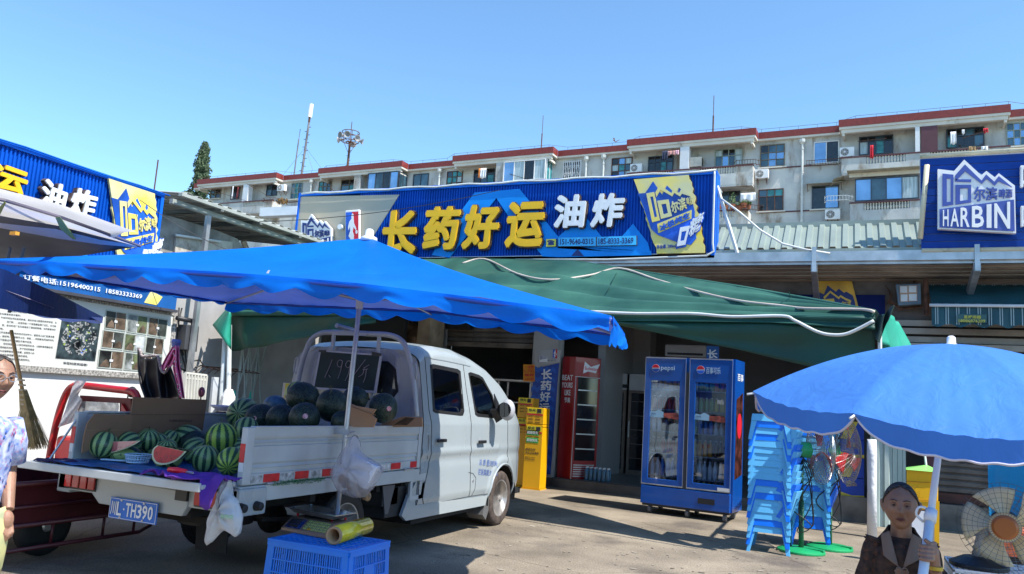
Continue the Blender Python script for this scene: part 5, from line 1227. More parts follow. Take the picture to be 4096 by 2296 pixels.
TBL = fabric('blue tent cloth',(0.003,0.20,0.84),0.4,bump=0.4,bscale=2.0); TIN = fabric('tent lining',(0.52,0.47,0.60),0.5,bump=0.2)
bt_ = thing('market_tent',(-3.5,5.15,0),'large bright blue market tent with scalloped valance over the melon truck','tent')
near = [on(a,b,'y',3.6) for a,b in ((-120,1036),(0,1042),(210,1049),(620,1072),(1024,1098),(1440,1134),(1900,1190),(2441,1262))]
far = [on(a,b,'y',6.6) for a,b in ((905,1203),(1200,1215),(1728,1238),(2100,1285),(2494,1335))]
APX = V((-3.53,5.2,2.60)); N_,B1,B2,C_ = near[0],near[-1],far[-1],far[0]
def edgepts(P,n): return [lerp_poly(P,i / n) for i in range(n)]
per = edgepts(near,48) + edgepts([B1,B2],20) + edgepts(far[::-1],40) + edgepts([C_,N_],24)
cidx = [0,48,68,108,132]
def roofp(i,t):
    i %= 132; p = per[i]; q = APX.lerp(p,t)
    for a,b in zip(cidx,cidx[1:]):
        if a <= i < b: s = (i - a) / (b - a)
    q.z -= 0.10 * math.sin(PI * t) * math.sin(PI * s) + 0.035 * math.sin(PI * t)
    q.z += 0.010 * noise.noise(V((i * 0.55,t * 2.2,0))) * t + 0.006 * math.sin(i * 1.7) * t * t * (abs(s - .5) * 2) ** 2
    return q
NT = 16
def roofmesh(dz):
    m = MB(); m.add([APX + V((0,0,dz))],[])
    for k in range(1,NT + 1): m.add([roofp(i,k / NT) + V((0,0,dz)) for i in range(132)],[])
    F_ = [(0,1 + i,1 + (i + 1) % 132) for i in range(132)]
    for k in range(NT - 1): F_ += [(1 + k * 132 + i,1 + (k + 1) * 132 + i,1 + (k + 1) * 132 + (i + 1) % 132,1 + k * 132 + (i + 1) % 132) for i in range(132)]
    m.f = F_; m.m = [0] * len(F_); return m
roofmesh(0).build('canopy',TBL,bt_,smooth=True); roofmesh(-0.012).build('lining',TIN,bt_,smooth=True)
def valance(P,nsc,out,drop,seed,name='valance'):
    rr = random.Random(seed); n = nsc * 12; out = V(out)
    def f(a,b):
        p = lerp_poly(P,a); w = (0.62 + 0.38 * abs(math.sin(PI * (a * nsc + 0.15))) ** 0.9) * drop
        wob = 0.03 * math.sin(a * nsc * 2.1 + seed) + 0.025 * noise.noise(V((a * nsc * 1.6,b * 2,seed)))
        return p + out * (0.012 + wob * b) + V((0,0,-w * b * (1 + 0.06 * math.sin(a * nsc * 5))))
    m = MB(); m.grid(f,n,6); m.build(name,TBL,bt_,smooth=True)
valance(near,16,(0,-1,0),0.10,1); valance(far,12,(0,1,0),0.12,4); valance([B1,B2],9,(1,0.1,0),0.14,2); valance([C_,N_],10,(-1,0,0),0.05,3)
m = MB()
for P in (near,far,[B1,B2],[C_,N_]): m.tube([lerp_poly(P,k / 20) - V((0,0,0.02)) for k in range(21)],0.013,6)
m.build('hem_tube',mat('hem dark blue',(0.005,0.05,0.36),rough=0.5),bt_,smooth=True)
MB().lathe(APX - V((0,0,0.03)),(0,0,1),[(0,0.07),(0.03,0.065),(0.045,0.035),(0.085,0.034),(0.10,0.02)],14).build('finial',WHITE,bt_,smooth=True)
pt,pm,pbm = on(1440,1200,'x',-3.5),on(1385,1712,'x',-3.5),on(1345,2030,'x',-3.5)
d = pt - pm; base_ = pm - d * (pm.z / d.z)
MB().tube([APX - V((0,0,0.05)),pt,pm,base_],0.019,10).build('pole',STEEL,bt_,smooth=True)
m = MB(); m.lathe(pt + V((0,0,0.02)),(0,0,1),[(-0.09,0.028),(0.0,0.030),(0.0,0.045),(0.03,0.045)],10); m.build('slider',mat('grey slider',(0.5,0.5,0.48)),bt_)
m = MB()
for c_ in (N_,B1,B2,C_):
    e = APX.lerp(c_,0.5) - V((0,0,0.06)); m.tube([pt,e],0.011,6); m.tube([APX - V((0,0,0.09)),APX.lerp(c_,0.5) - V((0,0,0.085)),c_ - V((0,0,0.03))],0.010,6)
for P in (near,far):
    c_ = P[len(P) // 2]; m.tube([APX - V((0,0,0.1)),APX.lerp(c_,0.5) - V((0,0,0.2)),c_ - V((0,0,0.05))],0.008,5)
m.build('rib',mat('rib steel',(0.35,0.34,0.34),rough=0.4,metal=0.6),bt_)
MB().box(pm.x - 0.1,pm.x + 0.045,pm.y - 0.02,pm.y + 0.02,pm.z - 0.05,pm.z - 0.01).build('clamp',STEEL,bt_)
MB().lathe(V((base_.x,base_.y,0)),(0,0,1),[(0,0.2),(0.05,0.2),(0.06,0.03),(0.2,0.03)],16).build('foot',IRON,bt_)
# white tape marks and a small green tag
m = MB(); m.poly([on(a,b,'y',3.58) - V((0,0.02,0)) for a,b in ((1074,1095),(1082,1083),(1090,1083),(1084,1096))]); tag_ = m.build('tape_mark',WHITE,bt_)
# ================================================================ white canopy and navy parasol, upper left
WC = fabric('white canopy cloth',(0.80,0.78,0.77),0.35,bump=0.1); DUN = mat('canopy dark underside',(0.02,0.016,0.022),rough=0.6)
wc = thing('white_canopy',(-4,3,0),'overexposed white canopy with dark underside at the upper left','canopy')
zc = 2.42
A,B,C2 = on(-150,780,'z',zc + 0.12),on(235,876,'z',zc + 0.09),on(548,985,'z',zc + 0.01)
fA,fB = on(-250,1085,'z',zc + 0.02),on(450,1003,'z',zc - 0.02)
m = MB(); m.grid(lambda a,b: lerp_poly([A,B,C2],a).lerp(lerp_poly([fA,fB],a),b) + V((0,0,0.11 + 0.03 * math.sin(PI * b))),20,8); m.build('roof',WC,wc,smooth=True)
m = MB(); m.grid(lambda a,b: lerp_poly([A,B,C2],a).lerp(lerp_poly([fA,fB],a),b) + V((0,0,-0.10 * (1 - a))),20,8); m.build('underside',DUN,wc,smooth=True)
def vert(T_,B_,z,b):
    """hang straight down from the point seen at T_ to the height seen at B_"""
    p = on(*T_,'z',z); d = ray(*B_); h = math.hypot(p.x,p.y) / math.hypot(d.x,d.y); zb2 = CAM.z + d.z * h; return V((p.x,p.y,p.z + (zb2 - p.z) * b))
def wv(a,b): return on(*lerp2([(-150,780),(0,810),(235,876),(400,935),(548,985)],a),'z',zc + 0.13 - 0.12 * a).lerp(on(*lerp2([(-150,890),(0,912),(235,955),(400,978),(548,990)],a),'z',zc),b)
m = MB(); m.grid(wv,24,4); m.build('valance',WC,wc,smooth=True)
m = MB(); m.tube([on(a,b,'z',zc + 0.12) for a,b in ((-150,768),(20,802),(235,866),(400,925),(560,985))],0.014,6); m.build('edge_piping',mat('grey violet piping',(0.12,0.10,0.13)),wc)
m = MB(); m.prism([on(a,b,'z',zc + 0.0) for a,b in ((222,872),(240,868),(262,900),(298,950),(304,957),(292,958),(240,915))],(0,0,0.004)); m.prism([on(a,b,'z',zc - 0.02) for a,b in ((-20,850),(18,808),(24,812),(0,860))],(0,0,0.004)); m.build('strap',mat('olive strap',(0.22,0.28,0.05),rough=0.6),wc)
m = MB()
for px in (40,95): 
    p = on(px,990,'z',zc - 0.12); m.tube([p,p - V((0.05,0,0.5))],0.012,6)
m.build('frame_bar',mat('dim grey bar',(0.12,0.11,0.12)),wc)
MB().obox(on(58,934,'z',zc - 0.11),V((0.03,0,0)),V((0,0.015,0)),V((0,0,0.012))).build('orange_clip',mat('orange plastic',(0.7,0.3,0.02)),wc)
p = V((A.x - 1.3,A.y + 0.3,0)); MB().tube([p,p + V((0,0,2.5))],0.03,8).build('post',POST,wc)
NV = fabric('navy parasol cloth',(0.012,0.03,0.13),0.2)
nv = thing('navy_parasol',(-5.5,3.4,0),'dark navy parasol with white edged scallops at the left edge','parasol')
zn = 1.98
TL,TR_ = on(-200,1030,'z',zn + 0.04),on(413,1268,'z',zn - 0.05)
def nvf(a,b): return vert(lerp2([(-60,1060),(20,1078),(220,1170),(413,1268)],a),lerp2([(-60,1215),(60,1240),(250,1275),(410,1283)],a),zn,b)
m = MB(); m.grid(nvf,24,6); m.build('canopy',NV,nv,smooth=True)
def nvv(a,b):
    T_ = lerp2([(-60,1195),(60,1222),(250,1262),(410,1270)],a); p = on(T_[0],T_[1] + b * (16 + 9 * abs(math.sin(a * 15))),'z',zn - 0.045 * a - 0.02); return p
m = MB(); m.grid(nvv,90,3); m.build('valance',fabric('blue valance',(0.02,0.07,0.32),0.3),nv,smooth=True)
m = MB(); m.grid(lambda a,b: on(*lerp2([(-60,1150 + 30 * b),(20,1160 + 30 * b * abs(math.sin(a * 12))),(120,1195 + 22 * b * abs(math.sin(a * 12))),(215,1232 + 10 * b)],a),'z',zn - 0.12),40,3); m.build('inner_scallop',TIN,nv,smooth=True)
a = on(14,1080,'z',zn); m = MB(); m.tube([a,V((a.x - 0.08,a.y,0))],0.016,6); m.build('pole',mat('dull pole',(0.2,0.17,0.15),rough=0.5),nv)
# ================================================================ the truck
CARW = mat('truck white paint',(0.335,0.375,0.385),rough=0.28,var=0.03,scale=1.5,coat=0.4,dirt=((0.42,0.38,0.33),0.68,2.0,(1,1,1)))
CARD = mat('truck underside black',(0.012,0.012,0.012),rough=0.8,var=0.4,scale=8)
RUB = mat('rubber',(0.012,0.012,0.013),rough=0.6)
TYRE = mat('dusty tyre',(0.075,0.055,0.045),rough=0.9,var=0.3,scale=14)
RIMS = mat('rim silver',(0.48,0.45,0.42),rough=0.4,metal=0.6,var=0.2,scale=12)
BEDM = mat('bed grey paint',(0.46,0.48,0.48),rough=0.42,var=0.08,scale=3,dirt=((0.25,0.23,0.21),0.64,4,(1,1,2)))
RREF = mat('red reflector',(0.62,0.015,0.02),rough=0.4,var=0.15,scale=20); WREF = mat('white reflector',(0.7,0.7,0.7),rough=0.4)
LAMPR = mat('red lamp glass',(0.48,0.008,0.010),rough=0.12,var=0.3,coat=0.5)
tk = thing('pickup_truck',(-4.4,6.3,0),'white double cab light truck with its tailgate down, loaded with watermelons','truck')
XC = -4.4
ZT = [(6.46,1.78),(6.6,1.845),(6.9,1.875),(7.3,1.875),(7.7,1.82),(8.0,1.745),(8.3,1.62),(8.6,1.43),(8.85,1.25),(9.02,1.12),(9.14,0.98),(9.2,0.80),(9.22,0.62)]
def ztop(y):
    for (a,za),(b,zb_) in zip(ZT,ZT[1:]):
        if y <= b: return za + (zb_ - za) * max(0,(y - a) / (b - a))
    return ZT[-1][1]
def hw(y,z):
    w = 0.80
    if z < 0.45: w -= 0.05 * ((0.45 - z) / 0.15) ** 1.5
    if z > 1.12: w -= (z - 1.12) * 0.16 + max(0,z - 1.12) ** 2 * 0.03
    w += 0.010 * math.exp(-((z - 0.86) / 0.035) ** 2) * (1 if y < 8.2 else 0.3) - 0.008 * math.exp(-((z - 0.78) / 0.05) ** 2)
    t = ztop(y) - z
    if t < 0.10: w -= 0.10 * (1 - t / 0.10) ** 2.2
    if y > 8.3: w -= 0.17 * ((y - 8.3) / 0.92) ** 2.4
    r_ = math.hypot(y - 8.38,z - 0.33)
    if 0.33 < r_ < 0.45: w += 0.014 * math.sin((r_ - 0.33) / 0.12 * PI)
    return w
def onside(px,py,s=1,extra=0.0):
    x = XC + s * 0.8
    for _ in range(5):
        p = on(px,py,'x',x); x = XC + s * (hw(p.y,p.z) + extra)
    return p
R5 = lambda pts: [(1600 + a / 1.6036,1300 + b / 1.6036) for a,b in pts]
def yz(pts): return [(onside(a,b).y,onside(a,b).z) for a,b in pts]
WIN1 = yz(R5([(198,268),(215,262),(365,292),(383,305),(408,545),(400,572),(385,574),(230,556),(215,545)]))
WIN2 = yz(R5([(442,318),(455,312),(505,328),(530,345),(590,450),(622,560),(622,592),(500,580),(484,568)]))
def inside(P,y,z):
    c = False; n = len(P)
    for i in range(n):
        (a,b),(c_,d) = P[i],P[i - 1]
        if (b > z) != (d > z) and y < (c_ - a) * (z - b) / (d - b) + a: c = not c
    return c
def sidemesh(s):
    m = MB(); NU,NVv = 200,96; ys = [6.46 + (9.22 - 6.46) * i / NU for i in range(NU + 1)]
    vs = []
    for j in range(NVv + 1):
        for y in ys:
            zb_ = 0.33 + 0.02 * (y > 8.7); z = zb_ + (ztop(y) - zb_) * j / NVv; vs.append((XC + s * hw(y,z),y,z))
    F_ = []
    for j in range(NVv):
        for i in range(NU):
            q = [j * (NU + 1) + i,j * (NU + 1) + i + 1,(j + 1) * (NU + 1) + i + 1,(j + 1) * (NU + 1) + i]
            cy = sum(vs[k][1] for k in q) / 4; cz = sum(vs[k][2] for k in q) / 4
            if inside(WIN1,cy,cz) or inside(WIN2,cy,cz): continue
            if math.hypot(cy - 8.38,cz - 0.30) < 0.365: continue
            F_.append(q if s > 0 else q[::-1])
    m.add(vs,F_); return m
sidemesh(1).build('cab_side',CARW,tk,smooth=True); sidemesh(-1).build('cab_side',CARW,tk,smooth=True)
def strip(a,b):
    y = 6.46 + (9.22 - 6.46) * b; z = ztop(y); w = hw(y,z); x = (a * 2 - 1)
    return (XC + x * w,y + (0.10 * (1 - x * x) if y > 8.2 else 0),z + 0.035 * (1 - x * x))
m = MB(); m.grid(strip,20,90); m.build('roof',CARW,tk,smooth=True)
m = MB(); m.grid(lambda a,b: (XC + (a * 2 - 1) * hw(9.22,0.33 + 0.3 * b),9.22 + 0.10 * (1 - (a * 2 - 1) ** 2),0.33 + 0.29 * b),16,6); m.build('front_bumper',CARW,tk,smooth=True)
m = MB(); m.grid(lambda a,b: (lambda p: (p[0],p[1] + 0.004,p[2] + 0.006))(strip(0.08 + a * 0.84,(8.08 - 6.46) / 2.76 + b * (8.95 - 8.08) / 2.76)),14,20); m.build('windscreen',GLD,tk,smooth=True)
m = MB(); m.box(XC - 0.72,XC + 0.72,6.5,9.1,0.30,0.36); m.build('cab_floor',CARD,tk)
# windows: rubber frame, glass
for W_,nm in ((WIN1,'rear_door_glass'),(WIN2,'front_door_glass')):
    for s in (1,-1):
        cy = sum(p[0] for p in W_) / len(W_); cz = sum(p[1] for p in W_) / len(W_)
        P3 = [V((XC + s * (hw(y,z) + 0.004),y,z)) for y,z in W_]
        O3 = [V((XC + s * (hw(y,z) + 0.003),cy + (y - cy) * 1.05,cz + (z - cz) * 1.07)) for y,z in W_]; I3 = [V((XC + s * (hw(y,z) + 0.003),cy + (y - cy) * 0.93,cz + (z - cz) * 0.91)) for y,z in W_]
        fr = MB().ring(O3,I3,(-s * 0.02,0,0)).build('window_rubber',RUB,tk)
        g = MB(); g.poly([p - V((s * 0.012,0,0)) for p in P3]); g.build(nm,glass('car glass',(0.7,0.76,0.74),0.14,0.03),tk)
# seats and trim seen through the glass
SEAT = mat('seat dark',(0.03,0.03,0.032),rough=0.8,var=0.2)
for x in (-4.05,-4.75):
    for y in (6.75,7.65):
        MB().obox((x,y,0.95),V((0.22,0,0)),V((0,0.06,0.02)),V((0,-0.08,0.33))).build('seat',SEAT,tk,bevel=0.04); MB().obox((x,y - 0.12,1.36),V((0.11,0,0)),V((0,0.04,0)),V((0,0,0.08))).build('headrest',SEAT,tk,bevel=0.03)
MB().obox((XC,8.6,1.0),V((0.6,0,0)),V((0,0.15,0)),V((0,0,0.12))).build('dashboard',SEAT,tk,bevel=0.04)
# seams
def seam(pts,r=0.004):
    P = [onside(a,b) + V((0.0015,0,0)) for a,b in R5(pts)]
    out = []
    for a,b in zip(P,P[1:]):
        for k in range(8):
            q = a.lerp(b,k / 8); out.append(V((XC + hw(q.y,q.z) + 0.001,q.y,q.z)))
    out.append(P[-1]); return MB().tube(out,r,4)
GRV = mat('seam shadow gap',(0.04,0.042,0.045),rough=0.7)
seam([(158,210),(172,380),(185,545),(200,620),(202,720),(190,860),(160,1010),(143,1110),(148,1148),(162,1152),(300,1128),(440,1100)]).build('door_seam',GRV,tk)
seam([(404,255),(425,420),(450,580),(455,700),(448,850),(440,1100)]).build('door_seam',GRV,tk)
seam([(440,1100),(585,1078)]).build('door_seam',GRV,tk); seam([(686,600),(690,720),(692,850),(680,900)]).build('door_seam',GRV,tk)
seam([(440,945),(468,952),(486,980),(480,1050),(458,1095)],0.003).build('fuel_flap_seam',GRV,tk)
seam([(158,206),(280,226),(405,252),(450,264)],0.007).build('roof_gutter',CARW,tk)
p = onside(*R5([(468,998)])[0]); MB().lathe(p,(1,0,0),[(-0.01,0.014),(0.006,0.014)],12).build('fuel_lock',STEEL,tk)
for hx,hy in ((252,740),(513,748)):
    p = onside(*R5([(hx,hy)])[0])
    MB().ball(p - V((0.035,0,-0.01)),0.04,0.075,0.06,14,10).build('handle_cup',mat('cup grey',(0.30,0.31,0.32),rough=0.3),tk,smooth=True)
    MB().obox(p + V((0.03,0,0)),V((0.013,0,0)),V((0,0.085,0)),V((0,0,0.016))).build('door_handle',BLACK,tk,bevel=0.008)
m = MB()
for s,q in (('总 质 量:3050kg',[(505,905),(628,915),(632,866),(509,860)]),('栏板高度:360mm',[(500,962),(622,972),(626,930),(503,920)])):
    text(m,s,[onside(a,b) + V((0.002,0,0)) for a,b in R5(q)],(0.001,0,0),0.01)
m.build('door_lettering',mat('door ink blue',(0.14,0.20,0.42)),tk)
# mirror
p = on(2030,1640,'x',-3.42); mr = MB().ball(p,0.085,0.07,0.115,16,12).build('wing_mirror',mat('mirror grey shell',(0.42,0.42,0.43),rough=0.35),tk,smooth=True)
m = MB(); m.lathe(p + V((-0.012,-0.062,0.0)),(0,-1,0),[(0,0.08),(0.008,0.08)],16); o = m.build('mirror_glass',mat('mirror glass',(0.1,0.1,0.1),rough=0.03,metal=0.9),tk)
m = MB(); m.prism([p + V((-0.03,0.02,-0.06)),p + V((-0.15,0.06,-0.13)),p + V((-0.19,0.02,-0.02)),p + V((-0.17,-0.08,0.0)),p + V((-0.03,-0.03,0.02))],(0,0,-0.02)); m.build('mirror_arm',BLACK,tk)
MB().prism([onside(a,b) + V((0.004,0,0)) for a,b in R5([(612,588),(628,590),(640,600),(628,500),(600,440)])],(0.008,0,0)).build('window_corner',BLACK,tk)
# rear wall of the cab with pressed ribs and window
yr_ = 6.455
def rearf(a,b):
    z = 0.36 + (1.80 - 0.36) * b; w = hw(6.46,z) - 0.004; x = XC + (a * 2 - 1) * w
    rib = 0.012 * (abs(((a * 2 - 1) * w) ) % 0.22 < 0.05) * (b > 0.2)
    return (x,yr_ - rib,z)
m = MB(); m.grid(rearf,60,20); m.build('cab_rear_wall',BEDM,tk)
RX = lambda pts: [on(900 + a / 1.925,1250 + b / 1.925,'y',yr_ - 0.02) for a,b in pts]
wr = [(-4.78,1.33),(-4.84,1.42),(-4.80,1.60),(-4.72,1.66),(-4.05,1.66),(-3.96,1.60),(-3.92,1.42),(-3.98,1.33)]
cx,cz = -4.38,1.5
MB().ring([V((cx + (x - cx) * 1.05,yr_ - 0.022,cz + (z - cz) * 1.14)) for x,z in wr],[V((x,yr_ - 0.022,z)) for x,z in wr],(0,0.02,0)).build('rear_window_rubber',RUB,tk)
MB().prism([V((x,yr_ - 0.018,z)) for x,z in wr],(0,0.008,0)).build('rear_window_glass',mat('rear glass',(0.06,0.07,0.07),rough=0.05,spec=0.8,var=0.6,scale=3),tk)
# guard frame: bent tubes behind the cab
G6 = lambda pts: [on(900 + a / 1.925,1250 + b / 1.925,'y',6.36) for a,b in pts]
gp = smoothp(G6([(545,640),(560,540),(590,400),(622,300),(668,205),(740,160),(830,153),(960,155),(1110,165),(1250,172),(1345,205),(1395,270),(1420,360),(1450,520),(1475,800)]),4)
MB().tube(gp,0.026,8).build('guard_frame',BEDM,tk,smooth=True)
m = MB()
for a,b in (((838,168),(828,290)),((1188,185),(1178,330)),((1140,560),(1130,700))):
    A,B = G6([a,b]); m.tube([A,B],0.02,4)
A,B = G6([(840,165),(1105,170)]); m.tube([A - V((0,0.02,0)),B - V((0,0.02,0))],0.018,4); m.build('guard_strut',BEDM,tk)
for pts in ([(568,350),(545,358),(532,440),(540,465),(556,466)],[(1432,395),(1462,395),(1475,440),(1470,510),(1448,522)]):
    MB().tube(smoothp(G6(pts),3),0.009,6).build('grab_handle',BEDM,tk,smooth=True)
MB().tube([on(1346,1302,'y',6.2),on(1430,1325,'y',6.5)],0.022,10).build('loose_pipe',STEEL,tk)
# ---- load bed
YB0,YB1,XL,XR,ZF = 4.12,6.42,-5.2,-3.6,0.73
MB().box(XL + 0.03,XR - 0.03,YB0 + 0.01,YB1,ZF - 0.04,ZF).build('bed_floor',BEDM,tk)
def sidepanel(x,s):
    m = MB(); zs = [(0.735,0.0),(0.80,0.0),(0.805,-0.012),(0.835,-0.012),(0.84,0.0),(0.86,-0.012),(0.875,0),(0.98,0),(0.985,-0.012),(1.0,-0.012),(1.005,0),(1.02,-0.012),(1.035,0),(1.05,0.004),(1.10,0.004)]
    for (za,da),(zb_,db) in zip(zs,zs[1:]):
        m.poly([(x + s * da,YB0 + 0.08,za),(x + s * da,YB1 - 0.05,za),(x + s * db,YB1 - 0.05,zb_),(x + s * db,YB0 + 0.08,zb_)] if s > 0 else [(x + s * da,YB1 - 0.05,za),(x + s * da,YB0 + 0.08,za),(x + s * db,YB0 + 0.08,zb_),(x + s * db,YB1 - 0.05,zb_)])
    m.box(x - s * 0.035 if s > 0 else x,x - s * 0.014 if s > 0 else x + 0.035,YB0 + 0.08,YB1 - 0.05,0.735,1.095) if s > 0 else m.box(x + 0.014,x + 0.035,YB0 + 0.08,YB1 - 0.05,0.735,1.095)
    return m
sidepanel(XR,1).build('side_board',BEDM,tk); sidepanel(XL,-1).build('side_board',BEDM,tk)
for x in (XR,XL):
    a,b = (x - 0.04,x + 0.008) if x == XR else (x - 0.008,x + 0.04)
    MB().box(a,b,YB0,YB0 + 0.078,0.735,1.105).build('end_post',BEDM,tk,bevel=0.006); MB().box(a,b,YB1 - 0.048,YB1 + 0.01,0.735,1.105).build('end_post',BEDM,tk,bevel=0.006)
    MB().box(a - 0.002,b + 0.002,YB0 - 0.001 + 0.08,YB1 - 0.05,1.10,1.112).build('top_rail',BEDM,tk,bevel=0.003)
    MB().box(a + 0.004,b - 0.004,YB0 - 0.004,YB0 - 0.001,0.88,1.0).build('reflector',RREF,tk); MB().box(a + 0.006,b - 0.006,YB0 - 0.004,YB0 - 0.001,0.82,0.878).build('reflector',WREF,tk)
for z in (0.745,):
    for c_ in ((295,420),(537,643),(745,830),(1270,1345),(1418,1485)):
        A = on(900 + c_[0] / 1.925,1250 + 1290 / 1.925,'x',XR + 0.003); B = on(900 + c_[1] / 1.925,1250 + 1250 / 1.925,'x',XR + 0.003)
        MB().box(XR + 0.001,XR + 0.004,A.y,B.y,0.742,0.795).build('reflector',RREF,tk)
    for c_ in ((200,290),(425,532),(648,740),(1170,1262)):
        A = on(900 + c_[0] / 1.925,1250 + 1290 / 1.925,'x',XR + 0.003); B = on(900 + c_[1] / 1.925,1250 + 1250 / 1.925,'x',XR + 0.003)
        MB().box(XR + 0.001,XR + 0.0035,A.y,B.y,0.744,0.79).build('reflector',mat('worn white tape',(0.5,0.5,0.5),var=0.4,scale=20),tk)
MB().box(XR - 0.03,XR + 0.006,YB0 - 0.02,YB1 + 0.02,0.62,0.725).build('frame_rail',BEDM,tk,bevel=0.005); MB().box(XL - 0.006,XL + 0.03,YB0 - 0.02,YB1 + 0.02,0.62,0.725).build('frame_rail',BEDM,tk,bevel=0.005)
for y in (4.35,5.35,6.15): MB().tube([V((XR + 0.014,y,0.733)),V((XR + 0.014,y + 0.16,0.733))],0.009,6).build('hinge',STEEL,tk)
MB().prism([onside(a,b) for a,b in R5([(178,705),(192,715),(186,800),(176,860),(172,850),(180,790)])],(0.01,0,0)).build('latch',STEEL,tk)
MB().ring([V((XR + 0.0,y,z)) for y,z in ((6.3,0.45),(6.55,0.45),(6.58,0.68),(6.3,0.66))],[V((XR + 0.0,y,z)) for y,z in ((6.34,0.49),(6.5,0.49),(6.52,0.62),(6.34,0.61))],(-0.02,0,0)).build('step_bracket',BEDM,tk)
# lowered tailgate
tl,tr_ = on(76,1811,'y',3.80),on(884,1916,'y',3.80)
gz = 0.76
MB().box(XL - 0.06,XR - 0.02,3.80,4.10,gz - 0.035,gz).build('tailgate',BEDM,tk,bevel=0.01)
MB().box(XL - 0.06,XR - 0.02,3.782,3.80,gz - 0.045,gz + 0.01).build('tailgate_edge',BEDM,tk,bevel=0.006)
m = MB(); m.tube([V((XL + 0.02,3.95,gz)),V((XL + 0.02,4.13,1.06))],0.008,5); m.build('gate_chain',STEEL,tk)
# rear bumper with lamps and plate
QB = lambda pts,dy=0.0: [on(a / 1.381,1250 + b / 1.381,'y',4.08 + dy) for a,b in pts]
MB().box(XL - 0.02,XR + 0.02,4.08,4.12,0.56,0.715).build('rear_bumper',CARW,tk,bevel=0.01)
MB().box(XR - 0.1,XR + 0.03,4.08,4.35,0.54,0.715).build('bumper_corner',CARW,tk,bevel=0.012); MB().box(XL - 0.03,XL + 0.1,4.08,4.35,0.54,0.715).build('bumper_corner',CARW,tk,bevel=0.012)
MB().prism([V((-4.86,4.07,0.56)),V((-4.78,4.07,0.50)),V((-4.02,4.07,0.50)),V((-3.98,4.07,0.56)),V((-3.98,4.07,0.66)),V((-4.86,4.07,0.68))],(0,0.05,0)).build('plate_recess',CARW,tk,bevel=0.008)
for x0_,x1_ in ((-5.13,-4.82),(-3.92,-3.64)):
    MB().box(x0_,x1_,4.062,4.078,0.575,0.70).build('lamp_surround',BLACK,tk,bevel=0.004)
    w = (x1_ - x0_) / 4
    for k in range(4): MB().box(x0_ + 0.01 + w * k,x0_ + w * (k + 1) - 0.004,4.048,4.061,0.587,0.69).build('rear_lamp',LAMPR if k not in (1,) else mat('clear pink lamp',(0.42,0.08,0.07),rough=0.15,var=0.3,scale=30),tk,bevel=0.004)
MB().box(-4.08,-3.98,4.055,4.078,0.60,0.69).build('tow_opening',BLACK,tk)
for x,y in ((XL - 0.03,4.2),(XR + 0.03,4.25),(XR + 0.03,4.10)): MB().lathe(V((x,y,0.60)),(1 if x > -4 else -1,0,0),[(0,0.032),(0.045,0.026),(0.05,0.01)],12).build('rubber_stop',RUB,tk)
pl = MB().box(-4.645,-4.205,4.045,4.052,0.425,0.565).build('number_plate',mat('plate blue',(0.01,0.13,0.52),rough=0.4,var=0.05),tk,bevel=0.004)
m = MB(); f = frame_on(V((-4.645,4.043,0.425)),V((-4.205,4.043,0.425)),V((-4.205,4.043,0.565)),V((-4.645,4.043,0.565)))
for ch,x0_,x1_ in (('川',0.04,0.15),('L',0.17,0.27),('T',0.36,0.46),('H',0.475,0.575),('3',0.59,0.69),('9',0.705,0.805),('0',0.82,0.92)): text(m,ch,[f(x0_,0.18),f(x1_,0.18),f(x1_,0.82),f(x0_,0.82)],(0,-0.002,0),0.03)
m.ball(f(0.315,0.5),0.007,0.002,0.007,8,6); m.ring([f(0.015,0.04),f(0.985,0.04),f(0.985,0.96),f(0.015,0.96)],[f(0.022,0.06),f(0.978,0.06),f(0.978,0.94),f(0.022,0.94)],(0,-0.001,0))
m.build('plate_characters',SWH,pl)
for x in (0.25,0.72): MB().lathe(f(x,0.9),(0,-1,0),[(0,0.009),(0.004,0.007)],10).build('plate_screw',STEEL,tk); MB().lathe(f(x,0.1),(0,-1,0),[(0,0.009),(0.004,0.007)],10).build('plate_screw',STEEL,tk)
# wheels
def wheel(x,y,s,mt=TYRE,r=0.30):
    prof = [(-0.085,r - 0.06),(-0.085,r - 0.03),(-0.07,r - 0.008),(-0.05,r),(0.05,r),(0.07,r - 0.008),(0.085,r - 0.03),(0.085,r - 0.09),(0.07,r - 0.115)]
    w_ = MB().lathe(V((x,y,r)),(s,0,0),prof,40).build('wheel',mt,tk,smooth=True)
    MB().lathe(V((x,y,r)),(s,0,0),[(0.02,0.001),(0.055,0.05),(0.06,0.06),(0.035,0.09),(0.035,0.14),(0.05,0.17),(0.075,0.19),(0.08,0.2),(0.075,0.205)][::-1],36).build('rim',RIMS,w_,smooth=True)
    m = MB()
    for k in range(14):
        a = 2 * PI * k / 14; c_ = V((x + s * 0.047,y + 0.152 * math.cos(a),r + 0.152 * math.sin(a))); m.lathe(c_,(s,0,0),[(0,0.016),(0.004,0.016)],8)
    m.build('rim_hole',BLACK,w_)
    m = MB()
    for k in range(4): a = PI / 4 + PI / 2 * k; m.lathe(V((x + s * 0.05,y + 0.05 * math.cos(a),r + 0.05 * math.sin(a))),(s,0,0),[(0,0.012),(0.02,0.009)],6)
    m.lathe(V((x,y,r)),(s,0,0),[(0.05,0.032),(0.085,0.028),(0.09,0.01)],12); m.build('hub',RIMS,w_)
    m = MB()
    for k in range(60):
        a = 2 * PI * k / 60; c_ = V((x,y + (r + 0.001) * math.cos(a),r + (r + 0.001) * math.sin(a))); t_ = V((0,-math.sin(a),math.cos(a)))
        for q in (-0.04,0.0,0.04): m.obox(c_ + V((q,0,0)),V((0.015,0,0)),t_ * 0.010,V((0,math.cos(a),math.sin(a))) * 0.003)
    o = m.build('tread',mt,w_); o['kind'] = 'stuff'
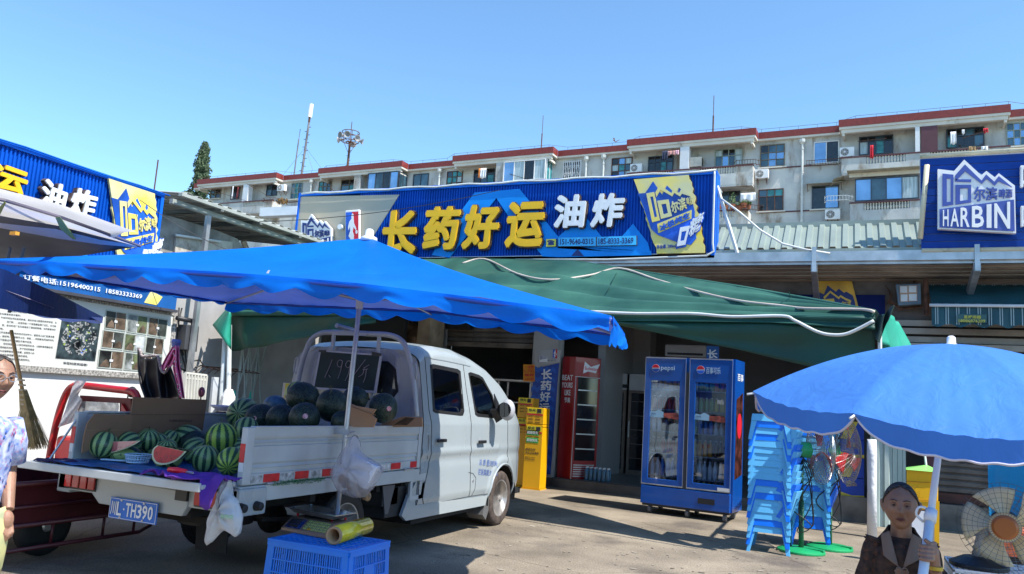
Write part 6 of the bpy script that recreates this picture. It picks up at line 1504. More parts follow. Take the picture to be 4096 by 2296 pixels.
wheel(XR - 0.10,8.38,1); wheel(XL + 0.10,8.38,-1); wheel(XR - 0.16,5.45,1,RUB); wheel(XL + 0.16,5.45,-1,RUB)
m = MB(); m.grid(lambda a,b: (XC + 0.8 - 0.22 * b,8.38 + 0.375 * math.cos(PI * a * 1.1 - 0.15),0.31 + 0.375 * math.sin(PI * a * 1.1 - 0.15)),24,3); m.build('wheel_arch_liner',CARD,tk,smooth=True)
m = MB(); m.tube([V((XC + hw(8.38 + 0.37 * math.cos(PI * k / 24),0.31 + 0.37 * math.sin(PI * k / 24)) + 0.002,8.38 + 0.37 * math.cos(PI * k / 24),0.31 + 0.37 * math.sin(PI * k / 24))) for k in range(25)],0.012,6); m.build('arch_lip',CARW,tk,smooth=True)
MB().prism([V((XR - 0.02,7.98,0.33)),V((XR - 0.02,7.93,0.16)),V((XR - 0.02,8.02,0.10)),V((XR - 0.02,8.08,0.2)),V((XR - 0.02,8.06,0.34))],(-0.2,0,0)).build('mud_flap',mat('mud flap',(0.10,0.10,0.10),rough=0.7),tk)
MB().box(XC - 0.74,XC + 0.74,6.46,8.0,0.22,0.31).build('sill',CARD,tk)
m = MB(); m.prism([V((XR - 0.006,6.2,0.33)),V((XR - 0.006,6.28,0.28)),V((XR - 0.006,7.95,0.26)),V((XR - 0.006,8.0,0.36)),V((XR - 0.006,6.42,0.40)),V((XR - 0.006,6.42,0.62)),V((XR - 0.006,6.3,0.5))],(-0.03,0,0)); m.build('sill_skirt',CARW,tk)
# chassis
m = MB()
for x in (-4.75,-4.05): m.box(x - 0.03,x + 0.03,4.15,8.9,0.48,0.60)
for y in (4.3,5.0,5.9,6.3): m.box(XL + 0.1,XR - 0.08,y - 0.03,y + 0.03,0.55,0.615)
m.build('chassis_rail',CARD,tk)
m = MB(); m.tube([V((-5.0,5.45,0.30)),V((-3.8,5.45,0.30))],0.045,8); m.ball((-4.4,5.45,0.31),0.12,0.13,0.13,12,8); m.build('rear_axle',CARD,tk)
for x in (-4.85,-3.93): 
    m = MB()
    for k in range(4): m.tube([V((x,4.75 + 0.12 * k,0.42 - 0.012 * k)),V((x,5.45,0.36 - 0.014 * k)),V((x,6.15 - 0.12 * k,0.42 - 0.012 * k))],0.02,4)
    m.build('leaf_spring',CARD,tk)
m = MB(); m.lathe(V((-4.35,4.75,0.36)),(0,0,1),[(0,0.15),(0.0,0.27),(0.14,0.27),(0.14,0.15)],24); m.build('spare_wheel',RUB,tk)
for y0_,y1_,z0_ in ((6.0,6.35,0.32),(5.95,6.2,0.42)): MB().box(XR - 0.28,XR - 0.06,y0_,y1_,z0_,0.58).build('battery_box',mat('box dark',(0.03,0.03,0.03),rough=0.6,var=0.4),tk,bevel=0.01)
m = MB(); m.prism([V((XR - 0.05,5.92,0.6)),V((XR - 0.05,6.12,0.6)),V((XR - 0.05,6.04,0.36)),V((XR - 0.05,5.99,0.36))],(-0.01,0,0)); m.build('hanger',mat('hanger grey',(0.10,0.10,0.11),rough=0.5),tk)
MB().box(-4.85,-3.95,4.3,4.5,0.42,0.47).build('cross_member',CARD,tk)
MB().prism([V((-4.30,4.5,0.46)),V((-4.0,4.5,0.46)),V((-4.0,4.5,0.2)),V((-4.28,4.5,0.2))],(0,0.01,0)).build('rear_flap',CARD,tk)
# blackboard
bb = thing('chalk_board',on(1400,1500,'y',6.28),'small green chalkboard with a handwritten price leaning on the cab guard','sign')
BQ = lambda pts,dy=0.0: [on(900 + a / 1.925,1250 + b / 1.925,'y',6.30 + dy) for a,b in pts]
MB().prism(BQ([(682,578),(1150,608),(1195,330),(735,296)]),(0,0.012,0)).build('slate',mat('chalkboard',(0.012,0.035,0.035),rough=0.7,var=0.3),bb)
MB().ring(BQ([(674,588),(1158,620),(1204,322),(728,286)],-0.004),BQ([(686,574),(1146,602),(1190,334),(739,300)],-0.004),(0,0.02,0)).build('board_frame',mat('board frame',(0.45,0.45,0.5),rough=0.4),bb)
MB().prism(BQ([(722,305),(775,308),(775,290),(722,286)],-0.012),(0,0.01,0)).build('clip',BLACK,bb); MB().prism(BQ([(1130,330),(1200,335),(1200,315),(1130,300)],-0.012),(0,0.01,0)).build('clip',BLACK,bb)
m = MB(); CH = mat('chalk',(0.42,0.36,0.38),rough=0.9)
for pts in ([(826,362),(800,430),(767,502)],[(800,482),(812,500)],[(905,375),(885,365),(866,385),(868,410),(888,420),(903,395),(906,372),(890,450),(868,510)],[(972,380),(950,372),(932,392),(932,415),(952,425),(966,400),(970,378),(950,470),(925,525)],[(1082,362),(1030,430),(950,535)],[(1110,402),(1075,425)],[(1072,420),(1062,470),(1028,495)],[(1060,440),(1100,435)],[(1088,440),(1080,500),(1064,538)]):
    m.tube(smoothp(BQ(pts,-0.006),3),0.0032,4)
m.build('chalk_writing',CH,bb)

# ================================================================ the load: watermelons
def melonmat(name,base,dark,amt,sat=1.0):
    m = bpy.data.materials.new(name); m.use_nodes = True; n = m.node_tree.nodes; L = m.node_tree.links; b = n['Principled BSDF']; b.inputs['Roughness'].default_value = 0.32
    t = n.new('ShaderNodeTexCoord'); sp = n.new('ShaderNodeSeparateXYZ'); L.new(t.outputs['Object'],sp.inputs[0])
    at = n.new('ShaderNodeMath'); at.operation = 'ARCTAN2'; L.new(sp.outputs[1],at.inputs[0]); L.new(sp.outputs[0],at.inputs[1])
    nz = n.new('ShaderNodeTexNoise'); nz.inputs['Scale'].default_value = 26; nz.inputs['Detail'].default_value = 4; L.new(t.outputs['Object'],nz.inputs[0])
    ml = n.new('ShaderNodeMath'); ml.operation = 'MULTIPLY_ADD'; ml.inputs[1].default_value = 11; L.new(at.outputs[0],ml.inputs[0])
    nm = n.new('ShaderNodeMath'); nm.operation = 'MULTIPLY_ADD'; nm.inputs[1].default_value = 3.4; nm.inputs[2].default_value = -1.7; L.new(nz.outputs[0],nm.inputs[0]); L.new(nm.outputs[0],ml.inputs[2])
    sn = n.new('ShaderNodeMath'); sn.operation = 'SINE'; L.new(ml.outputs[0],sn.inputs[0])
    r = n.new('ShaderNodeValToRGB'); r.color_ramp.elements[0].position = 0.5 - amt; r.color_ramp.elements[0].color = (*base,1); r.color_ramp.elements[1].position = 0.62; r.color_ramp.elements[1].color = (*dark,1)
    mr_ = n.new('ShaderNodeMapRange'); mr_.inputs[1].default_value = -1; L.new(sn.outputs[0],mr_.inputs[0]); L.new(mr_.outputs[0],r.inputs[0]); L.new(r.outputs[0],b.inputs['Base Color'])
    return m
MS = melonmat('striped melon',(0.27,0.40,0.15),(0.018,0.06,0.03),0.04); MS2 = melonmat('bright striped melon',(0.36,0.52,0.08),(0.025,0.085,0.03),0.03)
MD = mat('dark melon',(0.022,0.045,0.030),rough=0.45,var=0.6,scale=9,dirt=((0.09,0.10,0.07),0.6,5,(1,1,1))); STEM = mat('melon stem',(0.10,0.11,0.04),rough=0.8)
def unitball(nu=26,nv=16):
    m = MB(); m.ball((0,0,0),1,1,1,nu,nv)
    m.v = [(x * (1 + 0.018 * math.cos(11 * math.atan2(y,x)) * (1 - z * z)),y * (1 + 0.018 * math.cos(11 * math.atan2(y,x)) * (1 - z * z)),z * (1 - 0.05 * abs(z) ** 6)) for x,y,z in m.v]; return m
_ub = {}
def melon(cx,cy,rpx,y,label,mt=MS,el=1.0,tilt=(0.3,0.3),sticker=None,sc=None,stem=False):
    c = on(cx,cy,'y',y); Z = (c - CAM).dot(_w); r = rpx / F_PX * Z
    if c.x < XL + 0.13 + r * 0.8: c = on(cx,cy,'x',XL + 0.13 + r * 0.8); Z = (c - CAM).dot(_w); r = rpx / F_PX * Z
    t = thing('watermelon',c,label,'watermelon','watermelons heaped on the truck bed')
    key = mt.name
    ob = None
    if key in _ub: ob = bpy.data.objects.new('rind',_ub[key]); col.objects.link(ob)
    else:
        ob = unitball().build('rind',mt,None,smooth=True); _ub[key] = ob.data
    ob.parent = t; ob.scale = (r,r,r * el); ob.rotation_euler = (tilt[0],tilt[1],random.uniform(0,6))
    # object coordinates are scaled back so the noise reads at real size
    ax = Matrix.Rotation(ob.rotation_euler.z,4,'Z') @ Matrix.Rotation(tilt[1],4,'Y') @ Matrix.Rotation(tilt[0],4,'X') @ V((0,0,1))
    R_ = ob.rotation_euler.to_matrix(); ax = R_ @ V((0,0,1))
    if ax.z < 0: ax = -ax
    top = c + ax * r * el * 0.985
    m = MB(); m.tube([top,top + ax * 0.02,top + ax * 0.028 + V((0.015,-0.01,0.0)) * (3 if stem else 1)] + ([top + V((0.05,-0.04,-0.01)),top + V((0.04,-0.06,-0.05))] if stem else []),0.0035,5); m.build('stem',STEM,t)
    if sticker:
        d = (on(sticker[0],sticker[1],'y',y - r) - c); d.normalize(); p = c + d * r * 1.005
        m = MB(); m.lathe(p - d * 0.004,d,[(0,0.021),(0.006,0.02)],14); m.build('sticker',mat('melon sticker',(0.55,0.40,0.42),rough=0.4,var=0.7,scale=70,c2=(0.5,0.03,0.05)),t)
    return t
A5 = lambda a,b: (250 + a / 2.625,1450 + b / 2.625)
B5 = lambda a,b: (900 + a / 1.925,1250 + b / 1.925)
ML = [(A5(430,865),54,4.55,'striped watermelon with a dry tendril at the left end of the heap',MS,1.02,(0.3,0.2)),
 (A5(690,850),47,4.85,'striped watermelon behind the wrapped cut wedge',MS,1.1,(1.2,0.3)),
 (A5(900,810),45,5.1,'striped watermelon at the back of the heap below the cardboard',MS,1.0,(0.4,0.1)),
 (A5(985,885),53,4.75,'upright striped watermelon just behind the open red wedge',MS,1.12,(0.2,-0.1)),
 (A5(1130,800),36,5.4,'small pale striped watermelon peeping below the middle of the cardboard',MS,1.0,(0.4,0.4)),
 (A5(1100,905),40,4.6,'striped watermelon tight above the open red wedge',MS,1.0,(0.3,-0.4)),
 (A5(1320,810),58,5.1,'large oval striped watermelon lying sideways in the middle of the heap',MS,1.15,(1.1,0.7)),
 (A5(1400,925),54,4.8,'striped watermelon half hidden behind the round front one',MS,1.0,(0.4,0.6)),
 (A5(1500,1010),55,4.42,'round watermelon with broad stripes at the front edge beside the purple cloth',MS,1.0,(0.1,0.1)),
 (A5(1668,800),62,4.75,'tall bright striped watermelon standing highest among the front ones',MS2,1.08,(0.12,0.05)),
 (A5(1765,1035),54,4.4,'light green thin striped watermelon beside the right bed post',MS2,1.15,(0.9,0.9)),
 (A5(1850,905),44,4.85,'striped watermelon squeezed between the tall one and the bed post',MS,1.0,(0.6,0.8)),
 (A5(1925,705),50,5.1,'grey green striped watermelon above the bed corner post',MS,1.05,(0.35,0.1)),
 (A5(1905,545),66,5.6,'large oval pale striped watermelon by the cling wrapped bowl',MS,1.2,(1.3,1.2)),
 (B5(560,625),50,5.95,'striped watermelon at the very back below the chalkboard corner',MS2,1.0,(0.6,0.1)),
 (B5(600,655),62,5.7,'dark oval watermelon with a round sticker below the chalkboard corner',MD,1.12,(1.3,0.8),B5(530,612)),
 (B5(825,715),63,5.5,'big dark watermelon with a curly stem below the middle of the chalkboard',MD,1.08,(0.2,0.2),None),
 (B5(612,808),62,5.2,'dark round watermelon with a centred sticker facing the camera',MD,1.0,(0.3,0.1),B5(620,795)),
 (B5(430,815),56,5.4,'dark watermelon second from the left among the dark ones',MD,1.1,(1.2,0.4),None),
 (B5(278,815),58,5.5,'leftmost dark watermelon resting over the striped ones',MD,1.15,(1.3,0.9),B5(225,815)),
 (B5(1000,665),50,5.95,'dark watermelon with a red sticker behind the tent pole',MD,1.1,(1.2,1.3),B5(1045,620)),
 (B5(1218,735),57,5.75,'dark upright watermelon at the right end beside the folded carton',MD,1.1,(0.15,0.1),B5(1300,745)),
 (B5(905,840),46,5.35,'dark watermelon low between the sticker one and the torn carton',MD,1.0,(0.2,0.1),None)]
for i,a in enumerate(ML):
    (cx,cy),rp_,y_,lab,mt_,el_,tl_ = a[:7]; melon(cx,cy,rp_,y_,lab,mt_,el_,tl_,a[7] if len(a) > 7 else None,stem=('curly' in lab or 'tendril' in lab))
for i,(x,y,z) in enumerate([(-4.9,5.0,0.86),(-4.6,5.4,0.87),(-4.3,5.0,0.86),(-4.05,5.4,0.87),(-4.5,5.8,0.88),(-4.1,5.9,0.88),(-3.8,5.2,0.85),(-3.85,5.7,0.86)]):
    q = V((x,y,z)); Zc = (q - CAM).dot(_w); px_,py_ = 2048 + F_PX * (q - CAM).dot(_r) / Zc,1148 - F_PX * (q - CAM).dot(_u) / Zc
    melon(px_,py_,0.13 * F_PX / Zc,y,'dark watermelon lying deep under the visible heap',MD)
# blue wrapped melons
for px,py,r_,y,lab in ((A5(1430,705),0,34,5.7,'blue wrapped watermelon lying behind the middle of the heap'),(A5(1500,730),0,26,5.5,'smaller blue wrapped watermelon in front of the other blue one'),(B5(385,710),0,38,6.0,'pale blue wrapped watermelon beside the yellow price card')):
    c = on(px[0],px[1],'y',y); Z = (c - CAM).dot(_w); t = thing('wrapped_watermelon',c,lab,'watermelon','watermelons wrapped in blue net')
    MB().ball(c,r_ / F_PX * Z * 1.4,r_ / F_PX * Z,r_ / F_PX * Z,18,12).build('wrap',mat('blue wrap',(0.06,0.16,0.26),rough=0.4,var=0.4,scale=14),t,smooth=True)
# cut wedges
FLESH = mat('melon flesh',(0.62,0.035,0.035),rough=0.45,var=0.15,scale=25); RINDW = mat('pale rind',(0.66,0.68,0.42),rough=0.5)
def wedge(name,quad_arc,yb,label,flesh,dx=0.0):
    """arc points (px) from one tip round the rind to the other; the chord closes it; thickness goes back"""
    t = thing('watermelon_wedge',on(*quad_arc[len(quad_arc) // 2],'y',yb),label,'watermelon wedge')
    P = smoothp([on(a,b,'y',yb) for a,b in quad_arc],4); c = sum(P,V((0,0,0))) / len(P)
    back = V((0.03,0.17,0.03)); n_ = len(P)
    m = MB(); lo = P[n_ // 2]
    Q = [p + back * (0.55 if 0 < i < n_ - 1 else 0.4) + (c - p) * 0.25 for i,p in enumerate(P)]
    m.add(P + Q,[(i,i + 1,n_ + i + 1,n_ + i) for i in range(n_ - 1)]); m.poly(Q); m.build('rind',MS,t,smooth=True)
    m = MB(); m.poly(P); m.build('rind_edge',RINDW,t)
    m = MB(); I = [c + (p - c) * 0.88 + V((0,-0.004,0)) for p in P]; tip = (P[0] + P[-1]) / 2; I = [i_ + (tip - c) * 0.10 for i_ in I]; m.poly(I); m.build('flesh',flesh,t)
    m = MB(); rr_ = random.Random(2)
    for k in range(9): q = I[rr_.randrange(4,n_ - 4)].lerp(c,rr_.uniform(0.2,0.8)); m.ball(q - V((0,0.002,0)),0.004,0.002,0.006,6,4)
    m.build('seed',mat('seed',(0.3,0.05,0.04)),t)
    return t
wedge('w',[A5(995,868),A5(945,915),A5(940,1000),A5(985,1062),A5(1080,1072),A5(1190,1035),A5(1268,970),A5(1300,935)],4.16,'bright red open watermelon wedge facing the camera on the tailgate',FLESH)
wedge('w',[A5(480,832),A5(405,890),A5(415,935),A5(500,950),A5(620,920),A5(740,870),A5(820,822)],4.22,'wrapped pale red watermelon wedge lying flat at the left',mat('pale flesh',(0.60,0.16,0.16),rough=0.15,var=0.2,coat=0.8))
c = on(*A5(640,960),'y',4.33); MB().ball(c,0.15,0.1,0.07,18,10).build('wedge_body',MS,bpy.data.objects['watermelon_wedge.001'],smooth=True)
c = on(*A5(1110,1000),'y',4.28); MB().ball(c,0.11,0.09,0.08,18,10).build('wedge_body',MS,bpy.data.objects['watermelon_wedge'],smooth=True)
# cloths, slippers, basket, cards
def drape(name,label,cat,fn,nu,nv,mt,solid=0.006): 
    m = MB(); m.grid(fn,nu,nv); return tag(m.build(name,mt,smooth=True,solid=solid),label,cat)
BTARP = mat('blue tarp sheet',(0.01,0.10,0.30),rough=0.4,var=0.3)
drape('bed_sheet','blue plastic sheet spread under the melons on the truck bed','plastic sheet',lambda a,b: (-5.05 + 1.3 * a,3.86 + 1.4 * b,0.775 + 0.012 * noise.noise(V((a * 9,b * 9,0))) - (0.03 if b > 0.25 else 0)),30,20,BTARP,0.003)
PUR = mat('purple cloth',(0.11,0.025,0.30),rough=0.9,var=0.2)
drape('purple_cloth','crumpled purple cloth hanging over the right end of the tailgate','cloth',lambda a,b: V((-4.10 + 0.58 * a,4.02 - 0.26 * b + 0.04 * math.sin(a * 9),0.775 + 0.05 * abs(noise.noise(V((a * 5,b * 4,1)))) + 0.02 * math.sin(a * 14 + b * 6) ** 2 - (0.16 * max(0,b - 0.75) * 4 * (a > 0.82) if b > 0.7 else 0))),36,18,PUR)
drape('dark_purple_cloth','dark purple cloth lying at the left end of the tailgate','cloth',lambda a,b: V((-5.2 + 0.28 * a,3.85 + 0.22 * b,0.768 + 0.03 * abs(noise.noise(V((a * 4,b * 3,2)))))),12,8,mat('dark purple',(0.035,0.015,0.07),rough=0.9))
t = thing('red_knife_handle',on(*A5(1200,1138),'y',3.86),'bright red plastic tool handle on the tailgate before the purple cloth','tool')
MB().tube([on(*A5(1118,1125),'y',3.84),on(*A5(1200,1132),'y',3.84),on(*A5(1298,1150),'y',3.84)],[0.016,0.02,0.016],10).build('handle',mat('hot red',(0.85,0.01,0.03),rough=0.3,var=0.02),t,smooth=True)
MB().tube([on(*A5(1300,1150),'y',3.84),on(*A5(1370,1160),'y',3.84)],0.008,6).build('blade',STEEL,t)
t = thing('melon_basket',on(*A5(785,1030),'z',0.80),'small pale blue plastic strainer on the tailgate between the wedges','strainer')
c = on(*A5(788,1045),'z',0.785); PBL = mat('pale blue plastic',(0.45,0.62,0.78),rough=0.35)
m = MB(); m.lathe(c,(0,0,1),[(0.0,0.07),(0.05,0.085)],24)
m2 = MB(); 
for k in range(24): a_ = k * PI / 12; m2.tube([c + V((0.072 * math.cos(a_),0.072 * math.sin(a_),0)),c + V((0.086 * math.cos(a_),0.086 * math.sin(a_),0.05))],0.003,4)
m2.tube([c + V((0.088 * math.cos(k * PI / 12),0.088 * math.sin(k * PI / 12),0.052)) for k in range(24)],0.005,5,closed=True); m2.tube([c + V((0.08 * math.cos(k * PI / 12),0.08 * math.sin(k * PI / 12),0.025)) for k in range(24)],0.003,4,closed=True); m2.tube([c + V((0.072 * math.cos(k * PI / 12),0.072 * math.sin(k * PI / 12),0.0)) for k in range(24)],0.004,4,closed=True)
m2.build('rim',PBL,t); m = MB(); m.lathe(c,(0,0,1),[(0.0,0.068),(0.004,0.068)],20); m.obox(c + V((-0.15,-0.07,0.005)),V((0.08,0.035,0)),V((-0.012,0.022,0)),V((0,0,0.004))); m.build('handle',PBL,t)
# cardboard
CB = mat('cardboard',(0.27,0.15,0.08),rough=0.9,var=0.08,scale=3); CBL = mat('light cardboard',(0.46,0.26,0.14),rough=0.9,var=0.08,scale=3)
t = thing('cardboard_sheet',on(560,1700,'x',-5.05),'tall brown cardboard sheet standing inside the far side of the truck bed','cardboard')
MB().prism([on(a,b,'x',-5.08) for a,b in (A5(680,740),A5(1455,745),A5(1510,390),A5(735,362))],(0.012,0,0)).build('sheet',CB,t)
m = MB(); m.prism([on(a,b,'x',-5.064) for a,b in (A5(725,548),A5(1480,552),A5(1480,548),A5(725,544))],(0.002,0,0)); text(m,'CONCENTRATE',[on(a,b,'x',-5.064) for a,b in (A5(1120,622),A5(1360,628),A5(1362,605),A5(1122,598))],(0.001,0,0),0.02); m.build('print',mat('carton ink',(0.10,0.055,0.035)),t)
t = thing('cardboard_sheet',on(420,1750,'x',-5.0),'lower worn cardboard sheet standing at the left end of the truck bed','cardboard')
MB().prism([on(a,b,'x',-5.02) for a,b in (A5(195,950),A5(690,790),A5(728,548),A5(330,538),A5(250,640),A5(215,780))],(0.01,0,0)).build('sheet',CB,t)
m = MB(); m.prism([on(a,b,'x',-5.008) for a,b in (A5(225,712),A5(690,712),A5(690,708),A5(225,708))],(0.002,0,0)); m.build('crease',mat('carton crease',(0.36,0.22,0.12)),t)
t = thing('folded_carton',on(*B5(1030,800),'y',5.25),'folded light carton wedged between melons and the tent pole','carton')
MB().prism([on(a,b,'y',5.3) for a,b in (B5(890,880),B5(1140,884),B5(1165,820),B5(1130,790),B5(950,770))],(0,0.015,0)).build('front_panel',CBL,t); MB().prism([on(a,b,'y',5.29) for a,b in (B5(945,772),B5(1125,795),B5(1160,745),B5(1010,720),B5(945,692))],(0,0.015,0)).build('flap',CBL,t)
m = MB(); m.tube([on(*B5(950,712),'y',5.27),on(*B5(1080,765),'y',5.27),on(*B5(1160,790),'y',5.27)],0.004,4); m.build('crease',CB,t)
t = thing('torn_carton',on(*B5(1350,850),'y',5.9),'torn stained carton strip in the front corner of the bed','carton')
MB().prism([on(a,b,'y',5.9) for a,b in (B5(1185,884),B5(1520,880),B5(1515,808),B5(1370,800),B5(1290,830),B5(1225,835))],(0,0.015,0)).build('panel',CBL,t)
m = MB(); m.prism([on(a,b,'y',5.895) for a,b in (B5(1300,865),B5(1400,868),B5(1460,815),B5(1390,808),B5(1340,838))],(0,0.004,0)); m.build('stain',mat('stain brown',(0.12,0.065,0.035),rough=0.9,var=0.4,scale=12),t)
# yellow price card, bowl, bag hanging on the bed, bag at the corner, grass twine
t = thing('price_card',on(*B5(475,620),'y',6.3),'white and yellow price card with red characters left of the melons','card')
MB().prism([on(a,b,'y',6.3) for a,b in (B5(432,680),B5(500,690),B5(522,545),B5(448,540))],(0,0.006,0)).build('card',mat('card cream',(0.68,0.62,0.48),rough=0.5),t)
MB().prism([on(a,b,'y',6.296) for a,b in (B5(455,658),B5(500,662),B5(522,550),B5(465,545))],(0,0.003,0)).build('yellow_panel',mat('card yellow',(0.78,0.60,0.03),rough=0.5),t)
m = MB(); text(m,'6',[on(a,b,'y',6.292) for a,b in (B5(495,582),B5(512,582),B5(512,558),B5(495,558))],(0,-0.001,0),0.02); text(m,'称',[on(a,b,'y',6.292) for a,b in (B5(466,620),B5(496,620),B5(498,588),B5(468,588))],(0,-0.001,0),0.03); text(m,'经',[on(a,b,'y',6.292) for a,b in (B5(462,655),B5(490,655),B5(492,628),B5(464,628))],(0,-0.001,0),0.03); m.build('print',REDP,t)
c = on(*A5(1715,470),'y',5.75); t = thing('foam_bowl',c,'pale violet plate under cling film on top of the far side board','plate')
MB().lathe(c - V((0,0,0.035)),(0,0,1),[(0,0.06),(0.03,0.12),(0.045,0.14),(0.05,0.14),(0.045,0.12)],24).build('plate',mat('foam violet white',(0.55,0.55,0.75),rough=0.5),t,smooth=True)
MB().box(c.x - 0.09,c.x + 0.1,c.y - 0.07,c.y + 0.08,c.z - 0.22,c.z - 0.04).build('wrapped_base',mat('film dark',(0.06,0.05,0.045),rough=0.25,var=0.4),t,bevel=0.03)
def bag(name,label,px_pts,yb,mt,dep=0.10,ties=None,inner=None):
    t = thing(name,on(*px_pts[0],'y',yb),label,'plastic bag'); P = smoothp([on(a,b,'y',yb) for a,b in px_pts] + [on(*px_pts[0],'y',yb)],4)[:-1]
    n_ = len(P); c = sum(P,V((0,0,0))) / n_; m = MB(); rings = [(1.0,0.0),(0.96,0.35),(0.8,0.7),(0.5,0.95),(0.12,1.05)]
    for s in (-1,1):
        base_i = len(m.v)
        for rr_,dd in rings:
            m.v += [tuple(c + (p - c) * (rr_ * (1 + 0.03 * math.sin(i * 1.3 + dd * 9))) + V((0,s * dep * dd * (1 + 0.25 * math.sin(i * 0.9 + dd * 3)) ,0))) for i,p in enumerate(P)]
        for k in range(len(rings) - 1):
            for i in range(n_): m.f.append([base_i + k * n_ + i,base_i + k * n_ + (i + 1) % n_,base_i + (k + 1) * n_ + (i + 1) % n_,base_i + (k + 1) * n_ + i]); m.m.append(0)
        m.f.append([base_i + (len(rings) - 1) * n_ + i for i in range(n_)]); m.m.append(0)
    m.build('bag_skin',mt,t,smooth=True); return t
FILM = mat('clear bag film',(0.62,0.58,0.62),rough=0.18,alpha=0.42,var=0.1,scale=8,bump=0.5,bscale=22); WBAG = fabric('white bag film',(0.76,0.78,0.80),0.4,rough=0.35,bump=0.6,bscale=14)
t = bag('clear_plastic_bag','clear plastic bag with a foam box and bottles hanging from the tent pole',[B5(1000,940),B5(1030,1060),B5(1205,1195),B5(1160,1310),B5(1080,1415),B5(1010,1425),B5(870,1370),B5(826,1240),B5(880,1110),B5(985,970)],4.85,FILM,0.08)
f = frame_on(*[on(a,b,'y',4.80) for a,b in (B5(862,1222),B5(1075,1365),B5(1170,1190),B5(935,1062))]); MB().prism([f(0,0),f(1,0),f(1,1),f(0,1)],(0,0.05,0)).build('foam_box',mat('foam white',(0.74,0.74,0.78),rough=0.5),t,bevel=0.008)
m = MB(); rr_ = random.Random(8)
for k in range(10): p = on(*B5(900 + k * 22,1285 + k * 14 + rr_.uniform(-8,18)),'y',4.87); m.ball(p,0.03,0.02,0.035,8,6)
m.build('bag_contents',mat('mixed contents',(0.20,0.12,0.06),rough=0.3,var=1.0,scale=22,c2=(0.02,0.02,0.02)),t)
m = MB(); m.tube([on(*B5(960,925),'y',4.85),on(*B5(1005,915),'y',4.85),on(*B5(995,950),'y',4.85)],0.004,5); m.tube([on(*B5(925,965),'y',4.9),on(*B5(985,965),'y',4.85)],0.003,5); m.build('wire_hook',STEEL,t)
t = bag('white_plastic_bag','white plastic bag with faint green print hanging at the right tail lamp',[A5(1700,1240),A5(1760,1230),A5(1725,1330),A5(1790,1400),A5(1850,1500),A5(1880,1640),A5(1830,1830),A5(1700,1760),A5(1570,1880),A5(1510,1900),A5(1530,1700),A5(1600,1500),A5(1660,1340)],3.95,WBAG,0.05)
m = MB(); text(m,'购物袋',[on(*p_,'y',3.885) for p_ in (A5(1655,1640),A5(1790,1650),A5(1795,1600),A5(1660,1590))],(0,-0.001,0),0.02); m.build('faint_print',mat('faint green',(0.35,0.6,0.42)),t)
rr_ = random.Random(6); m = MB()
for k in range(900):
    a = rr_.random(); p = on(*(B5(360 + 400 * a,1318 - 36 * a)),'x',XR + 0.012) + V((rr_.uniform(0,0.02),0,rr_.uniform(-0.012,0.012))); d = V((rr_.uniform(-1,1),rr_.uniform(-1,1),rr_.uniform(-1,1))) * 0.014
    m.poly([p,p + d,p + d * 0.6 + V((0,0.003,0.002))])
o = m.build('green_tinsel',mat('tinsel green',(0.01,0.16,0.02),rough=0.5)); tag(o,'strip of green tinsel twine along the lower rail of the truck bed','tinsel',kind='stuff')

# ================================================================ crate, scale, film roll
CRB = mat('crate blue',(0.004,0.21,0.80),rough=0.4,var=0.06)
cx0,cx1,cy0,cy1,ch = -3.53,-2.90,4.37,4.84,0.385
cr = thing('plastic_crate',((cx0 + cx1) / 2,(cy0 + cy1) / 2,0),'upside down bright blue slatted plastic crate beside the truck','crate')
ins = 0.0
def P_(x,y,z):
    k = 1 + 0.05 * (ch - z) / ch * 1.0; return V(((cx0 + cx1) / 2 + (x - (cx0 + cx1) / 2) * k,(cy0 + cy1) / 2 + (y - (cy0 + cy1) / 2) * k,z))
m = MB()
def panel(A,B,out,name,ncell,plate=False):
    A,B = V(A),V(B); m = MB(); d = (B - A); L_ = d.length; d.normalize()
    def bar(s0,z0,s1,z1,t=0.006,w=0.0):
        p = [P_(*(A + d * s)) if False else P_((A + d * s).x,(A + d * s).y,z) for s,z in ((s0,z0),(s1,z0),(s1,z1),(s0,z1))]
        m.prism(p,V(out) * t)
    bar(0,0,0.05,ch - 0.03); bar(L_ - 0.05,0,L_,ch - 0.03)
    zs = [0.0,0.10,0.18,0.26,0.34]
    for z in zs: bar(0.05,z,L_ - 0.05,z + 0.008,0.010)
    cw = (L_ - 0.1) / ncell
    for c_ in range(ncell + 1): s = 0.05 + cw * c_; bar(max(0.05,s - 0.004),0.0,min(L_ - 0.05,s + 0.004),0.35,0.009)
    for c_ in range(ncell):
        for k in range(1,6):
            s = 0.05 + cw * c_ + cw * k / 6.0; bar(s - 0.0045,0.0,s + 0.0045,0.345,0.004)
    bar(0,0.345,L_,ch - 0.012,0.012)
    if plate: bar(0.05 + cw,0.14,0.05 + 2 * cw,0.26,0.006)
    return m.build(name,CRB,cr)
panel((cx0,cy0,0),(cx1,cy0,0),(0,-1,0),'front_wall',5); panel((cx0,cy1,0),(cx1,cy1,0),(0,1,0),'back_wall',5); panel((cx1,cy0,0),(cx1,cy1,0),(1,0,0),'side_wall',3,True); panel((cx0,cy0,0),(cx0,cy1,0),(-1,0,0),'side_wall',3)
m = MB(); n1_,n2_ = 13,9
for i in range(n1_ + 1): x = cx0 + (cx1 - cx0) * i / n1_; m.box(x - 0.005,x + 0.005,cy0,cy1,ch - 0.012,ch - 0.001)
for i in range(n2_ + 1): y = cy0 + (cy1 - cy0) * i / n2_; m.box(cx0,cx1,y - 0.006,y + 0.006,ch - 0.012,ch)
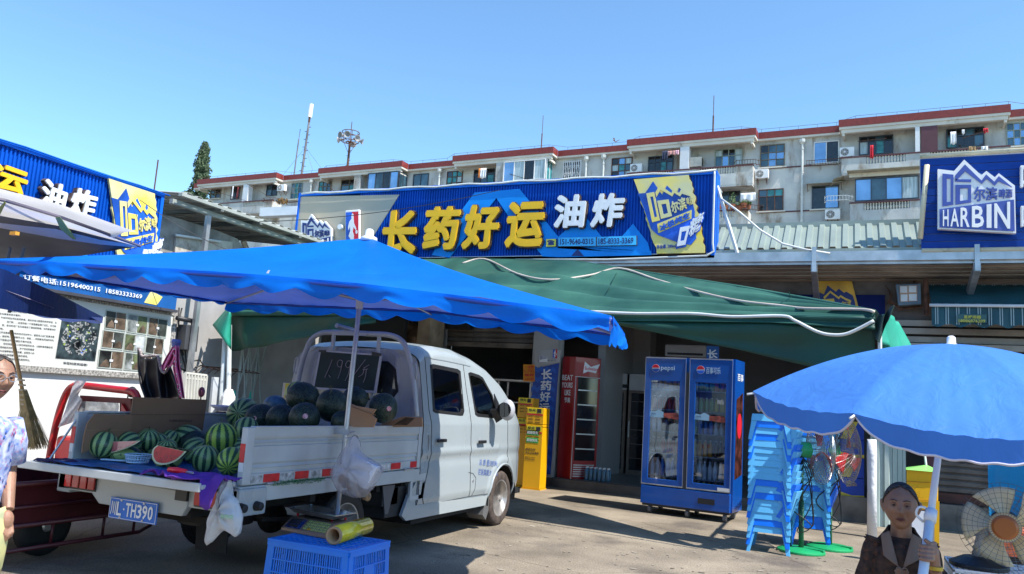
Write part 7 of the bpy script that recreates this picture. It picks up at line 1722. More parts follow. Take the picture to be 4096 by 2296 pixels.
m.build('base_grid',CRB,cr); MB().ring([V((cx0 - 0.01,cy0 - 0.01,ch - 0.014)),V((cx1 + 0.01,cy0 - 0.01,ch - 0.014)),V((cx1 + 0.01,cy1 + 0.01,ch - 0.014)),V((cx0 - 0.01,cy1 + 0.01,ch - 0.014))],[V((cx0 + 0.025,cy0 + 0.025,ch - 0.014)),V((cx1 - 0.025,cy0 + 0.025,ch - 0.014)),V((cx1 - 0.025,cy1 - 0.025,ch - 0.014)),V((cx0 + 0.025,cy1 - 0.025,ch - 0.014))],(0,0,0.016)).build('rim',CRB,cr,bevel=0.003)
# weighing scale
D4 = lambda a,b: (1050 + a / 4.174,1950 + b / 4.174)
def oz(pts,z): return [on(*D4(a,b),'z',z) for a,b in pts]
sc_ = thing('weighing_scale',on(*D4(700,650),'z',0.4),'bronze coloured electronic weighing scale with a steel tray on the crate','scale')
BRZ = mat('scale bronze',(0.30,0.20,0.15),rough=0.4,var=0.08,metal=0.2)
fr_ = oz([(305,712),(1060,850)],ch + 0.003); bk = oz([(490,480),(1190,612)],ch + 0.06)
f0,f1 = fr_; b0,b1 = bk
m = MB(); fb0,fb1 = V((f0.x,f0.y,ch + 0.003)),V((f1.x,f1.y,ch + 0.003)); up = V((0,0,0.022)); back = V((0.03,0.33,0)); 
bk0,bk1 = V((b0.x,b0.y,ch + 0.003)),V((b1.x,b1.y,ch + 0.003)); e0,e1 = bk0 + V((0.0,0.2,0)),bk1 + V((0.0,0.2,0))
m.add([fb0,fb1,bk1,e1,e0,bk0,fb0 + up,fb1 + up,V((b1.x,b1.y,ch + 0.06)),V((e1.x,e1.y,ch + 0.06)),V((e0.x,e0.y,ch + 0.06)),V((b0.x,b0.y,ch + 0.06))],[(0,1,2,3,4,5),(6,7,8,11),(11,8,9,10),(0,1,7,6),(1,2,8,7),(2,3,9,8),(3,4,10,9),(4,5,11,10),(5,0,6,11)])
m.build('body',BRZ,sc_,bevel=0.006)
kf = frame_on(fb0 + up,fb1 + up,V((b1.x,b1.y,ch + 0.06)),V((b0.x,b0.y,ch + 0.06))); kn = (fb1 - fb0).cross(V((b0.x,b0.y,ch + 0.06)) - fb0 - up).normalized()
if kn.z < 0: kn = -kn
def kq(x0_,y0_,x1_,y1_,h,name,mt): return MB().prism([kf(x0_,y0_) + kn * 0.001,kf(x1_,y0_) + kn * 0.001,kf(x1_,y1_) + kn * 0.001,kf(x0_,y1_) + kn * 0.001],kn * h).build(name,mt,sc_)
kq(0.06,0.08,0.40,0.92,0.002,'display_panel',mat('panel blue',(0.012,0.05,0.20),rough=0.25))
for k in range(3): kq(0.09,0.14 + k * 0.27,0.32,0.34 + k * 0.27,0.004,'display',mat('lcd dark',(0.05,0.045,0.045),rough=0.2))
KEY = mat('key lime',(0.50,0.58,0.18),rough=0.5); KEYM = None
m3 = MB()
keys = '789TMZ' + '456ACR' + '123DEF' + '0.CGHK'
for r_ in range(4):
    for c_ in range(6):
        x = 0.46 + c_ * 0.085; y = 0.80 - r_ * 0.22; kq(x,y - 0.0,x + 0.066,y + 0.13,0.004,'key',KEY if not (r_ == 3 and c_ == 1) else YEL)
        text(m3,keys[r_ * 6 + c_],[kf(x + 0.018,y + 0.03) + kn * 0.0055,kf(x + 0.045,y + 0.03) + kn * 0.0055,kf(x + 0.045,y + 0.10) + kn * 0.0055,kf(x + 0.018,y + 0.10) + kn * 0.0055],kn * 0.0005)
m3.build('key_print',mat('key ink',(0.08,0.09,0.05)),sc_)
tz = ch + 0.115
tq = oz([(445,335),(1215,478),(1575,420),(800,283)],tz)
ctr = sum(tq,V((0,0,0))) / 4
TRAY = mat('tray steel',(0.62,0.66,0.70),rough=0.12,metal=0.9,var=0.1,bump=0.15,bscale=10)
inn = [ctr + (p - ctr) * 0.84 - V((0,0,0.03)) for p in tq]; m = MB()
m.poly(inn); 
for i in range(4): j = (i + 1) % 4; m.poly([tq[i],tq[j],inn[j],inn[i]])
m.build('tray',TRAY,sc_,solid=0.003); MB().tube(tq,0.004,6,closed=True).build('tray_rim',TRAY,sc_)
for x,y in ((590,460),(1160,545),(1385,520)): p = on(*D4(x,y),'z',ch + 0.065); MB().lathe(V((p.x,p.y,ch + 0.055)),(0,0,1),[(0,0.008),(0.032,0.010)],10).build('red_pad',REDP,sc_)
MB().prism([V((ctr.x - 0.11,ctr.y - 0.06,ch + 0.06)),V((ctr.x + 0.13,ctr.y - 0.06,ch + 0.06)),V((ctr.x + 0.13,ctr.y + 0.08,ch + 0.06)),V((ctr.x - 0.11,ctr.y + 0.08,ch + 0.06))],(0,0,0.022)).build('tray_support',CARD,sc_)
# cling film roll
a,b = on(*D4(1185,800),'z',ch + 0.062),on(*D4(1700,640),'z',ch + 0.062)
b = a + (b - a) * 1.0; ax = (b - a).normalized(); L_ = (b - a).length; rf = 0.058
t = thing('cling_film_roll',a,'yellow cling film roll on a brown cardboard core lying on the crate','film roll')
FILMY = mat('film yellow',(0.80,0.62,0.015),rough=0.15,var=0.12,scale=10,coat=0.6)
a.z = b.z = ch + rf + 0.002
fm_ = MB().lathe(a,ax,[(0.012,rf * 0.8),(0.012,rf),(L_ + 0.03,rf),(L_ + 0.03,rf * 0.8)],28); fm_.f.pop(-2); fm_.m.pop(); fm_.build('film',FILMY,t,smooth=True)
m = MB(); n_ = 28; m.lathe(a,ax,[(0.16,rf * 0.70),(-0.0,rf * 0.72),(-0.002,rf * 0.96),(0.014,rf * 1.0)],28); m.f = m.f[:-2]; m.m = m.m[:len(m.f)]; m.build('core',mat('core kraft',(0.42,0.27,0.15),rough=0.8,var=0.1),t,smooth=True)
MB().lathe(a,ax,[(0.15,rf * 0.7),(0.16,rf * 0.68)],20).build('core_shadow_disc',mat('core inner',(0.12,0.07,0.04)),t)
m = MB(); sd = ax.cross(V((0,0,1))).normalized()
if sd.y > 0: sd = -sd
def onroll(s,ang): return a + ax * s + (sd * math.cos(ang) + V((0,0,1)) * math.sin(ang)) * (rf + 0.0008)
for s0,s1,g0,g1,tx in ((0.24 * L_,0.5 * L_,0.15,0.42,'食品保鲜膜'),(0.62 * L_,0.95 * L_,0.85,1.25,'食品包装'),(0.1 * L_,0.3 * L_,0.9,1.15,'保鲜膜'),(0.05 * L_,0.3 * L_,-0.5,-0.3,'食品专用')):
    text(m,tx,[onroll(s0,g0),onroll(s1,g0),onroll(s1,g1),onroll(s0,g1)],(sd * math.cos((g0 + g1) / 2) + V((0,0,1)) * math.sin((g0 + g1) / 2)) * 0.0015,0.01)
m.build('orange_print',mat('film ink',(0.75,0.22,0.02)),t)
# ================================================================ red tricycle, far left
TRI = mat('tricycle red',(0.50,0.012,0.015),rough=0.35,var=0.1,coat=0.3); TRM = mat('tricycle maroon',(0.075,0.010,0.014),rough=0.4,var=0.25)
tc_ = thing('cargo_tricycle',(-6.0,4.5,0),'red cargo tricycle with a dark maroon bed parked left of the truck','tricycle')
X0,X1,Y0,Y1 = -6.65,-5.50,3.75,5.1
MB().box(X1 - 0.03,X1,Y0,Y1,0.28,0.56).build('bed_side',TRM,tc_,bevel=0.008); MB().box(X0,X0 + 0.03,Y0,Y1,0.28,0.56).build('bed_side',TRM,tc_,bevel=0.008)
MB().box(X0,X1,Y1,Y1 + 0.03,0.28,0.56).build('bed_front',TRM,tc_,bevel=0.008); MB().box(X0 + 0.031,X1 - 0.031,Y0,Y1,0.28,0.31).build('bed_floor',TRM,tc_)
MB().box(X0,X1,Y0 - 0.03,Y0,0.28,0.56).build('tail_board',TRM,tc_,bevel=0.008)
m = MB()
m.tube([V((X1 + 0.012,Y0,0.565)),V((X1 + 0.012,Y1,0.565))],0.02,6); m.tube([V((X1 + 0.012,Y0,0.40)),V((X1 + 0.012,Y1,0.40))],0.014,6)
m.tube([V((X1 + 0.01,Y0,0.27)),V((X1 + 0.01,Y1 + 0.1,0.27)),V((X1 + 0.01,Y1 + 0.12,0.14)),V((X1 + 0.01,Y1,0.10)),V((X1 + 0.01,Y0,0.10))],0.018,6)
for y in (3.9,4.3,4.75,5.05): m.tube([V((X1 + 0.01,y,0.27)),V((X1 + 0.01,y,0.10))],0.012,5)
m.build('guard_rail',TRM,tc_,smooth=True)
for x in (X1 - 0.16,X0 + 0.16):
    w_ = MB().lathe(V((x,4.35,0.22)),(1,0,0),[(-0.05,0.15),(-0.05,0.2),(-0.03,0.22),(0.03,0.22),(0.05,0.2),(0.05,0.15)],28).build('wheel',RUB,tc_,smooth=True)
    MB().lathe(V((x,4.35,0.22)),(1,0,0),[(-0.03,0.15),(0.03,0.15),(0.045,0.05),(0.06,0.03)],20).build('rim',STEEL,w_)
MB().box(-6.3,-5.9,5.13,5.6,0.35,0.62).build('seat_box',TRI,tc_,bevel=0.02)
MB().box(-6.3,-5.9,5.13,5.5,0.625,0.70).build('seat',mat('black vinyl',(0.02,0.02,0.02),rough=0.4),tc_,bevel=0.03)
LP = [on(a,b,'y',6.0) for a,b in ((195,1850),(215,1740),(240,1640),(268,1570),(300,1542),(350,1544),(450,1556),(520,1565),(545,1580),(556,1640),(560,1850))]
MB().tube(smoothp(LP,5),0.038,10).build('canopy_frame',TRI,tc_,smooth=True)
f = frame_on(*[on(a,b,'y',6.02) for a,b in ((245,1850),(545,1850),(535,1572),(290,1556))])
MB().ring([f(0.14,0.1),f(0.95,0.1),f(0.95,0.92),f(0.14,0.92)],[f(0.22,0.2),f(0.78,0.2),f(0.78,0.84),f(0.22,0.84)],(0,0.02,0)).build('screen_frame',mat('tricycle dark red',(0.16,0.006,0.008),rough=0.5),tc_)
m = MB(); m.grid(lambda a,b: f(0.2 + 0.6 * a,0.18 + 0.66 * b) + V((0,-0.03 + 0.02 * noise.noise(V((a * 7,b * 6,0))),0)),24,16); m.build('plastic_cover',mat('crinkled film',(0.32,0.33,0.33),rough=0.15,alpha=0.8,var=0.5,scale=8,bump=0.6,bscale=16),tc_,smooth=True)
MB().prism([f(0.80,0.12),f(0.93,0.12),f(0.93,0.7),f(0.84,0.84)],(0,-0.03,0)).build('side_fairing',TRI,tc_)
MB().box(f(0,0).x - 0.05,f(1,0).x,5.95,6.35,0.45,0.72).build('front_body',TRI,tc_,bevel=0.04)
wf = MB().lathe(V((-6.9,6.7,0.23)),(1,0,0),[(-0.05,0.15),(-0.05,0.2),(-0.03,0.23),(0.03,0.23),(0.05,0.2),(0.05,0.15)],28).build('wheel',RUB,tc_,smooth=True)
m = MB(); m.tube([V((-6.9,6.7,0.23)),V((-6.9,6.3,0.9))],0.03,6); m.tube([V((-6.3,4.8,0.25)),V((-6.9,6.3,0.5))],0.035,6); m.build('fork',TRI,tc_)
p = on(515,1560,'y',6.3); m = MB(); m.ball(p + V((0.05,0,-0.02)),0.07,0.03,0.06,12,8); m.tube([p,p - V((0,0,0.25))],0.008,5); m.build('mirror',BLACK,tc_,smooth=True)
t = thing('plastic_bag',on(290,1600,'y',5.95),'thin white plastic bag tied to the red tricycle frame','plastic bag')
def ragf(pts0,pts1,y): return lambda a,b: on(*[lerp2(pts0,b)[k] + (lerp2(pts1,b)[k] - lerp2(pts0,b)[k]) * a for k in (0,1)],'y',y + 0.04 * math.sin(a * 5 + b * 11))
m = MB(); m.grid(ragf([(300,1520),(285,1560),(262,1640),(232,1710)],[(345,1525),(312,1580),(330,1600),(290,1690)],5.93),8,20); m.build('film',WBAG,t,smooth=True)
# pink umbrella and black rolled cover behind the cardboard
UX = lambda a,b: (200 + a / 2.8875,1300 + b / 2.8875)
t = thing('folded_umbrella',on(*UX(1450,500),'y',6.1),'folded bright pink dotted umbrella standing behind the cardboard sheet','umbrella')
PNK = mat('pink cloth dotted',(0.85,0.22,0.44),rough=0.7,var=0.1)
m = MB(); m.grid(lambda a,b: on(*[lerp2([UX(1425,235),UX(1340,370),UX(1290,470),UX(1300,545)],b)[k] * (1 - a) + lerp2([UX(1490,240),UX(1440,400),UX(1400,480),UX(1360,470)],b)[k] * a for k in (0,1)],'y',6.1 + 0.04 * math.sin(a * 12)),18,10)
m.grid(lambda a,b: on(*[lerp2([UX(1430,240),UX(1420,500),UX(1470,700),UX(1500,840)],b)[k] * (1 - a) + lerp2([UX(1490,240),UX(1495,450),UX(1530,660),UX(1555,850)],b)[k] * a for k in (0,1)],'y',6.08 + 0.04 * math.sin(a * 10)),14,14)
m.build('cloth',PNK,t,smooth=True,solid=0.006)
m = MB(); rr_ = random.Random(1)
for k in range(26): b_ = rr_.random(); p = on(*[lerp2([UX(1440,260),UX(1450,500),UX(1490,700),UX(1520,840)],b_)[0] + rr_.uniform(-20,12) / 2.9,lerp2([UX(1440,260),UX(1450,500),UX(1490,700),UX(1520,840)],b_)[1]],'y',6.03); m.ball(p,0.007,0.004,0.007,6,4)
m.build('white_dots',WHITE,t)
m = MB(); m.lathe(on(*UX(1455,220),'y',6.1),(0.05,0,1),[(-0.03,0.035),(0.02,0.05),(0.05,0.04)],10); m.build('top_knot',mat('violet blue knot',(0.15,0.2,0.5),rough=0.5),t)
t = thing('black_wind_cover',on(*UX(1200,500),'y',6.1),'black padded scooter cover with furry pale edge standing behind the cardboard','cover')
BLK = mat('black padded sheet',(0.012,0.011,0.013),rough=0.42,var=0.3)
m = MB(); m.grid(lambda a,b: on(*[lerp2([UX(1018,265),UX(1020,500),UX(1050,700),UX(1110,860)],b)[k] * (1 - a) + lerp2([UX(1245,365),UX(1250,500),UX(1265,700),UX(1290,860)],b)[k] * a + (math.sin(PI * a) * 24 * (1 - b) if k == 1 else 0) for k in (0,1)],'y',6.12 + 0.10 * math.sin(a * PI)),16,14)
m.grid(lambda a,b: on(*[lerp2([UX(1255,400),UX(1262,600),UX(1280,860)],b)[k] * (1 - a) + lerp2([UX(1385,480),UX(1460,680),UX(1510,855)],b)[k] * a + (math.sin(PI * a) * 26 * (1 - b) if k == 1 else 0) for k in (0,1)],'y',6.16 + 0.08 * math.sin(a * PI)),14,12)
m.build('sheet',BLK,t,smooth=True,solid=0.02)
m = MB(); m.tube(smoothp([on(*UX(a,b),'y',6.1) for a,b in ((1018,265),(1045,300),(1060,355),(1130,362),(1200,352),(1245,362),(1262,430),(1290,530),(1330,548),(1375,478))],4),0.014,6); m.build('furry_edge',mat('fur edge',(0.42,0.36,0.35),rough=1,var=0.4,scale=40,bump=0.8,bscale=90),t,smooth=True)
t = thing('hanging_mirror',on(*UX(1750,780),'y',6.4),'small scooter mirror catching red and blue behind the cardboard','mirror'); p = on(*UX(1750,775),'y',6.4); MB().ball(p,0.045,0.02,0.055,12,8).build('shell',mat('mirror rose',(0.35,0.12,0.16),rough=0.2,metal=0.3),t,smooth=True)
m = MB(); m.tube([p,p - V((0,0,0.3))],0.007,5); m.build('arm',BLACK,t)
# broom
t = thing('broom',on(90,1700,'y',4.3),'upright bamboo handled straw broom beside the woman in the floral shirt','broom')
hb,ht = on(100,1618,'y',4.3),on(45,1322,'y',4.3)
MB().tube([ht,hb],0.014,8).build('handle',mat('bamboo',(0.55,0.27,0.08),rough=0.5,var=0.15),t,smooth=True)
bm_ = [on(a,b,'y',4.3) for a,b in ((84,1540),(98,1620),(122,1700),(128,1800))]
m = MB(); rr_ = random.Random(3)
for k in range(620):
    q = rr_.uniform(-1,1); e = rr_.uniform(-0.02,0.02); b0_ = on(92 + q * 8,1560,'y',4.3) + V((0,e,0)); b1_ = on(108 + q * 16,1640,'y',4.3) + V((0,e * 1.5,0)); b2_ = on(126 + q * 42 + rr_.uniform(-5,5),1790 + rr_.uniform(-22,10),'y',4.3) + V((0,e * 4,0)); w_ = V((0.0016,0,0))
    m.add([b0_ - w_,b0_ + w_,b1_ - w_,b1_ + w_,b2_ - w_,b2_ + w_],[(0,1,3,2),(2,3,5,4)])
o = m.build('bristle',mat('straw',(0.55,0.36,0.15),rough=0.8,var=0.25,scale=20),t); o['kind'] = 'stuff'
m = MB()
for py in (1520,1540,1560,1580,1600,1618): c = on(84 + (py - 1520) * 0.18,py,'y',4.3); m.lathe(c,(0.05,0,1),[(-0.006,0.028 + (py - 1520) * 0.00006),(0.006,0.028 + (py - 1520) * 0.00006)],12)
m.build('binding',mat('twine',(0.62,0.45,0.28),rough=0.7),t)
# ================================================================ big blue drinks fridge
def R1(pts,y): return [on(2550 + a / 1.926,1350 + b / 1.926,'y',y) for a,b in pts]
PB = mat('fridge blue',(0.004,0.075,0.36),rough=0.22,var=0.06,coat=0.3)
fz = thing('drinks_fridge',(-2.0,11.2,0),'big blue two door drinks fridge with red and white ball logos','fridge')
FX0,FX1,FY,FZ0,FZ1 = -2.64,-1.42,10.9,0.13,2.13
MB().box(FX0,FX1,FY + 0.55,FY + 0.62,FZ0,FZ1).build('back_panel',PB,fz)
for x0,x1 in ((FX0,FX0 + 0.03),(FX1 - 0.03,FX1 + 0.02)): MB().box(x0,x1,FY + 0.02,FY + 0.548,FZ0,FZ1).build('side_panel',PB,fz)
MB().box(FX0 + 0.031,FX1 - 0.031,FY + 0.03,FY + 0.548,FZ1 - 0.2,FZ1).build('top_panel',PB,fz); MB().box(FX0,FX1,FY - 0.03,FY + 0.548,FZ0,0.37).build('base_panel',PB,fz,bevel=0.01)
MB().box(-2.05,-2.01,FY - 0.02,FY + 0.5,0.372,1.93).build('divider',mat('divider dark',(0.05,0.05,0.06)),fz)
m = MB()
for z in (0.50,0.80,1.10,1.40,1.68): m.box(FX0 + 0.032,FX1 - 0.032,FY + 0.08,FY + 0.54,z,z + 0.012)
m.build('shelf',mat('shelf wire',(0.30,0.36,0.42),rough=0.4,metal=0.4),fz)
LIT = mat('fridge lining',(0.35,0.42,0.5),rough=0.5); MB().box(FX0 + 0.032,FX1 - 0.032,FY + 0.535,FY + 0.548,0.38,1.93).build('lining',LIT,fz)
for i,(x0,x1) in enumerate(((FX0 + 0.003,-2.055),(-2.005,FX1 - 0.003))):
    o = [V((x0,FY,0.385)),V((x1,FY,0.385)),V((x1,FY,FZ1 - 0.005)),V((x0,FY,FZ1 - 0.005))]; n_ = [V((x0 + 0.085,FY,0.47)),V((x1 - 0.085,FY,0.47)),V((x1 - 0.085,FY,1.80)),V((x0 + 0.085,FY,1.80))]
    d = MB().ring(o,n_,(0,-0.025,0)).build('door',PB,fz,bevel=0.004)
    MB().prism([p + V((0,-0.004,0)) for p in n_],(0,-0.004,0)).build('door_glass',glass('fridge glass',(0.75,0.82,0.9),0.13,0.02),d)
    q = [p + V((0,-0.027,0)) for p in o]; c = sum(q,V((0,0,0))) / 4; MB().ring(q,[p + (c - p).normalized() * 0.016 for p in q],(0,-0.004,0)).build('door_trim',STEEL,d)
    cx_ = x0 + 0.15; cz_ = 1.97; lg = MB(); arc = lambda a0,a1,r: [V((cx_ + r * math.cos(a0 + (a1 - a0) * k / 12),FY - 0.029,cz_ + r * math.sin(a0 + (a1 - a0) * k / 12))) for k in range(13)]
    MB().prism(arc(0.15,PI - 0.1,0.052),(0,-0.003,0)).build('logo_red',REDP,d); MB().prism(arc(PI + 0.25,2 * PI - 0.1,0.052),(0,-0.003,0)).build('logo_blue',CANB,d); MB().prism([V((p.x,FY - 0.0275,p.z)) for p in arc(0,2 * PI * 12 / 13,0.056)],(0,-0.002,0)).build('logo_white',SWH,d)
    m = MB(); text(m,('pepsi','百事可乐')[i],[V((cx_ + 0.075,FY - 0.029,1.93 - 0.01 * i)),V((cx_ + 0.27,FY - 0.029,1.93 - 0.01 * i)),V((cx_ + 0.27,FY - 0.029,2.01)),V((cx_ + 0.075,FY - 0.029,2.01))],(0,-0.003,0),0.008)
    m.build('lettering',mat('pale blue print',(0.45,0.62,0.8)),d)
    zc_ = 1.30; MB().prism([V((x0 + 0.08 + a,FY - 0.014,zc_ + b)) for a,b in ((0,0),(0.2,-0.005),(0.2,0.07),(0.13,0.10),(0.08,0.07),(0.02,0.08),(0,0.05))],(0,-0.003,0)).build('sticker',mat('sticker sky',(0.30,0.50,0.66)),d)
    MB().prism([V((x0 + 0.285 + a,FY - 0.014,zc_ + b)) for a,b in ((0,0),(0.2,-0.02),(0.22,0.03),(0.18,0.07),(0.0,0.06))],(0,-0.003,0)).build('sticker',mat('sticker brick',(0.35,0.07,0.05),var=0.4,scale=30),d)
    m = MB(); text(m,'三重补给',[V((x0 + 0.09,FY - 0.019,zc_ + 0.03)),V((x0 + 0.17,FY - 0.019,zc_ + 0.03)),V((x0 + 0.17,FY - 0.019,zc_ + 0.055)),V((x0 + 0.09,FY - 0.019,zc_ + 0.055))],(0,-0.001,0)); text(m,'拉',[V((x0 + 0.10 + 0.2 * (1 - i),FY - 0.019,zc_ - 0.09)),V((x0 + 0.15 + 0.2 * (1 - i),FY - 0.019,zc_ - 0.09)),V((x0 + 0.15 + 0.2 * (1 - i),FY - 0.019,zc_ - 0.03)),V((x0 + 0.10 + 0.2 * (1 - i),FY - 0.019,zc_ - 0.03))],(0,-0.001,0)); m.build('sticker_print',NAVY,d)
m = MB(); text(m,'环保节能',[V((FX1 - 0.20,FY - 0.019,1.52)),V((FX1 - 0.11,FY - 0.019,1.52)),V((FX1 - 0.11,FY - 0.019,1.58)),V((FX1 - 0.20,FY - 0.019,1.58))],(0,-0.001,0)); m.build('sticker_print',SWH,fz)
MB().box(FX1 - 0.42,FX1 - 0.20,FY - 0.036,FY - 0.031,0.21,0.28).build('display',BLACK,fz); MB().box(FX1 - 0.17,FX1 - 0.01,FY - 0.03,FY - 0.026,0.39,0.44).build('label',WHITE,fz)
for x in (FX0 + 0.12,-2.0,FX1 - 0.08):
    for y in (FY + 0.05,FY + 0.5): MB().lathe(V((x - 0.02,y,0.055)),(1,0,0),[(0,0.05),(0.04,0.05)],14).build('castor',mat('castor grey',(0.15,0.15,0.16)),fz); 
MB().box(FX0 + 0.02,FX1 - 0.02,FY,FY + 0.5,0.10,0.128).build('chassis',BLACK,fz)
m = MB(); sf = lambda x,z: V((FX1 + 0.022,FY + 0.04 + 0.5 * x,z)); m.prism([sf(0.1,0.55),sf(0.9,0.6),sf(0.85,1.7),sf(0.15,1.6)],(0.002,0,0)); m.build('side_print',mat('cola brown print',(0.07,0.02,0.015),rough=0.3,var=0.8,scale=8),fz)
m = MB(); m.prism([sf(0.5 + 0.25 * math.cos(k * PI / 8),1.25 + 0.17 * math.sin(k * PI / 8)) + V((0.003,0,0)) for k in range(16)],(0.002,0,0)); m.build('side_logo',REDP,fz); m = MB(); text(m,'百事',[sf(0.2,1.85) ,sf(0.85,1.85),sf(0.85,1.95),sf(0.2,1.95)],(0.003,0,0),0.01); m.build('side_lettering',SWH,fz)
# the stock: bottles and cans, each its own
BC = [mat('drink %s' % n,c,rough=0.25,var=0.1) for n,c in (('red',(0.62,0.03,0.03)),('green',(0.16,0.5,0.2)),('orange',(0.85,0.34,0.04)),('pale',(0.75,0.8,0.8)),('dark',(0.09,0.03,0.03)),('yellow',(0.85,0.62,0.1)),('blue',(0.08,0.25,0.65)))]
proto_b = {}; rb = random.Random(12)
shelves = [(0.384,0.10,(0,4,2,5,0)),(0.512,0.24,(3,6,4,3)),(0.812,0.22,(4,0,5,2)),(1.112,0.21,(3,4,1,6)),(1.412,0.19,(0,0,3,1,5)),(1.692,0.14,(2,2,3,1,0))]
nm = ('red','green','orange','pale','dark','yellow','blue')
for si,(z,h,cs) in enumerate(shelves):
    x = FX0 + 0.10
    while x < FX1 - 0.1:
        if abs(x + 2.03) < 0.06: x += 0.08; continue
        k = cs[int((x - FX0) * 4.3) % len(cs)]; key = (k,si)
        lab = '%s drink bottle on the %s shelf of the blue fridge' % (nm[k],('floor','lowest','second','middle','upper','top')[si])
        if key not in proto_b:
            t = thing('drink_bottle',(x,FY + 0.14,z),lab,'bottle','drinks inside the blue fridge')
            m = MB(); m.lathe((x,FY + 0.14,z),(0,0,1),[(0,0.028),(0.01,0.031),(h * 0.65,0.031),(h * 0.85,0.013),(h * 0.93,0.013)],10); m.build('body',BC[k],t,smooth=True)
            m = MB(); m.lathe((x,FY + 0.14,z + h * 0.93),(0,0,1),[(0,0.015),(h * 0.07,0.015)],8); m.build('cap',WHITE,t); proto_b[key] = t
        else: dup(proto_b[key],(x,FY + 0.14 + rb.uniform(0,0.02),z))
        x += 0.072
PIV = V((-2.0,11.2,0)); RZ = math.radians(-6)
fz.rotation_euler = (0,0,RZ); fz.location = PIV + V((0.03,0,0))
for o in list(col.objects):
    if o.get('group') == 'drinks inside the blue fridge': q = Matrix.Rotation(RZ,3,'Z') @ (V(o.location) - PIV); o.location = q + PIV + V((0.03,0,0))
# ================================================================ power bank cabinets and orange cabinet
YC = mat('cabinet yellow',(0.78,0.40,0.004),rough=0.35,var=0.04); GP = mat('sticker green',(0.05,0.42,0.06),rough=0.4); YP = mat('print yellow',(0.80,0.68,0.02),rough=0.4)
def cab(x0,x1,y,z1,split,label,slots,greens):
    t = thing('power_bank_cabinet',((x0 + x1) / 2,y,0),label,'cabinet','yellow power bank cabinets by the pillar'); zs = [0.02] + split + [z1]
    for a,b in zip(zs,zs[1:]): MB().box(x0,x1,y,y + 0.28,a,b - 0.006).build('module',YC,t,bevel=0.008)
    MB().box(x0 - 0.01,x1 + 0.01,y - 0.01,y + 0.29,0,0.018).build('foot_plate',YC,t); w = x1 - x0
    for zt in slots:
        for r in range(3):
            for c_ in (0.28,0.68): MB().box(x0 + w * (c_ - 0.14),x0 + w * (c_ + 0.14),y - 0.004,y - 0.001,zt - 0.05 * r - 0.012,zt - 0.05 * r).build('slot',mat('slot brown',(0.28,0.12,0.01)),t)
        MB().box(x0 + w * 0.08,x1 - w * 0.08,y - 0.004,y - 0.001,zt + 0.035,zt + 0.12).build('screen',YP,t)
        m = MB(); m.box(x0 + w * 0.62,x1 - w * 0.14,y - 0.007,y - 0.005,zt + 0.045,zt + 0.11); text(m,'快充',[V((x0 + w * 0.14,y - 0.006,zt + 0.06)),V((x0 + w * 0.55,y - 0.006,zt + 0.06)),V((x0 + w * 0.55,y - 0.006,zt + 0.11)),V((x0 + w * 0.14,y - 0.006,zt + 0.11))],(0,-0.001,0),0.02); m.build('screen_print',mat('ink dark',(0.03,0.03,0.03)),t)
        MB().box(x0 + w * 0.04,x1 - w * 0.04,y - 0.004,y - 0.001,zt + 0.005,zt + 0.024).build('red_strip',REDP,t)
    for z in greens:
        MB().box(x0 + w * 0.08,x1 - w * 0.22,y - 0.004,y - 0.001,z,z + 0.085).build('green_sticker',GP,t)
        m = MB(); text(m,'超级快充',[V((x0 + w * 0.12,y - 0.006,z + 0.02)),V((x1 - w * 0.27,y - 0.006,z + 0.02)),V((x1 - w * 0.27,y - 0.006,z + 0.07)),V((x0 + w * 0.12,y - 0.006,z + 0.07))],(0,-0.001,0),0.02); m.build('green_sticker_print',SWH,t)
    if greens:
        m = MB()
        for s,z,h in (('美团充电',0.62,0.035),('给生活加满电',0.565,0.035),('MEITUAN',0.50,0.016),('POWER BANK',0.465,0.016)): text(m,s,[V((x0 + w * 0.08,y - 0.003,z)),V((x0 + w * (0.65 if z > 0.6 or z < 0.55 else 0.85),y - 0.003,z)),V((x0 + w * (0.65 if z > 0.6 or z < 0.55 else 0.85),y - 0.003,z + h)),V((x0 + w * 0.08,y - 0.003,z + h))],(0,-0.001,0),0.01)
        m.build('cabinet_lettering',mat('ink dark',(0.03,0.03,0.03)),t)
yc = 12.15
a,b = on(2086,1975,'y',yc),on(2152,1980,'y',yc); zt = on(2118,1628,'y',yc).z
cab(a.x,b.x + 0.02,yc,zt,[1.0,zt - 0.27],'front yellow power bank cabinet with two green stickers beside the pillar',[zt - 0.13,zt - 0.42],[0.86,0.74])
yc = 12.35; a,b = on(2050,1960,'y',yc),on(2112,1960,'y',yc); zt = on(2080,1588,'y',yc).z
cab(a.x,b.x,yc,zt,[1.0,zt - 0.34],'taller yellow power bank cabinet behind, between the truck mirror and the pillar',[zt - 0.13,zt - 0.47],[])
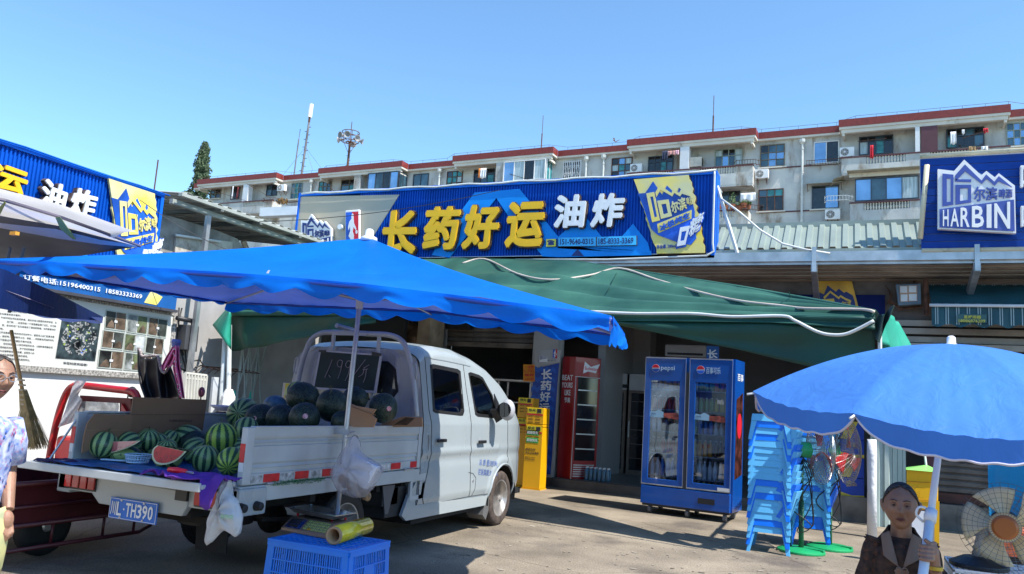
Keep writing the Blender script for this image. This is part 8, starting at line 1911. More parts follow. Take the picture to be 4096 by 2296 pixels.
# ================================================================ stacks of plastic chairs
CHL = mat('chair light blue',(0.11,0.44,0.76),rough=0.35,var=0.05); CHB = mat('chair deep blue',(0.001,0.17,0.82),rough=0.35,var=0.05)
ch = thing('plastic_chair',(0,0,0),'x','chair'); SH = 0.27; D_,W_ = 0.36,0.40
MB().grid(lambda a,b: (-D_ / 2 + D_ * a,(b - 0.5) * W_ * (1 - 0.1 * a),SH - 0.015 * math.sin(PI * a) * math.sin(PI * b) + 0.02 * max(0,a - 0.85) * 6),8,6).build('seat',CHL,ch,smooth=True,solid=0.008)
m = MB(); e = [(-D_ / 2,-W_ / 2),(D_ / 2,-W_ * 0.45),(D_ / 2,W_ * 0.45),(-D_ / 2,W_ / 2)]
for i in range(4):
    (xa,ya),(xb,yb) = e[i],e[(i + 1) % 4]
    if i != 1: m.poly([(xa,ya,SH),(xb,yb,SH),(xb * 1.05,yb * 1.05,SH - 0.07),(xa * 1.05,ya * 1.05,SH - 0.07)])
m.build('seat_apron',CHL,ch,solid=0.006)
def backf(y,t): return V((D_ / 2 - 0.01 + 0.10 * t + 0.045 * (1 - (2 * y) ** 2) * t,y * W_ * (0.92 + 0.1 * t),SH + 0.38 * t))
m = MB()
for y0,y1,t0,t1 in ((-0.5,0.5,0.80,1.0),(-0.5,0.5,0.0,0.12),(-0.5,-0.40,0.12,0.8),(0.40,0.5,0.12,0.8),(-0.23,-0.13,0.12,0.8),(0.13,0.23,0.12,0.8),(-0.05,0.05,0.12,0.8)):
    m.grid(lambda a,b: backf(y0 + (y1 - y0) * a,t0 + (t1 - t0) * b),max(1,int((y1 - y0) * 10)),2)
for s in (-0.5,0.5):
    m.poly([backf(s,0.0),backf(s,1.0),backf(s,1.0) - V((0.03,0,0)),backf(s,0.5) - V((0.05,0,0.0)),backf(s,0.0) - V((0.12,0,0))])
m.build('backrest',CHL,ch,smooth=False,solid=0.009)
for sx_,sy_ in ((-1,-1),(-1,1),(1,-1),(1,1)):
    m = MB(); t0 = V((sx_ * (D_ / 2),sy_ * (W_ / 2 - 0.01),SH - 0.01)); b0 = V((sx_ * (D_ / 2 + 0.035),sy_ * (W_ / 2 + 0.03),0))
    m.add([t0,t0 - V((sx_ * 0.06,0,0)),t0 - V((0,sy_ * 0.06,0)),b0,b0 - V((sx_ * 0.035,0,0)),b0 - V((0,sy_ * 0.035,0))],[(0,1,4,3),(0,2,5,3)]); m.build('leg',CHL,ch,solid=0.006)
def ordn(i): return ('lowest','second','third','fourth','fifth','sixth','seventh','eighth','ninth','tenth','eleventh','twelfth','thirteenth','fourteenth','fifteenth','sixteenth','seventeenth','eighteenth')[i]
ca = on(2985,2205,'z',0); first = True
for (sx,sy,n_,blues,nm_,rz) in ((ca.x + 0.21,ca.y + 0.26,18,(1,5,7,14,16),'tall front stack next to the blue fridge',0.0),(-0.42,9.85,16,(0,1,6,11,15),'rear stack behind the standing fans',0.05)):
    for i in range(n_):
        lab = '%s %s chair up in the %s' % (ordn(i),'deep blue' if i in blues else 'light blue',nm_)
        o = dup(ch,(sx + random.uniform(-0.004,0.004),sy + random.uniform(-0.004,0.004),0.0675 * i),rz + random.uniform(-0.012,0.012),lab,swap=(CHL,CHB) if i in blues else None,group='stacked plastic chairs')
for c_ in kids(ch): bpy.data.objects.remove(c_)
bpy.data.objects.remove(ch)
MB().box(ca.x + 0.02,ca.x + 0.3,ca.y + 0.1,ca.y + 0.42,SH + 0.0675 * 17 + 0.01,SH + 0.0675 * 17 + 0.09); 
# ================================================================ fans
WIRE = mat('fan wire',(0.35,0.36,0.36),rough=0.3,metal=0.8); WIRED = mat('dark fan wire',(0.16,0.16,0.16),rough=0.35,metal=0.6); FGR = mat('fan green',(0.01,0.30,0.10),rough=0.4,var=0.1); FGD = mat('fan pole green',(0.02,0.12,0.06),rough=0.5,var=0.2)
def cage(t,c,ax,R,dep,wm,nr,nw,wr):
    a = ax.orthogonal().normalized(); b = ax.cross(a)
    for s,nmn in ((1,'front_cage'),(-1,'rear_cage')):
        m = MB(); pf = lambda r,w: c + ax * (s * dep * (1 - (r / R) ** 2.5)) + (a * math.cos(w) + b * math.sin(w)) * r
        for k in range(1,nr + 1): m.tube([pf(R * (0.22 + 0.78 * k / nr),j * PI / 18) for j in range(36)],wr,3,closed=True)
        for j in range(nw): m.tube([pf(R * q,2 * PI * j / nw) for q in (0.15,0.5,0.8,1.0)],wr,3,cap=False)
        o = m.build(nmn,wm,t)
    return a,b
def blades(t,c,ax,a,b,R,n,mt,wide=0.6,off=0.3):
    for k in range(n):
        w0 = off + 2 * PI * k / n
        def f(u,v):
            r = R * (0.14 + 0.84 * v); w = w0 + wide * (u - 0.5) * (0.5 + 0.9 * v - 0.35 * v ** 3) + 0.25 * v
            return c + (a * math.cos(w) + b * math.sin(w)) * r + ax * (0.05 * (u - 0.5))
        MB().grid(f,6,8).build('blade',mt,t,smooth=True,solid=0.004)
def floorfan(px,py,hx,hy,cx_,cy_,axv,label,wm,R=0.36):
    b0 = on(px,py,'z',0); t = thing('standing_fan',b0,label,'fan','industrial standing fans by the chairs')
    m = MB(); m.lathe(b0,(0,0,1),[(0,0.245),(0.025,0.245),(0.04,0.2),(0.05,0.05)],36); m.build('base',FGR,t,smooth=False,bevel=0.006)
    MB().obox(b0 + V((0.12,-0.02,0.045)),V((0.11,-0.03,0)),V((0.008,0.03,0)),V((0,0,0.008))).build('base_rib',FGR,t)
    h = on(hx,hy,'y',b0.y); top = V((b0.x,b0.y,h.z - 0.1)); MB().tube([b0,V((b0.x,b0.y,top.z * 0.55))],0.027,10).build('pole',FGD,t,smooth=True); MB().tube([V((b0.x,b0.y,top.z * 0.5)),top],0.018,10).build('inner_pole',FGD,t,smooth=True)
    ax = V(axv).normalized(); hc = V((b0.x,b0.y,h.z)); MB().lathe(hc,ax,[(-0.13,0.05),(-0.12,0.075),(0.08,0.085),(0.1,0.05)],18).build('motor',FGR,t,smooth=True)
    m = MB(); m.tube([top,hc],0.022,6); m.build('bracket',BLACK,t)
    c = hc + ax * 0.2; a,b = cage(t,c,ax,R,0.09,wm,13,30,0.0022); blades(t,c,ax,a,b,R * 0.9,3,mat('fan red',(0.45,0.012,0.01),rough=0.4),0.55,0.6)
    m = MB()
    for k in range(3):
        pts = [hc - ax * 0.05 + V((0,-0.05,-0.02)),hc + V((0.08 + 0.02 * k,-0.07,-0.25)),hc + V((0.1 - 0.12 * k,-0.06,-0.55)),hc + V((-0.04 + 0.05 * k,-0.06,-0.85 + 0.06 * k)),hc + V((0.12,-0.05,-0.75)),hc + V((0.07,-0.05,-0.3)),hc + V((-0.03,-0.05,-0.06))]
        m.tube(smoothp(pts,5),0.006,5)
    m.build('power_cord',BLACK,t,smooth=True)
floorfan(3204,2208,3212,1800,0,0,(0.80,0.38,0.03),'front green standing fan with red blades turned to the right',WIRE)
floorfan(3318,2195,3345,1805,0,0,(0.72,-0.28,0.02),'rear green standing fan with dark cage in front of the beer boxes',WIRED)
# table fan on the white basket
bz = on(3870,2255,'y',4.55); cr2 = thing('white_basket',on(3950,2296,'y',4.6),'white plastic basket under the table fan at the lower right','basket'); zb_ = bz.z - 0.02
bx0,bx1,by0,by1 = on(3812,2270,'y',4.45).x,on(3812,2270,'y',4.45).x + 0.55,4.45,4.85
m = MB()
for z in (0.02,0.1,0.2,0.3,zb_ - 0.06,zb_ - 0.01):
    if z < zb_: m.box(bx0,bx1,by0,by0 + 0.008,z,z + 0.014); m.box(bx0,bx0 + 0.008,by0,by1,z,z + 0.014); m.box(bx1 - 0.008,bx1,by0,by1,z,z + 0.014); m.box(bx0,bx1,by1 - 0.008,by1,z,z + 0.014)
for i in range(23): x = bx0 + (bx1 - bx0 - 0.008) * i / 22; m.box(x,x + 0.008,by0 + 0.001,by0 + 0.007,0.02,zb_); m.box(x,x + 0.006,by0,by1,zb_ - 0.012,zb_ - 0.003)
for i in range(14): y = by0 + (by1 - by0 - 0.008) * i / 13; m.box(bx0 + 0.001,bx0 + 0.007,y,y + 0.008,0.02,zb_); m.box(bx0,bx1,y,y + 0.006,zb_ - 0.013,zb_ - 0.004)
m.build('slats',WHITE,cr2)
t = thing('table_fan',on(3910,2260,'y',4.65),'table fan with cream blades and an orange hub on the white basket','fan')
b0 = V((on(3915,2235,'y',4.62).x,4.62,zb_)); MB().lathe(b0,(0,0,1),[(0,0.13),(0.02,0.13),(0.05,0.07),(0.055,0.02)],28).build('base',BLACK,t,bevel=0.004); MB().tube([b0 + V((0,0,0.04)),b0 + V((0.03,0,0.24))],[0.035,0.02],10).build('neck',mat('neck silver',(0.5,0.5,0.48),rough=0.3),t,smooth=True)
c = on(4020,2105,'y',4.56); ax = (CAM - c).normalized(); ax.z = 0.0; ax.normalize(); MB().lathe(c - ax * 0.12,ax,[(-0.06,0.04),(0.04,0.07),(0.08,0.06)],16).build('motor',BLACK,t,smooth=True)
R = 0.205; a,b = cage(t,c,ax,R,0.07,WIRED,7,36,0.0011); blades(t,c,ax,a,b,R * 0.92,5,mat('blade cream',(0.80,0.66,0.40),rough=0.25),1.0,0.2)
MB().lathe(c + ax * 0.055,ax,[(0,0.058),(0.012,0.056),(0.02,0.045)],24).build('hub_badge',mat('hub orange',(0.42,0.13,0.03),rough=0.3),t); MB().lathe(c + ax * 0.05,ax,[(0,0.07),(0.01,0.07)],24).build('hub_ring',mat('blade cream',(0.6,0.45,0.2)),t)
# ================================================================ beer boxes, corrugated sheets, bin, tarp
BXB = mat('carton blue',(0.008,0.06,0.42),rough=0.5); BXY = mat('carton yellow',(0.70,0.52,0.05),rough=0.5,var=0.2,scale=9)
yb = 12.6; X8 = lambda a,b,dy=0.0: on(3000 + a / 2.075,1600 + b / 2.075,'y',yb + dy)
x0,x1 = X8(745,1000).x,X8(948,1000).x; zz = [X8(745,v).z for v in (990,810,635,470,320,170)]
for i in range(5):
    t = thing('beer_box',(x0,yb,zz[i]),'blue and yellow beer box, %s of the stack behind the fans' % ('bottom one','second one','third one','fourth one','top one')[i],'box','stacked beer boxes behind the fans')
    MB().box(x0,x1,yb,yb + 0.35,zz[i],zz[i + 1] - 0.006).build('carton',BXB,t,bevel=0.004); h = zz[i + 1] - zz[i]; w = x1 - x0; g = lambda x,z: V((x0 + w * x,yb - 0.003,zz[i] + h * z))
    MB().prism([g(0.02,0.02),g(0.42,0.02),g(0.75,0.98),g(0.3,0.98)] if i % 2 == 0 else [g(0.0,0.02),g(1,0.02),g(1,0.2),g(0.5,0.16),g(0,0.3)],(0,-0.002,0)).build('yellow_print',BXY,t)
    emblem(frame_on(*( [g(0.18,0.25),g(0.5,0.25),g(0.55,0.85),g(0.25,0.85)] if i % 2 == 0 else [g(0.25,0.35),g(0.72,0.35),g(0.72,0.92),g(0.25,0.92)])),mat('carton gold',(0.55,0.42,0.14)) if i % 2 else NAVY,GOLD,t,(0,-0.0015,0),plate=False,band=False)
MB().box(x0 - 0.12,x0 - 0.01,yb + 0.02,yb + 0.3,0.35,zz[3]).build('red_box',RF); tag(bpy.data.objects['red_box'],'narrow red carton beside the beer box stack','box')
MB().box(X8(640,0).x,0.6,12.55,12.855,0,0.352).build('plinth',_m['plinth concrete'],shop)
t = thing('corrugated_sheet',on(3540,2000,'y',12.4),'pale green grey corrugated sheets standing upright beside the shutter','metal sheet'); CG = mat('sheet pale green',(0.40,0.48,0.45),rough=0.45,metal=0.2,var=0.15,scale=1.5,dirt=((0.25,0.2,0.15),0.66,2.5,(1,1,0.4)))
a_,b_,c_ = on(3482,2150,'y',12.35),on(3562,2150,'y',12.35),on(3625,2100,'y',12.75)
corr((a_.x,12.35,0.0),(b_.x,12.4,0.0),(0,0,2.45),0.085,0.03,(0,-1,0)).build('sheet',CG,t,solid=0.003); corr((b_.x + 0.004,12.44,0.0),(c_.x,12.75,0.0),(0,0,2.4),0.1,0.02,(0,-1,0)).build('sheet',CG,t,solid=0.003)
p = on(3488,2150,'z',0.0); t = thing('foam_roll',p,'upright white foam roll between the beer boxes and the corrugated sheets','foam roll'); MB().tube([V((p.x,p.y,0.01)),V((p.x,p.y,0.6)),V((p.x,p.y,1.0)),V((p.x,p.y,1.2))],[0.06,0.055,0.06,0.055],12).build('foam',mat('foam white sleeve',(0.72,0.72,0.74),rough=0.7,bump=0.6,bscale=18),t,smooth=True)
t = thing('yellow_stall_bin',on(3700,2060,'y',6.6),'yellow bin with a lime green pyramid lid on a white stand behind the woman','bin'); yq = 6.6; Y5 = lambda a,b,dy=0.0: on(3300 + a / 2.4234,1700 + b / 2.4234,'y',yq + dy)
q = [Y5(790,812),Y5(1095,830),Y5(1098,455),Y5(790,430)]; YB_ = mat('bin yellow',(0.80,0.43,0.005),rough=0.4,var=0.04); MB().prism(q,(0.02,0.3,0)).build('body',YB_,t,bevel=0.006)
tp_ = Y5(985,385,0.15); m = MB(); e = [Y5(783,432,-0.02),Y5(1105,460,-0.02),Y5(1105,455,-0.02) + V((0.02,0.34,0)),Y5(783,430,-0.02) + V((0.02,0.34,0))]
for i in range(4): m.poly([e[i],e[(i + 1) % 4],tp_])
m.poly(e); m.build('lid',mat('lid lime',(0.25,0.62,0.12),rough=0.4),t); MB().tube([tp_ - V((0,0,0.03)),Y5(963,250,0.15)],0.008,5).build('stick',WHITE,t)
m = MB()
for v in (545,720): m.tube([Y5(790,v,-0.004),Y5(1097,v + 18,-0.004)],0.003,4)
m.build('seam',mat('bin seam',(0.45,0.2,0.005)),t)
MB().prism([Y5(790,1350),Y5(1080,1350),Y5(1098,842),Y5(790,825)],(0.02,0.28,0)).build('stand',WHITE,t); MB().prism([Y5(1060,1400,-0.006),Y5(1105,1400,-0.006),Y5(1108,740,-0.006),Y5(1060,735,-0.006)],(0,-0.01,0)).build('yellow_edge',YB_,t)
BT2 = fabric('sky blue tarp',(0.02,0.30,0.62),0.3,rough=0.3,bump=0.6,bscale=5)
yt = 9.0; m = MB(); m.grid(lambda a,b: V((on(3955,2000,'y',yt).x + 1.4 * a,yt + 0.07 * math.sin(a * 17) + 0.03 * noise.noise(V((a * 6,b * 5,0))),0.55 + 1.35 * b)),50,12); tag(m.build('blue_tarp',BT2,smooth=True),'bright sky blue tarp hanging behind the table fan','tarp')
t = thing('fruit_table',on(4040,2200,'y',8.4),'low table edge with orange patterned cloth behind the table fan','table'); p = on(3985,2105,'y',8.2); MB().box(p.x,p.x + 1.5,8.1,8.8,0.35,0.56).build('cloth',mat('orange pattern cloth',(0.45,0.09,0.03),rough=0.8,var=0.8,scale=16,c2=(0.12,0.06,0.03)),t); MB().box(p.x + 0.05,p.x + 1.45,8.15,8.75,0.0,0.348).build('dark_base',BLACK,t)
for i,(a,b,s,w) in enumerate(((1300,395,'修门3378998',250),(1495,335,'修门33',90))):
    m = MB(); P = lambda u,v: on(3300 + u / 2.4234,1700 + v / 2.4234,'y',12.975); text(m,s,[P(a,b - 20),P(a + w,b + 5),P(a + w,b - 30),P(a,b - 55)],(0,-0.004,0),0.02); m.build('stencilled_number',mat('ink stencil',(0.05,0.045,0.045)),shop)

# ================================================================ blue umbrella on the right
um = thing('blue_umbrella',(0.4,4.6,0),'large round blue umbrella held upright by the seated woman','umbrella')
UB = fabric('umbrella cloth',(0.075,0.25,0.70),0.3,bump=0.3,bscale=9,stretch=(1,1,0.4)); UA = atz(3805,1378,4.1)
def utip(w,r=1.0): return V((UA.x + math.cos(w) * r,UA.y + math.sin(w) * r,0)),1.489 - 0.12 * math.cos(w - math.radians(300))
def ucan(w,t):
    k = (w - math.radians(197)) / (PI / 4); s = abs((k % 1) - 0.5) * 2; sag = (1 - s ** 2)
    R = 1.0 - 0.045 * sag; p,zt = utip(w,R * t); z = UA.z - (UA.z - zt) * t ** 1.9 - 0.030 * sag * t * t - 0.004 * math.sin(w * 55) * t * sag
    return V((p.x,p.y,z))
m = MB(); NW = 160; m.grid(lambda a,b: ucan(2 * PI * a + math.radians(197),0.02 + 0.98 * b),NW,22); m.build('canopy',UB,um,smooth=True)
def uval(w,b):
    k = (w - math.radians(197)) / (PI / 4); s = abs((k % 1) - 0.5) * 2; p = ucan(w,1.0); d = 0.085 * (1 - s ** 6) + 0.012; o = V((math.cos(w),math.sin(w),0)) * (-0.015 * b)
    return p + o - V((0,0,d * b))
m = MB(); m.grid(lambda a,b: uval(2 * PI * a + math.radians(197),b),320,4); m.build('valance',UB,um,smooth=True)
m = MB(); m.tube([uval(2 * PI * k / 320 + math.radians(197),1.02) for k in range(320)],0.006,5,closed=True); m.build('piping',mat('piping lilac white',(0.55,0.52,0.6)),um,smooth=True)
m = MB()
for k in range(8): w = math.radians(197) + k * PI / 4; m.tube([ucan(w,t_ / 10) - V((0,0,0.012)) for t_ in range(1,11)] + [ucan(w,1.03)],0.006,5)
m.build('rib',WHITE,um,smooth=True); MB().lathe(UA - V((0,0,0.01)),(0,0,1),[(0,0.034),(0.012,0.032),(0.015,0.022),(0.045,0.021),(0.055,0.011)],18).build('finial',WHITE,um,smooth=True)
u1,u2 = atz(3760,1770,3.93),atz(3694,2280,3.56); d = (u2 - u1); u3 = u1 + d * ((0.0 - u1.z) / d.z)
MB().tube([UA - V((0,0,0.02)),u1,u1 + (u3 - u1) * 0.55],0.016,12).build('upper_pole',WHITE,um,smooth=True); MB().tube([u1.lerp(u2,0.62),u3],0.021,12).build('lower_pole',WHITE,um,smooth=True)
cl = u1.lerp(u2,0.60); m = MB(); m.tube([cl + d.normalized() * -0.03,cl + d.normalized() * 0.03],0.027,12); m.tube(smoothp([cl + V((-0.02,0,0.035)),cl + V((-0.05,-0.01,0.035)),cl + V((-0.06,-0.01,0)),cl + V((-0.03,0,-0.03))],4),0.006,6); m.build('pole_clamp',WHITE,um,smooth=True)
m = MB(); 
for k in range(8): w = math.radians(197) + k * PI / 4; m.tube([UA - V((0.01,0,0.35)),ucan(w,0.5) - V((0,0,0.012))],0.004,4)
m.build('stretcher',WHITE,um)
# ================================================================ people
SKIN = mat('skin tan',(0.31,0.165,0.105),rough=0.5,var=0.12,scale=14,sub=0.15,bump=0.1,bscale=60)
HAIR = mat('hair black grey',(0.075,0.065,0.06),rough=0.75,spec=0.2,var=0.6,scale=30,stretch=(1,1,8))
EYE_W = mat('eye white',(0.16,0.11,0.09),rough=0.3); LIP = mat('lip',(0.20,0.06,0.05),rough=0.5); MOUTH = mat('mouth dark',(0.06,0.015,0.015)); BROW = mat('brow',(0.05,0.03,0.025),rough=0.9)
def G(x,s): return math.exp(-(x / s) ** 2)
def headf(x,y,z):
    """unit sphere (x right, y to the back, z up) to a head about 0.22 m high"""
    X,Y,Z = x * 0.079,y * 0.092,z * 0.112
    if z < 0: X *= 1 - 0.24 * (-z) ** 1.8; Y = Y * (1 - 0.22 * (-z) ** 1.4) - 0.012 * (-z) ** 2
    X *= 1 + 0.05 * G(Z + 0.022,0.02) * (y < 0)
    f = max(0.0,-y)
    if f > 0:
        d = 0.0
        d += 0.023 * G(X,0.0105) * G(Z + 0.022,0.016) + 0.012 * G(X,0.009) * G(Z - 0.003,0.022) + 0.007 * G(abs(X) - 0.012,0.007) * G(Z + 0.028,0.008)
        d += 0.006 * G(abs(X) - 0.028,0.02) * G(Z - 0.030,0.009) - 0.011 * G(abs(X) - 0.030,0.014) * G(Z - 0.012,0.011)
        d += 0.006 * G(abs(X) - 0.042,0.016) * G(Z + 0.018,0.018) + 0.007 * G(X,0.022) * G(Z + 0.056,0.010) - 0.004 * G(X,0.02) * G(Z + 0.0735,0.007) + 0.009 * G(X,0.020) * G(Z + 0.094,0.014)
        d -= 0.0035 * G(abs(X) - 0.026 - (-(Z + 0.03)) * 0.25,0.005) * G(Z + 0.042,0.016) - 0.001 * G(Z - 0.055,0.003) 
        Y -= d * f ** 0.4
    return X,Y,Z
def person(Hc,face,label,parts,sc=1.0,tiltv=0.0):
    f = V(face); f.z = 0; f.normalize(); r = V((-f.y,f.x,0)); up = (V((0,0,1)) + f * tiltv).normalized()
    L = lambda x,y,z: Hc + (r * x - f * y + up * z) * sc        # x to the person's left in the picture frame, y back, z up
    t = thing('person',(Hc.x,Hc.y,0),label,'person')
    m = MB(); NU,NV_ = 72,56; vs = []
    for j in range(NV_ + 1):
        p = PI * j / NV_
        for i in range(NU): a = 2 * PI * i / NU; vs.append(L(*headf(math.sin(p) * math.cos(a),math.sin(p) * math.sin(a),math.cos(p))))
    m.add(vs,[(j * NU + i,(j + 1) * NU + i,(j + 1) * NU + (i + 1) % NU,j * NU + (i + 1) % NU) for j in range(NV_) for i in range(NU)])
    for s in (-1,1):
        m.tube([L(s * 0.074,0.012,-0.036),L(s * 0.084,0.016,-0.008),L(s * 0.087,0.022,0.018),L(s * 0.077,0.022,0.026)],[0.008,0.011,0.011,0.007],8,r2=None)
    m.tube([L(0,0.03,-0.05),L(0,0.035,-0.11),L(0,0.05,-0.17),L(0,0.06,-0.23)],[0.05,0.047,0.052,0.07],16)
    parts(m,L,t)
    b = m.build('body',SKIN,t,smooth=True); md = b.modifiers.new('r','REMESH'); md.mode = 'VOXEL'; md.voxel_size = 0.0034; md.use_smooth_shade = True
    for s in (-1,1):
        MB().ball(L(s * 0.030,-0.0735,0.0095),0.0115,0.0115,0.0040,12,8).build('eye',EYE_W,t,smooth=True); MB().ball(L(s * 0.030,-0.0835,0.0095),0.0055,0.004,0.0048,10,6).build('iris',BLACK,t,smooth=True)
        MB().tube([L(s * 0.015,-0.084,0.013),L(s * 0.030,-0.0865,0.0175),L(s * 0.045,-0.076,0.012)],[0.002,0.0034,0.002],6).build('eyelid',SKIN,t,smooth=True)
        MB().tube([L(s * 0.013,-0.0915,0.030),L(s * 0.030,-0.089,0.036),L(s * 0.048,-0.075,0.031)],[0.0018,0.0028,0.001],6).build('eyebrow',BROW,t)
    MB().tube([L(-0.022,-0.080,-0.0585),L(-0.008,-0.0905,-0.0535),L(0,-0.0915,-0.0555),L(0.008,-0.0905,-0.0535),L(0.022,-0.080,-0.0585)],[0.001,0.0035,0.003,0.0035,0.001],6).build('upper_lip',LIP,t,smooth=True)
    MB().tube([L(-0.020,-0.080,-0.060),L(0,-0.0915,-0.0665),L(0.020,-0.080,-0.060)],[0.001,0.0045,0.001],6).build('lower_lip',LIP,t,smooth=True); MB().tube([L(-0.021,-0.0815,-0.0592),L(0,-0.0935,-0.0602),L(0.021,-0.0815,-0.0592)],[0.001,0.0036,0.001],6).build('mouth',MOUTH,t)
    m = MB()
    def hf(a,b_):
        w = 2 * PI * a; back = 0.5 + 0.5 * math.sin(w); p = b_ * (PI * (0.17 + 0.52 * back ** 0.8 + 0.012 * math.sin(w * 9))); x,y,z = math.sin(p) * math.cos(w),math.sin(p) * math.sin(w),math.cos(p)
        k = 1.05 + 0.012 * math.sin(w * 33) * b_; return L(x * 0.079 * k,y * 0.093 * k + 0.003,z * 0.113 * k)
    m.grid(hf,96,14); m.build('hair',HAIR,t,smooth=True,solid=0.004); MB().ball(L(0,0.105,-0.01),0.03,0.03,0.028,12,8).build('hair_bun',HAIR,t,smooth=True)
    m = MB(); rr_ = random.Random(5)
    for k in range(26): w = rr_.uniform(0,2 * PI); p0 = L(0.07 * math.cos(w),0.08 * math.sin(w) + 0.01,rr_.uniform(0.03,0.095)); m.tube([p0,p0 + V((rr_.uniform(-.02,.02),0,0.012)),p0 + V((rr_.uniform(-.035,.035),rr_.uniform(-.01,.01),rr_.uniform(-0.02,0.03)))],0.0005,3)
    o = m.build('stray_hair',HAIR,t); o['kind'] = 'stuff'
    return t,L
def hand(m,wrist,palm_c,pole_c,pd,out,side):
    """palm and five fingers closed round a pole; pd pole direction, out towards the viewer"""
    m.tube([wrist,wrist.lerp(palm_c,0.5),palm_c],[0.024,0.027,0.030],12,r2=None)
    m.ball(palm_c,0.030,0.026,0.040,14,10)
    for k in range(4):
        c = pole_c + pd * (0.030 - 0.021 * k); R_ = 0.031; sg = (0.95,1.0,0.98,0.85)[k]
        pts = [c + (side * math.cos(w) + out * math.sin(w)) * R_ for w in [math.radians(a) * sg for a in (-35,5,45,85,125,160)]]
        m.tube([palm_c.lerp(c,0.35)] + smoothp(pts,3),[0.0105] * 6 + [0.0098] * 5 + [0.0088] * 4 + [0.0075] * 2,10) if False else m.tube(pts,[0.0108,0.0105,0.0100,0.0100,0.0090,0.0078],10)
    th = pole_c + pd * 0.045; m.tube([palm_c + pd * 0.02,th + side * 0.03 + out * 0.0,th + side * 0.012 + out * 0.03,th - side * 0.012 + out * 0.032 + pd * 0.02],[0.015,0.013,0.011,0.009],10)
Hc = atz(3603,2024,3.88)
fdir = (CAM - Hc); polep = lambda s: u1 + (u3 - u1) * s
u_h = None
for k in range(400):
    q = polep(k / 400); Zq = (q - CAM).dot(_w)
    if 1148 - F_PX * (q - CAM).dot(_u) / Zq > 2205: u_h = q; break
def parts1(m,L,t):
    rr_ = (L(1,0,0) - L(0,0,0)); ff = (L(0,-1,0) - L(0,0,0)); up = V((0,0,1)); pdn = (u1 - u3).normalized()
    m.tube([L(0,0.06,-0.20),L(0,0.06,-0.30),L(0,0.07,-0.45),L(0,0.08,-0.62)],[0.10,0.13,0.13,0.14],20)   # trunk under the blouse
    sh_,el_ = L(0.112,0.05,-0.20),L(0.160,0.03,-0.42); side = (u_h - L(0,0,0)); side.z = 0
    sd = rr_.normalized(); palm = u_h + sd * 0.026 + ff * -0.012; wr = palm + sd * 0.012 - up * 0.075 - ff * 0.02
    m.tube([sh_,el_,wr],[0.045,0.038,0.026],12); hand(m,wr,palm,u_h,pdn,ff.normalized(),sd)
    s2_,e2_ = L(-0.112,0.05,-0.20),L(-0.17,0.02,-0.44); m.tube([s2_,e2_,L(-0.10,-0.12,-0.58)],[0.045,0.038,0.026],12); m.ball(L(-0.07,-0.15,-0.60),0.035,0.05,0.025,12,8)
    for s in (-1,1): m.tube([L(s * 0.08,0.08,-0.64),L(s * 0.09,-0.30,-0.66),L(s * 0.09,-0.32,-1.0)],[0.075,0.06,0.045],12)
    BL = mat('blouse brown print',(0.055,0.028,0.018),rough=0.85,var=0.5,scale=30,bump=0.3,bscale=25)
    n = BL.node_tree.nodes; Lk = BL.node_tree.links; tcn = n.new('ShaderNodeTexCoord'); vo = n.new('ShaderNodeTexVoronoi'); vo.distance = 'MANHATTAN'; vo.inputs['Scale'].default_value = 24; vo.inputs['Randomness'].default_value = 0.45; Lk.new(tcn.outputs['Object'],vo.inputs['Vector'])
    rp_ = n.new('ShaderNodeValToRGB'); rp_.color_ramp.interpolation = 'CONSTANT'; e = rp_.color_ramp.elements; e[0].color = (1,1,1,1); e[0].position = 0; e[1].position = 0.13; e[1].color = (0,0,0,1); e2 = e.new(0.27); e2.color = (0.55,0.55,0.55,1); e3 = e.new(0.33); e3.color = (0,0,0,1)
    Lk.new(vo.outputs['Distance'],rp_.inputs[0]); mx = n.new('ShaderNodeMix'); mx.data_type = 'RGBA'; b = n['Principled BSDF']; s0 = b.inputs['Base Color'].links[0].from_socket; Lk.new(rp_.outputs[0],mx.inputs[0]); Lk.new(s0,mx.inputs[6]); mx.inputs[7].default_value = (0.30,0.075,0.015,1); Lk.new(mx.outputs[2],b.inputs['Base Color'])
    def torso(a,b_):
        w = 2 * PI * a; c,s = math.cos(w),math.sin(w); zz = -0.128 - 0.51 * b_; sh = min(1.0,(b_ / 0.20)); sh = sh * sh * (3 - 2 * sh) * 0.5 + sh * 0.5; W_ = 0.060 + 0.078 * sh + 0.03 * b_; D = 0.060 + 0.05 * sh + 0.04 * b_
        fold = 1 + 0.02 * math.sin(w * 7 + b_ * 9) * b_; return L(W_ * c * fold,0.055 + D * s * fold,zz + 0.02 * (s > 0) * (1 - sh) - 0.03 * (1 - sh) * (s < 0))
    m2 = MB(); m2.grid(torso,64,26)
    for (A_,B_,C_,rads) in ((sh_,el_,el_.lerp(wr,0.72),[0.058,0.064,0.050]),(s2_,e2_,L(-0.13,-0.08,-0.55),[0.058,0.064,0.05])):
        P = smoothp([A_ + (L(0,0,0) - L(A_.x * 0,0,0)),A_,B_,C_],6); n_ = len(P); m2.tube(P,[rads[0] + (rads[2] - rads[0]) * i / n_ + 0.004 * math.sin(i * 1.9) for i in range(n_)],18,cap=True)
    m2.build('blouse',BL,t,smooth=True,solid=0.004)
    CO_ = mat('collar taupe',(0.20,0.135,0.10),rough=0.85,var=0.08)
    for s in (-1,1):
        f_ = frame_on(L(s * 0.012,-0.082,-0.285),L(s * 0.078,-0.062,-0.245),L(s * 0.092,0.010,-0.150),L(s * 0.052,-0.012,-0.125)); m2 = MB(); m2.grid(lambda a,b_: f_(a,b_) + ff * (0.012 + 0.012 * math.sin(PI * a)),8,14); m2.build('collar',CO_,t,smooth=True,solid=0.004)
    kn = L(0.005,-0.105,-0.295); m2 = MB()
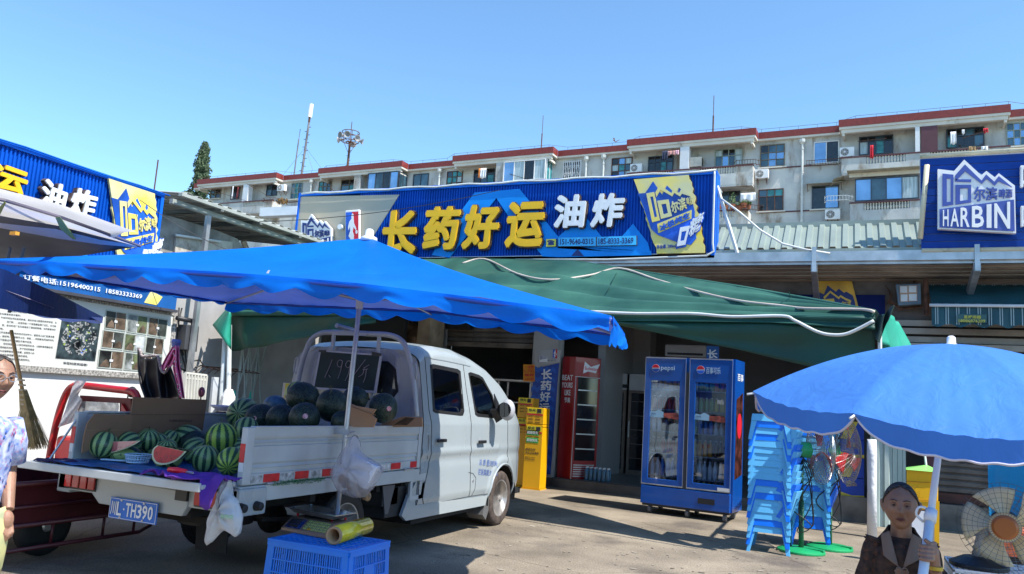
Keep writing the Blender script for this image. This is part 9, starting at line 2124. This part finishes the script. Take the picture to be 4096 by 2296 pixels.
    for s in (-1,1): m2.tube(smoothp([kn,kn + rr_ * s * 0.022 + up * 0.004,kn + rr_ * s * 0.026 - up * 0.035,kn + rr_ * s * 0.008 - up * 0.05,kn],4),0.0032,6); m2.tube([kn,kn + rr_ * s * 0.012 - up * 0.085],0.003,6); m2.tube([kn,L(s * 0.035,-0.085,-0.27)],0.003,6)
    m2.build('bow_tie_string',CO_,t,smooth=True)
    m2 = MB(); 
    for s in (-1,1): m2.tube([L(s * 0.08,0.08,-0.63),L(s * 0.09,-0.32,-0.66),L(s * 0.09,-0.33,-0.95)],[0.095,0.08,0.065],14)
    m2.build('trousers',mat('dark trousers',(0.02,0.02,0.025),rough=0.9),t,smooth=True)
    MB().tube([wr + V((0,0,0.012)),wr + V((0,0,-0.004))],0.032,14).build('bracelet',mat('yellow band',(0.6,0.38,0.03),rough=0.4),t)
face1 = fdir + _r * -0.10
person(Hc,face1,'elderly woman in a brown patterned blouse seated and gripping the blue umbrella pole',parts1,0.97,0.05)
t = thing('low_stool',(Hc.x,Hc.y + 0.1,0),'low wooden stool under the seated elderly woman','stool'); hs = Hc.z - 0.74
MB().box(Hc.x - 0.16,Hc.x + 0.16,Hc.y,Hc.y + 0.26,hs - 0.03,hs).build('seat',WOODF,t)
for sx_ in (-0.13,0.13):
    for sy_ in (0.03,0.23): MB().box(Hc.x + sx_ - 0.015,Hc.x + sx_ + 0.015,Hc.y + sy_ - 0.015,Hc.y + sy_ + 0.015,0,hs - 0.031).build('leg',WOODF,t)
# woman at the left edge
H2 = atz(-20,1515,3.75)
def parts2(m,L,t):
    m.tube([L(0,0.05,-0.20),L(0,0.06,-0.30),L(0,0.05,-0.55),L(0,0.04,-0.78)],[0.09,0.12,0.12,0.14],20)
    for s in (-1,1):
        m.tube([L(s * 0.14,0.05,-0.23),L(s * 0.19,0.06,-0.45),L(s * 0.15,-0.08,-0.64)],[0.045,0.036,0.026],12); m.ball(L(s * 0.14,-0.10,-0.69),0.028,0.035,0.05,10,8)
        for k in range(5): m.tube([L(s * (0.12 + 0.011 * k),-0.11,-0.71),L(s * (0.12 + 0.011 * k),-0.13,-0.76 + 0.008 * abs(k - 2)),L(s * (0.12 + 0.011 * k),-0.12,-0.785 + 0.01 * abs(k - 2))],0.008,8)
        m.tube([L(s * 0.08,0.04,-0.8),L(s * 0.085,0.02,-1.1),L(s * 0.085,0.03,-1.38)],[0.08,0.06,0.045],12); m.tube([L(s * 0.085,0.05,-1.36),L(s * 0.085,-0.1,-1.37)],0.035,10)
    FL = mat('floral cotton',(0.42,0.44,0.56),rough=0.85,var=0.4,scale=26,c2=(0.06,0.14,0.40),dirt=((0.40,0.04,0.12),0.54,30,(1,1,1))); FL2 = mat('floral blue print',(0.05,0.12,0.42),rough=0.85)
    def torso(a,b_):
        w = 2 * PI * a; c,s = math.cos(w),math.sin(w); sh = min(1.0,b_ / 0.12); return L((0.06 + 0.12 * sh ** 0.75) * c,0.055 + (0.06 + 0.06 * sh) * s,-0.175 - 0.45 * b_)
    m2 = MB(); m2.grid(torso,56,20)
    for s in (-1,1): m2.tube([L(s * 0.13,0.05,-0.22),L(s * 0.175,0.055,-0.32),L(s * 0.195,0.055,-0.42)],[0.07,0.07,0.062],16)
    m2.build('blouse',FL,t,smooth=True,solid=0.004)
    m2 = MB(); rr_ = random.Random(2)
    for k in range(150):
        p = V(torso(rr_.random(),0.1 + 0.88 * rr_.random())); c0 = L(0,0.055,0); n_ = V((p.x - c0.x,p.y - c0.y,0)).normalized(); m2.lathe(p + n_ * 0.002,n_,[(0,0.011),(0.003,0.006)],6)
    m2.build('print_flower',FL2,t)['kind'] = 'stuff'
    m2 = MB(); m2.grid(lambda a,b_: L((0.19 + 0.03 * b_) * math.cos(PI + PI * a),0.03 + (0.15 + 0.05 * math.sin(PI * b_)) * math.sin(PI + PI * a),-0.60 - 0.34 * b_ - 0.03 * math.sin(PI * a)),30,12); m2.build('apron',mat('apron yellow green',(0.55,0.52,0.22),rough=0.85,var=0.25,scale=9,c2=(0.36,0.38,0.22)),t,smooth=True,solid=0.012)
    m2 = MB()
    for s in (-1,1): m2.tube([L(s * 0.08,0.04,-0.76),L(s * 0.085,0.02,-1.1),L(s * 0.085,0.03,-1.32)],[0.10,0.085,0.075],14)
    m2.build('trousers',mat('blue trousers',(0.03,0.13,0.42),rough=0.9),t,smooth=True)
    m2 = MB()
    for s in (-1,1): m2.tube([L(s * 0.03 + 0.021 * math.cos(k * PI / 8),-0.102,0.008 + 0.017 * math.sin(k * PI / 8)) for k in range(16)],0.0018,5,closed=True)
    m2.tube([L(-0.009,-0.105,0.010),L(0.009,-0.105,0.010)],0.0015,4); m2.tube([L(0.051,-0.10,0.012),L(0.077,0.0,0.012)],0.0015,4); m2.build('glasses',STEEL,t)
person(H2,(CAM - H2) + _r * 4.5,'elderly woman in a floral blouse and yellow apron standing at the left edge',parts2,0.97,0.10)
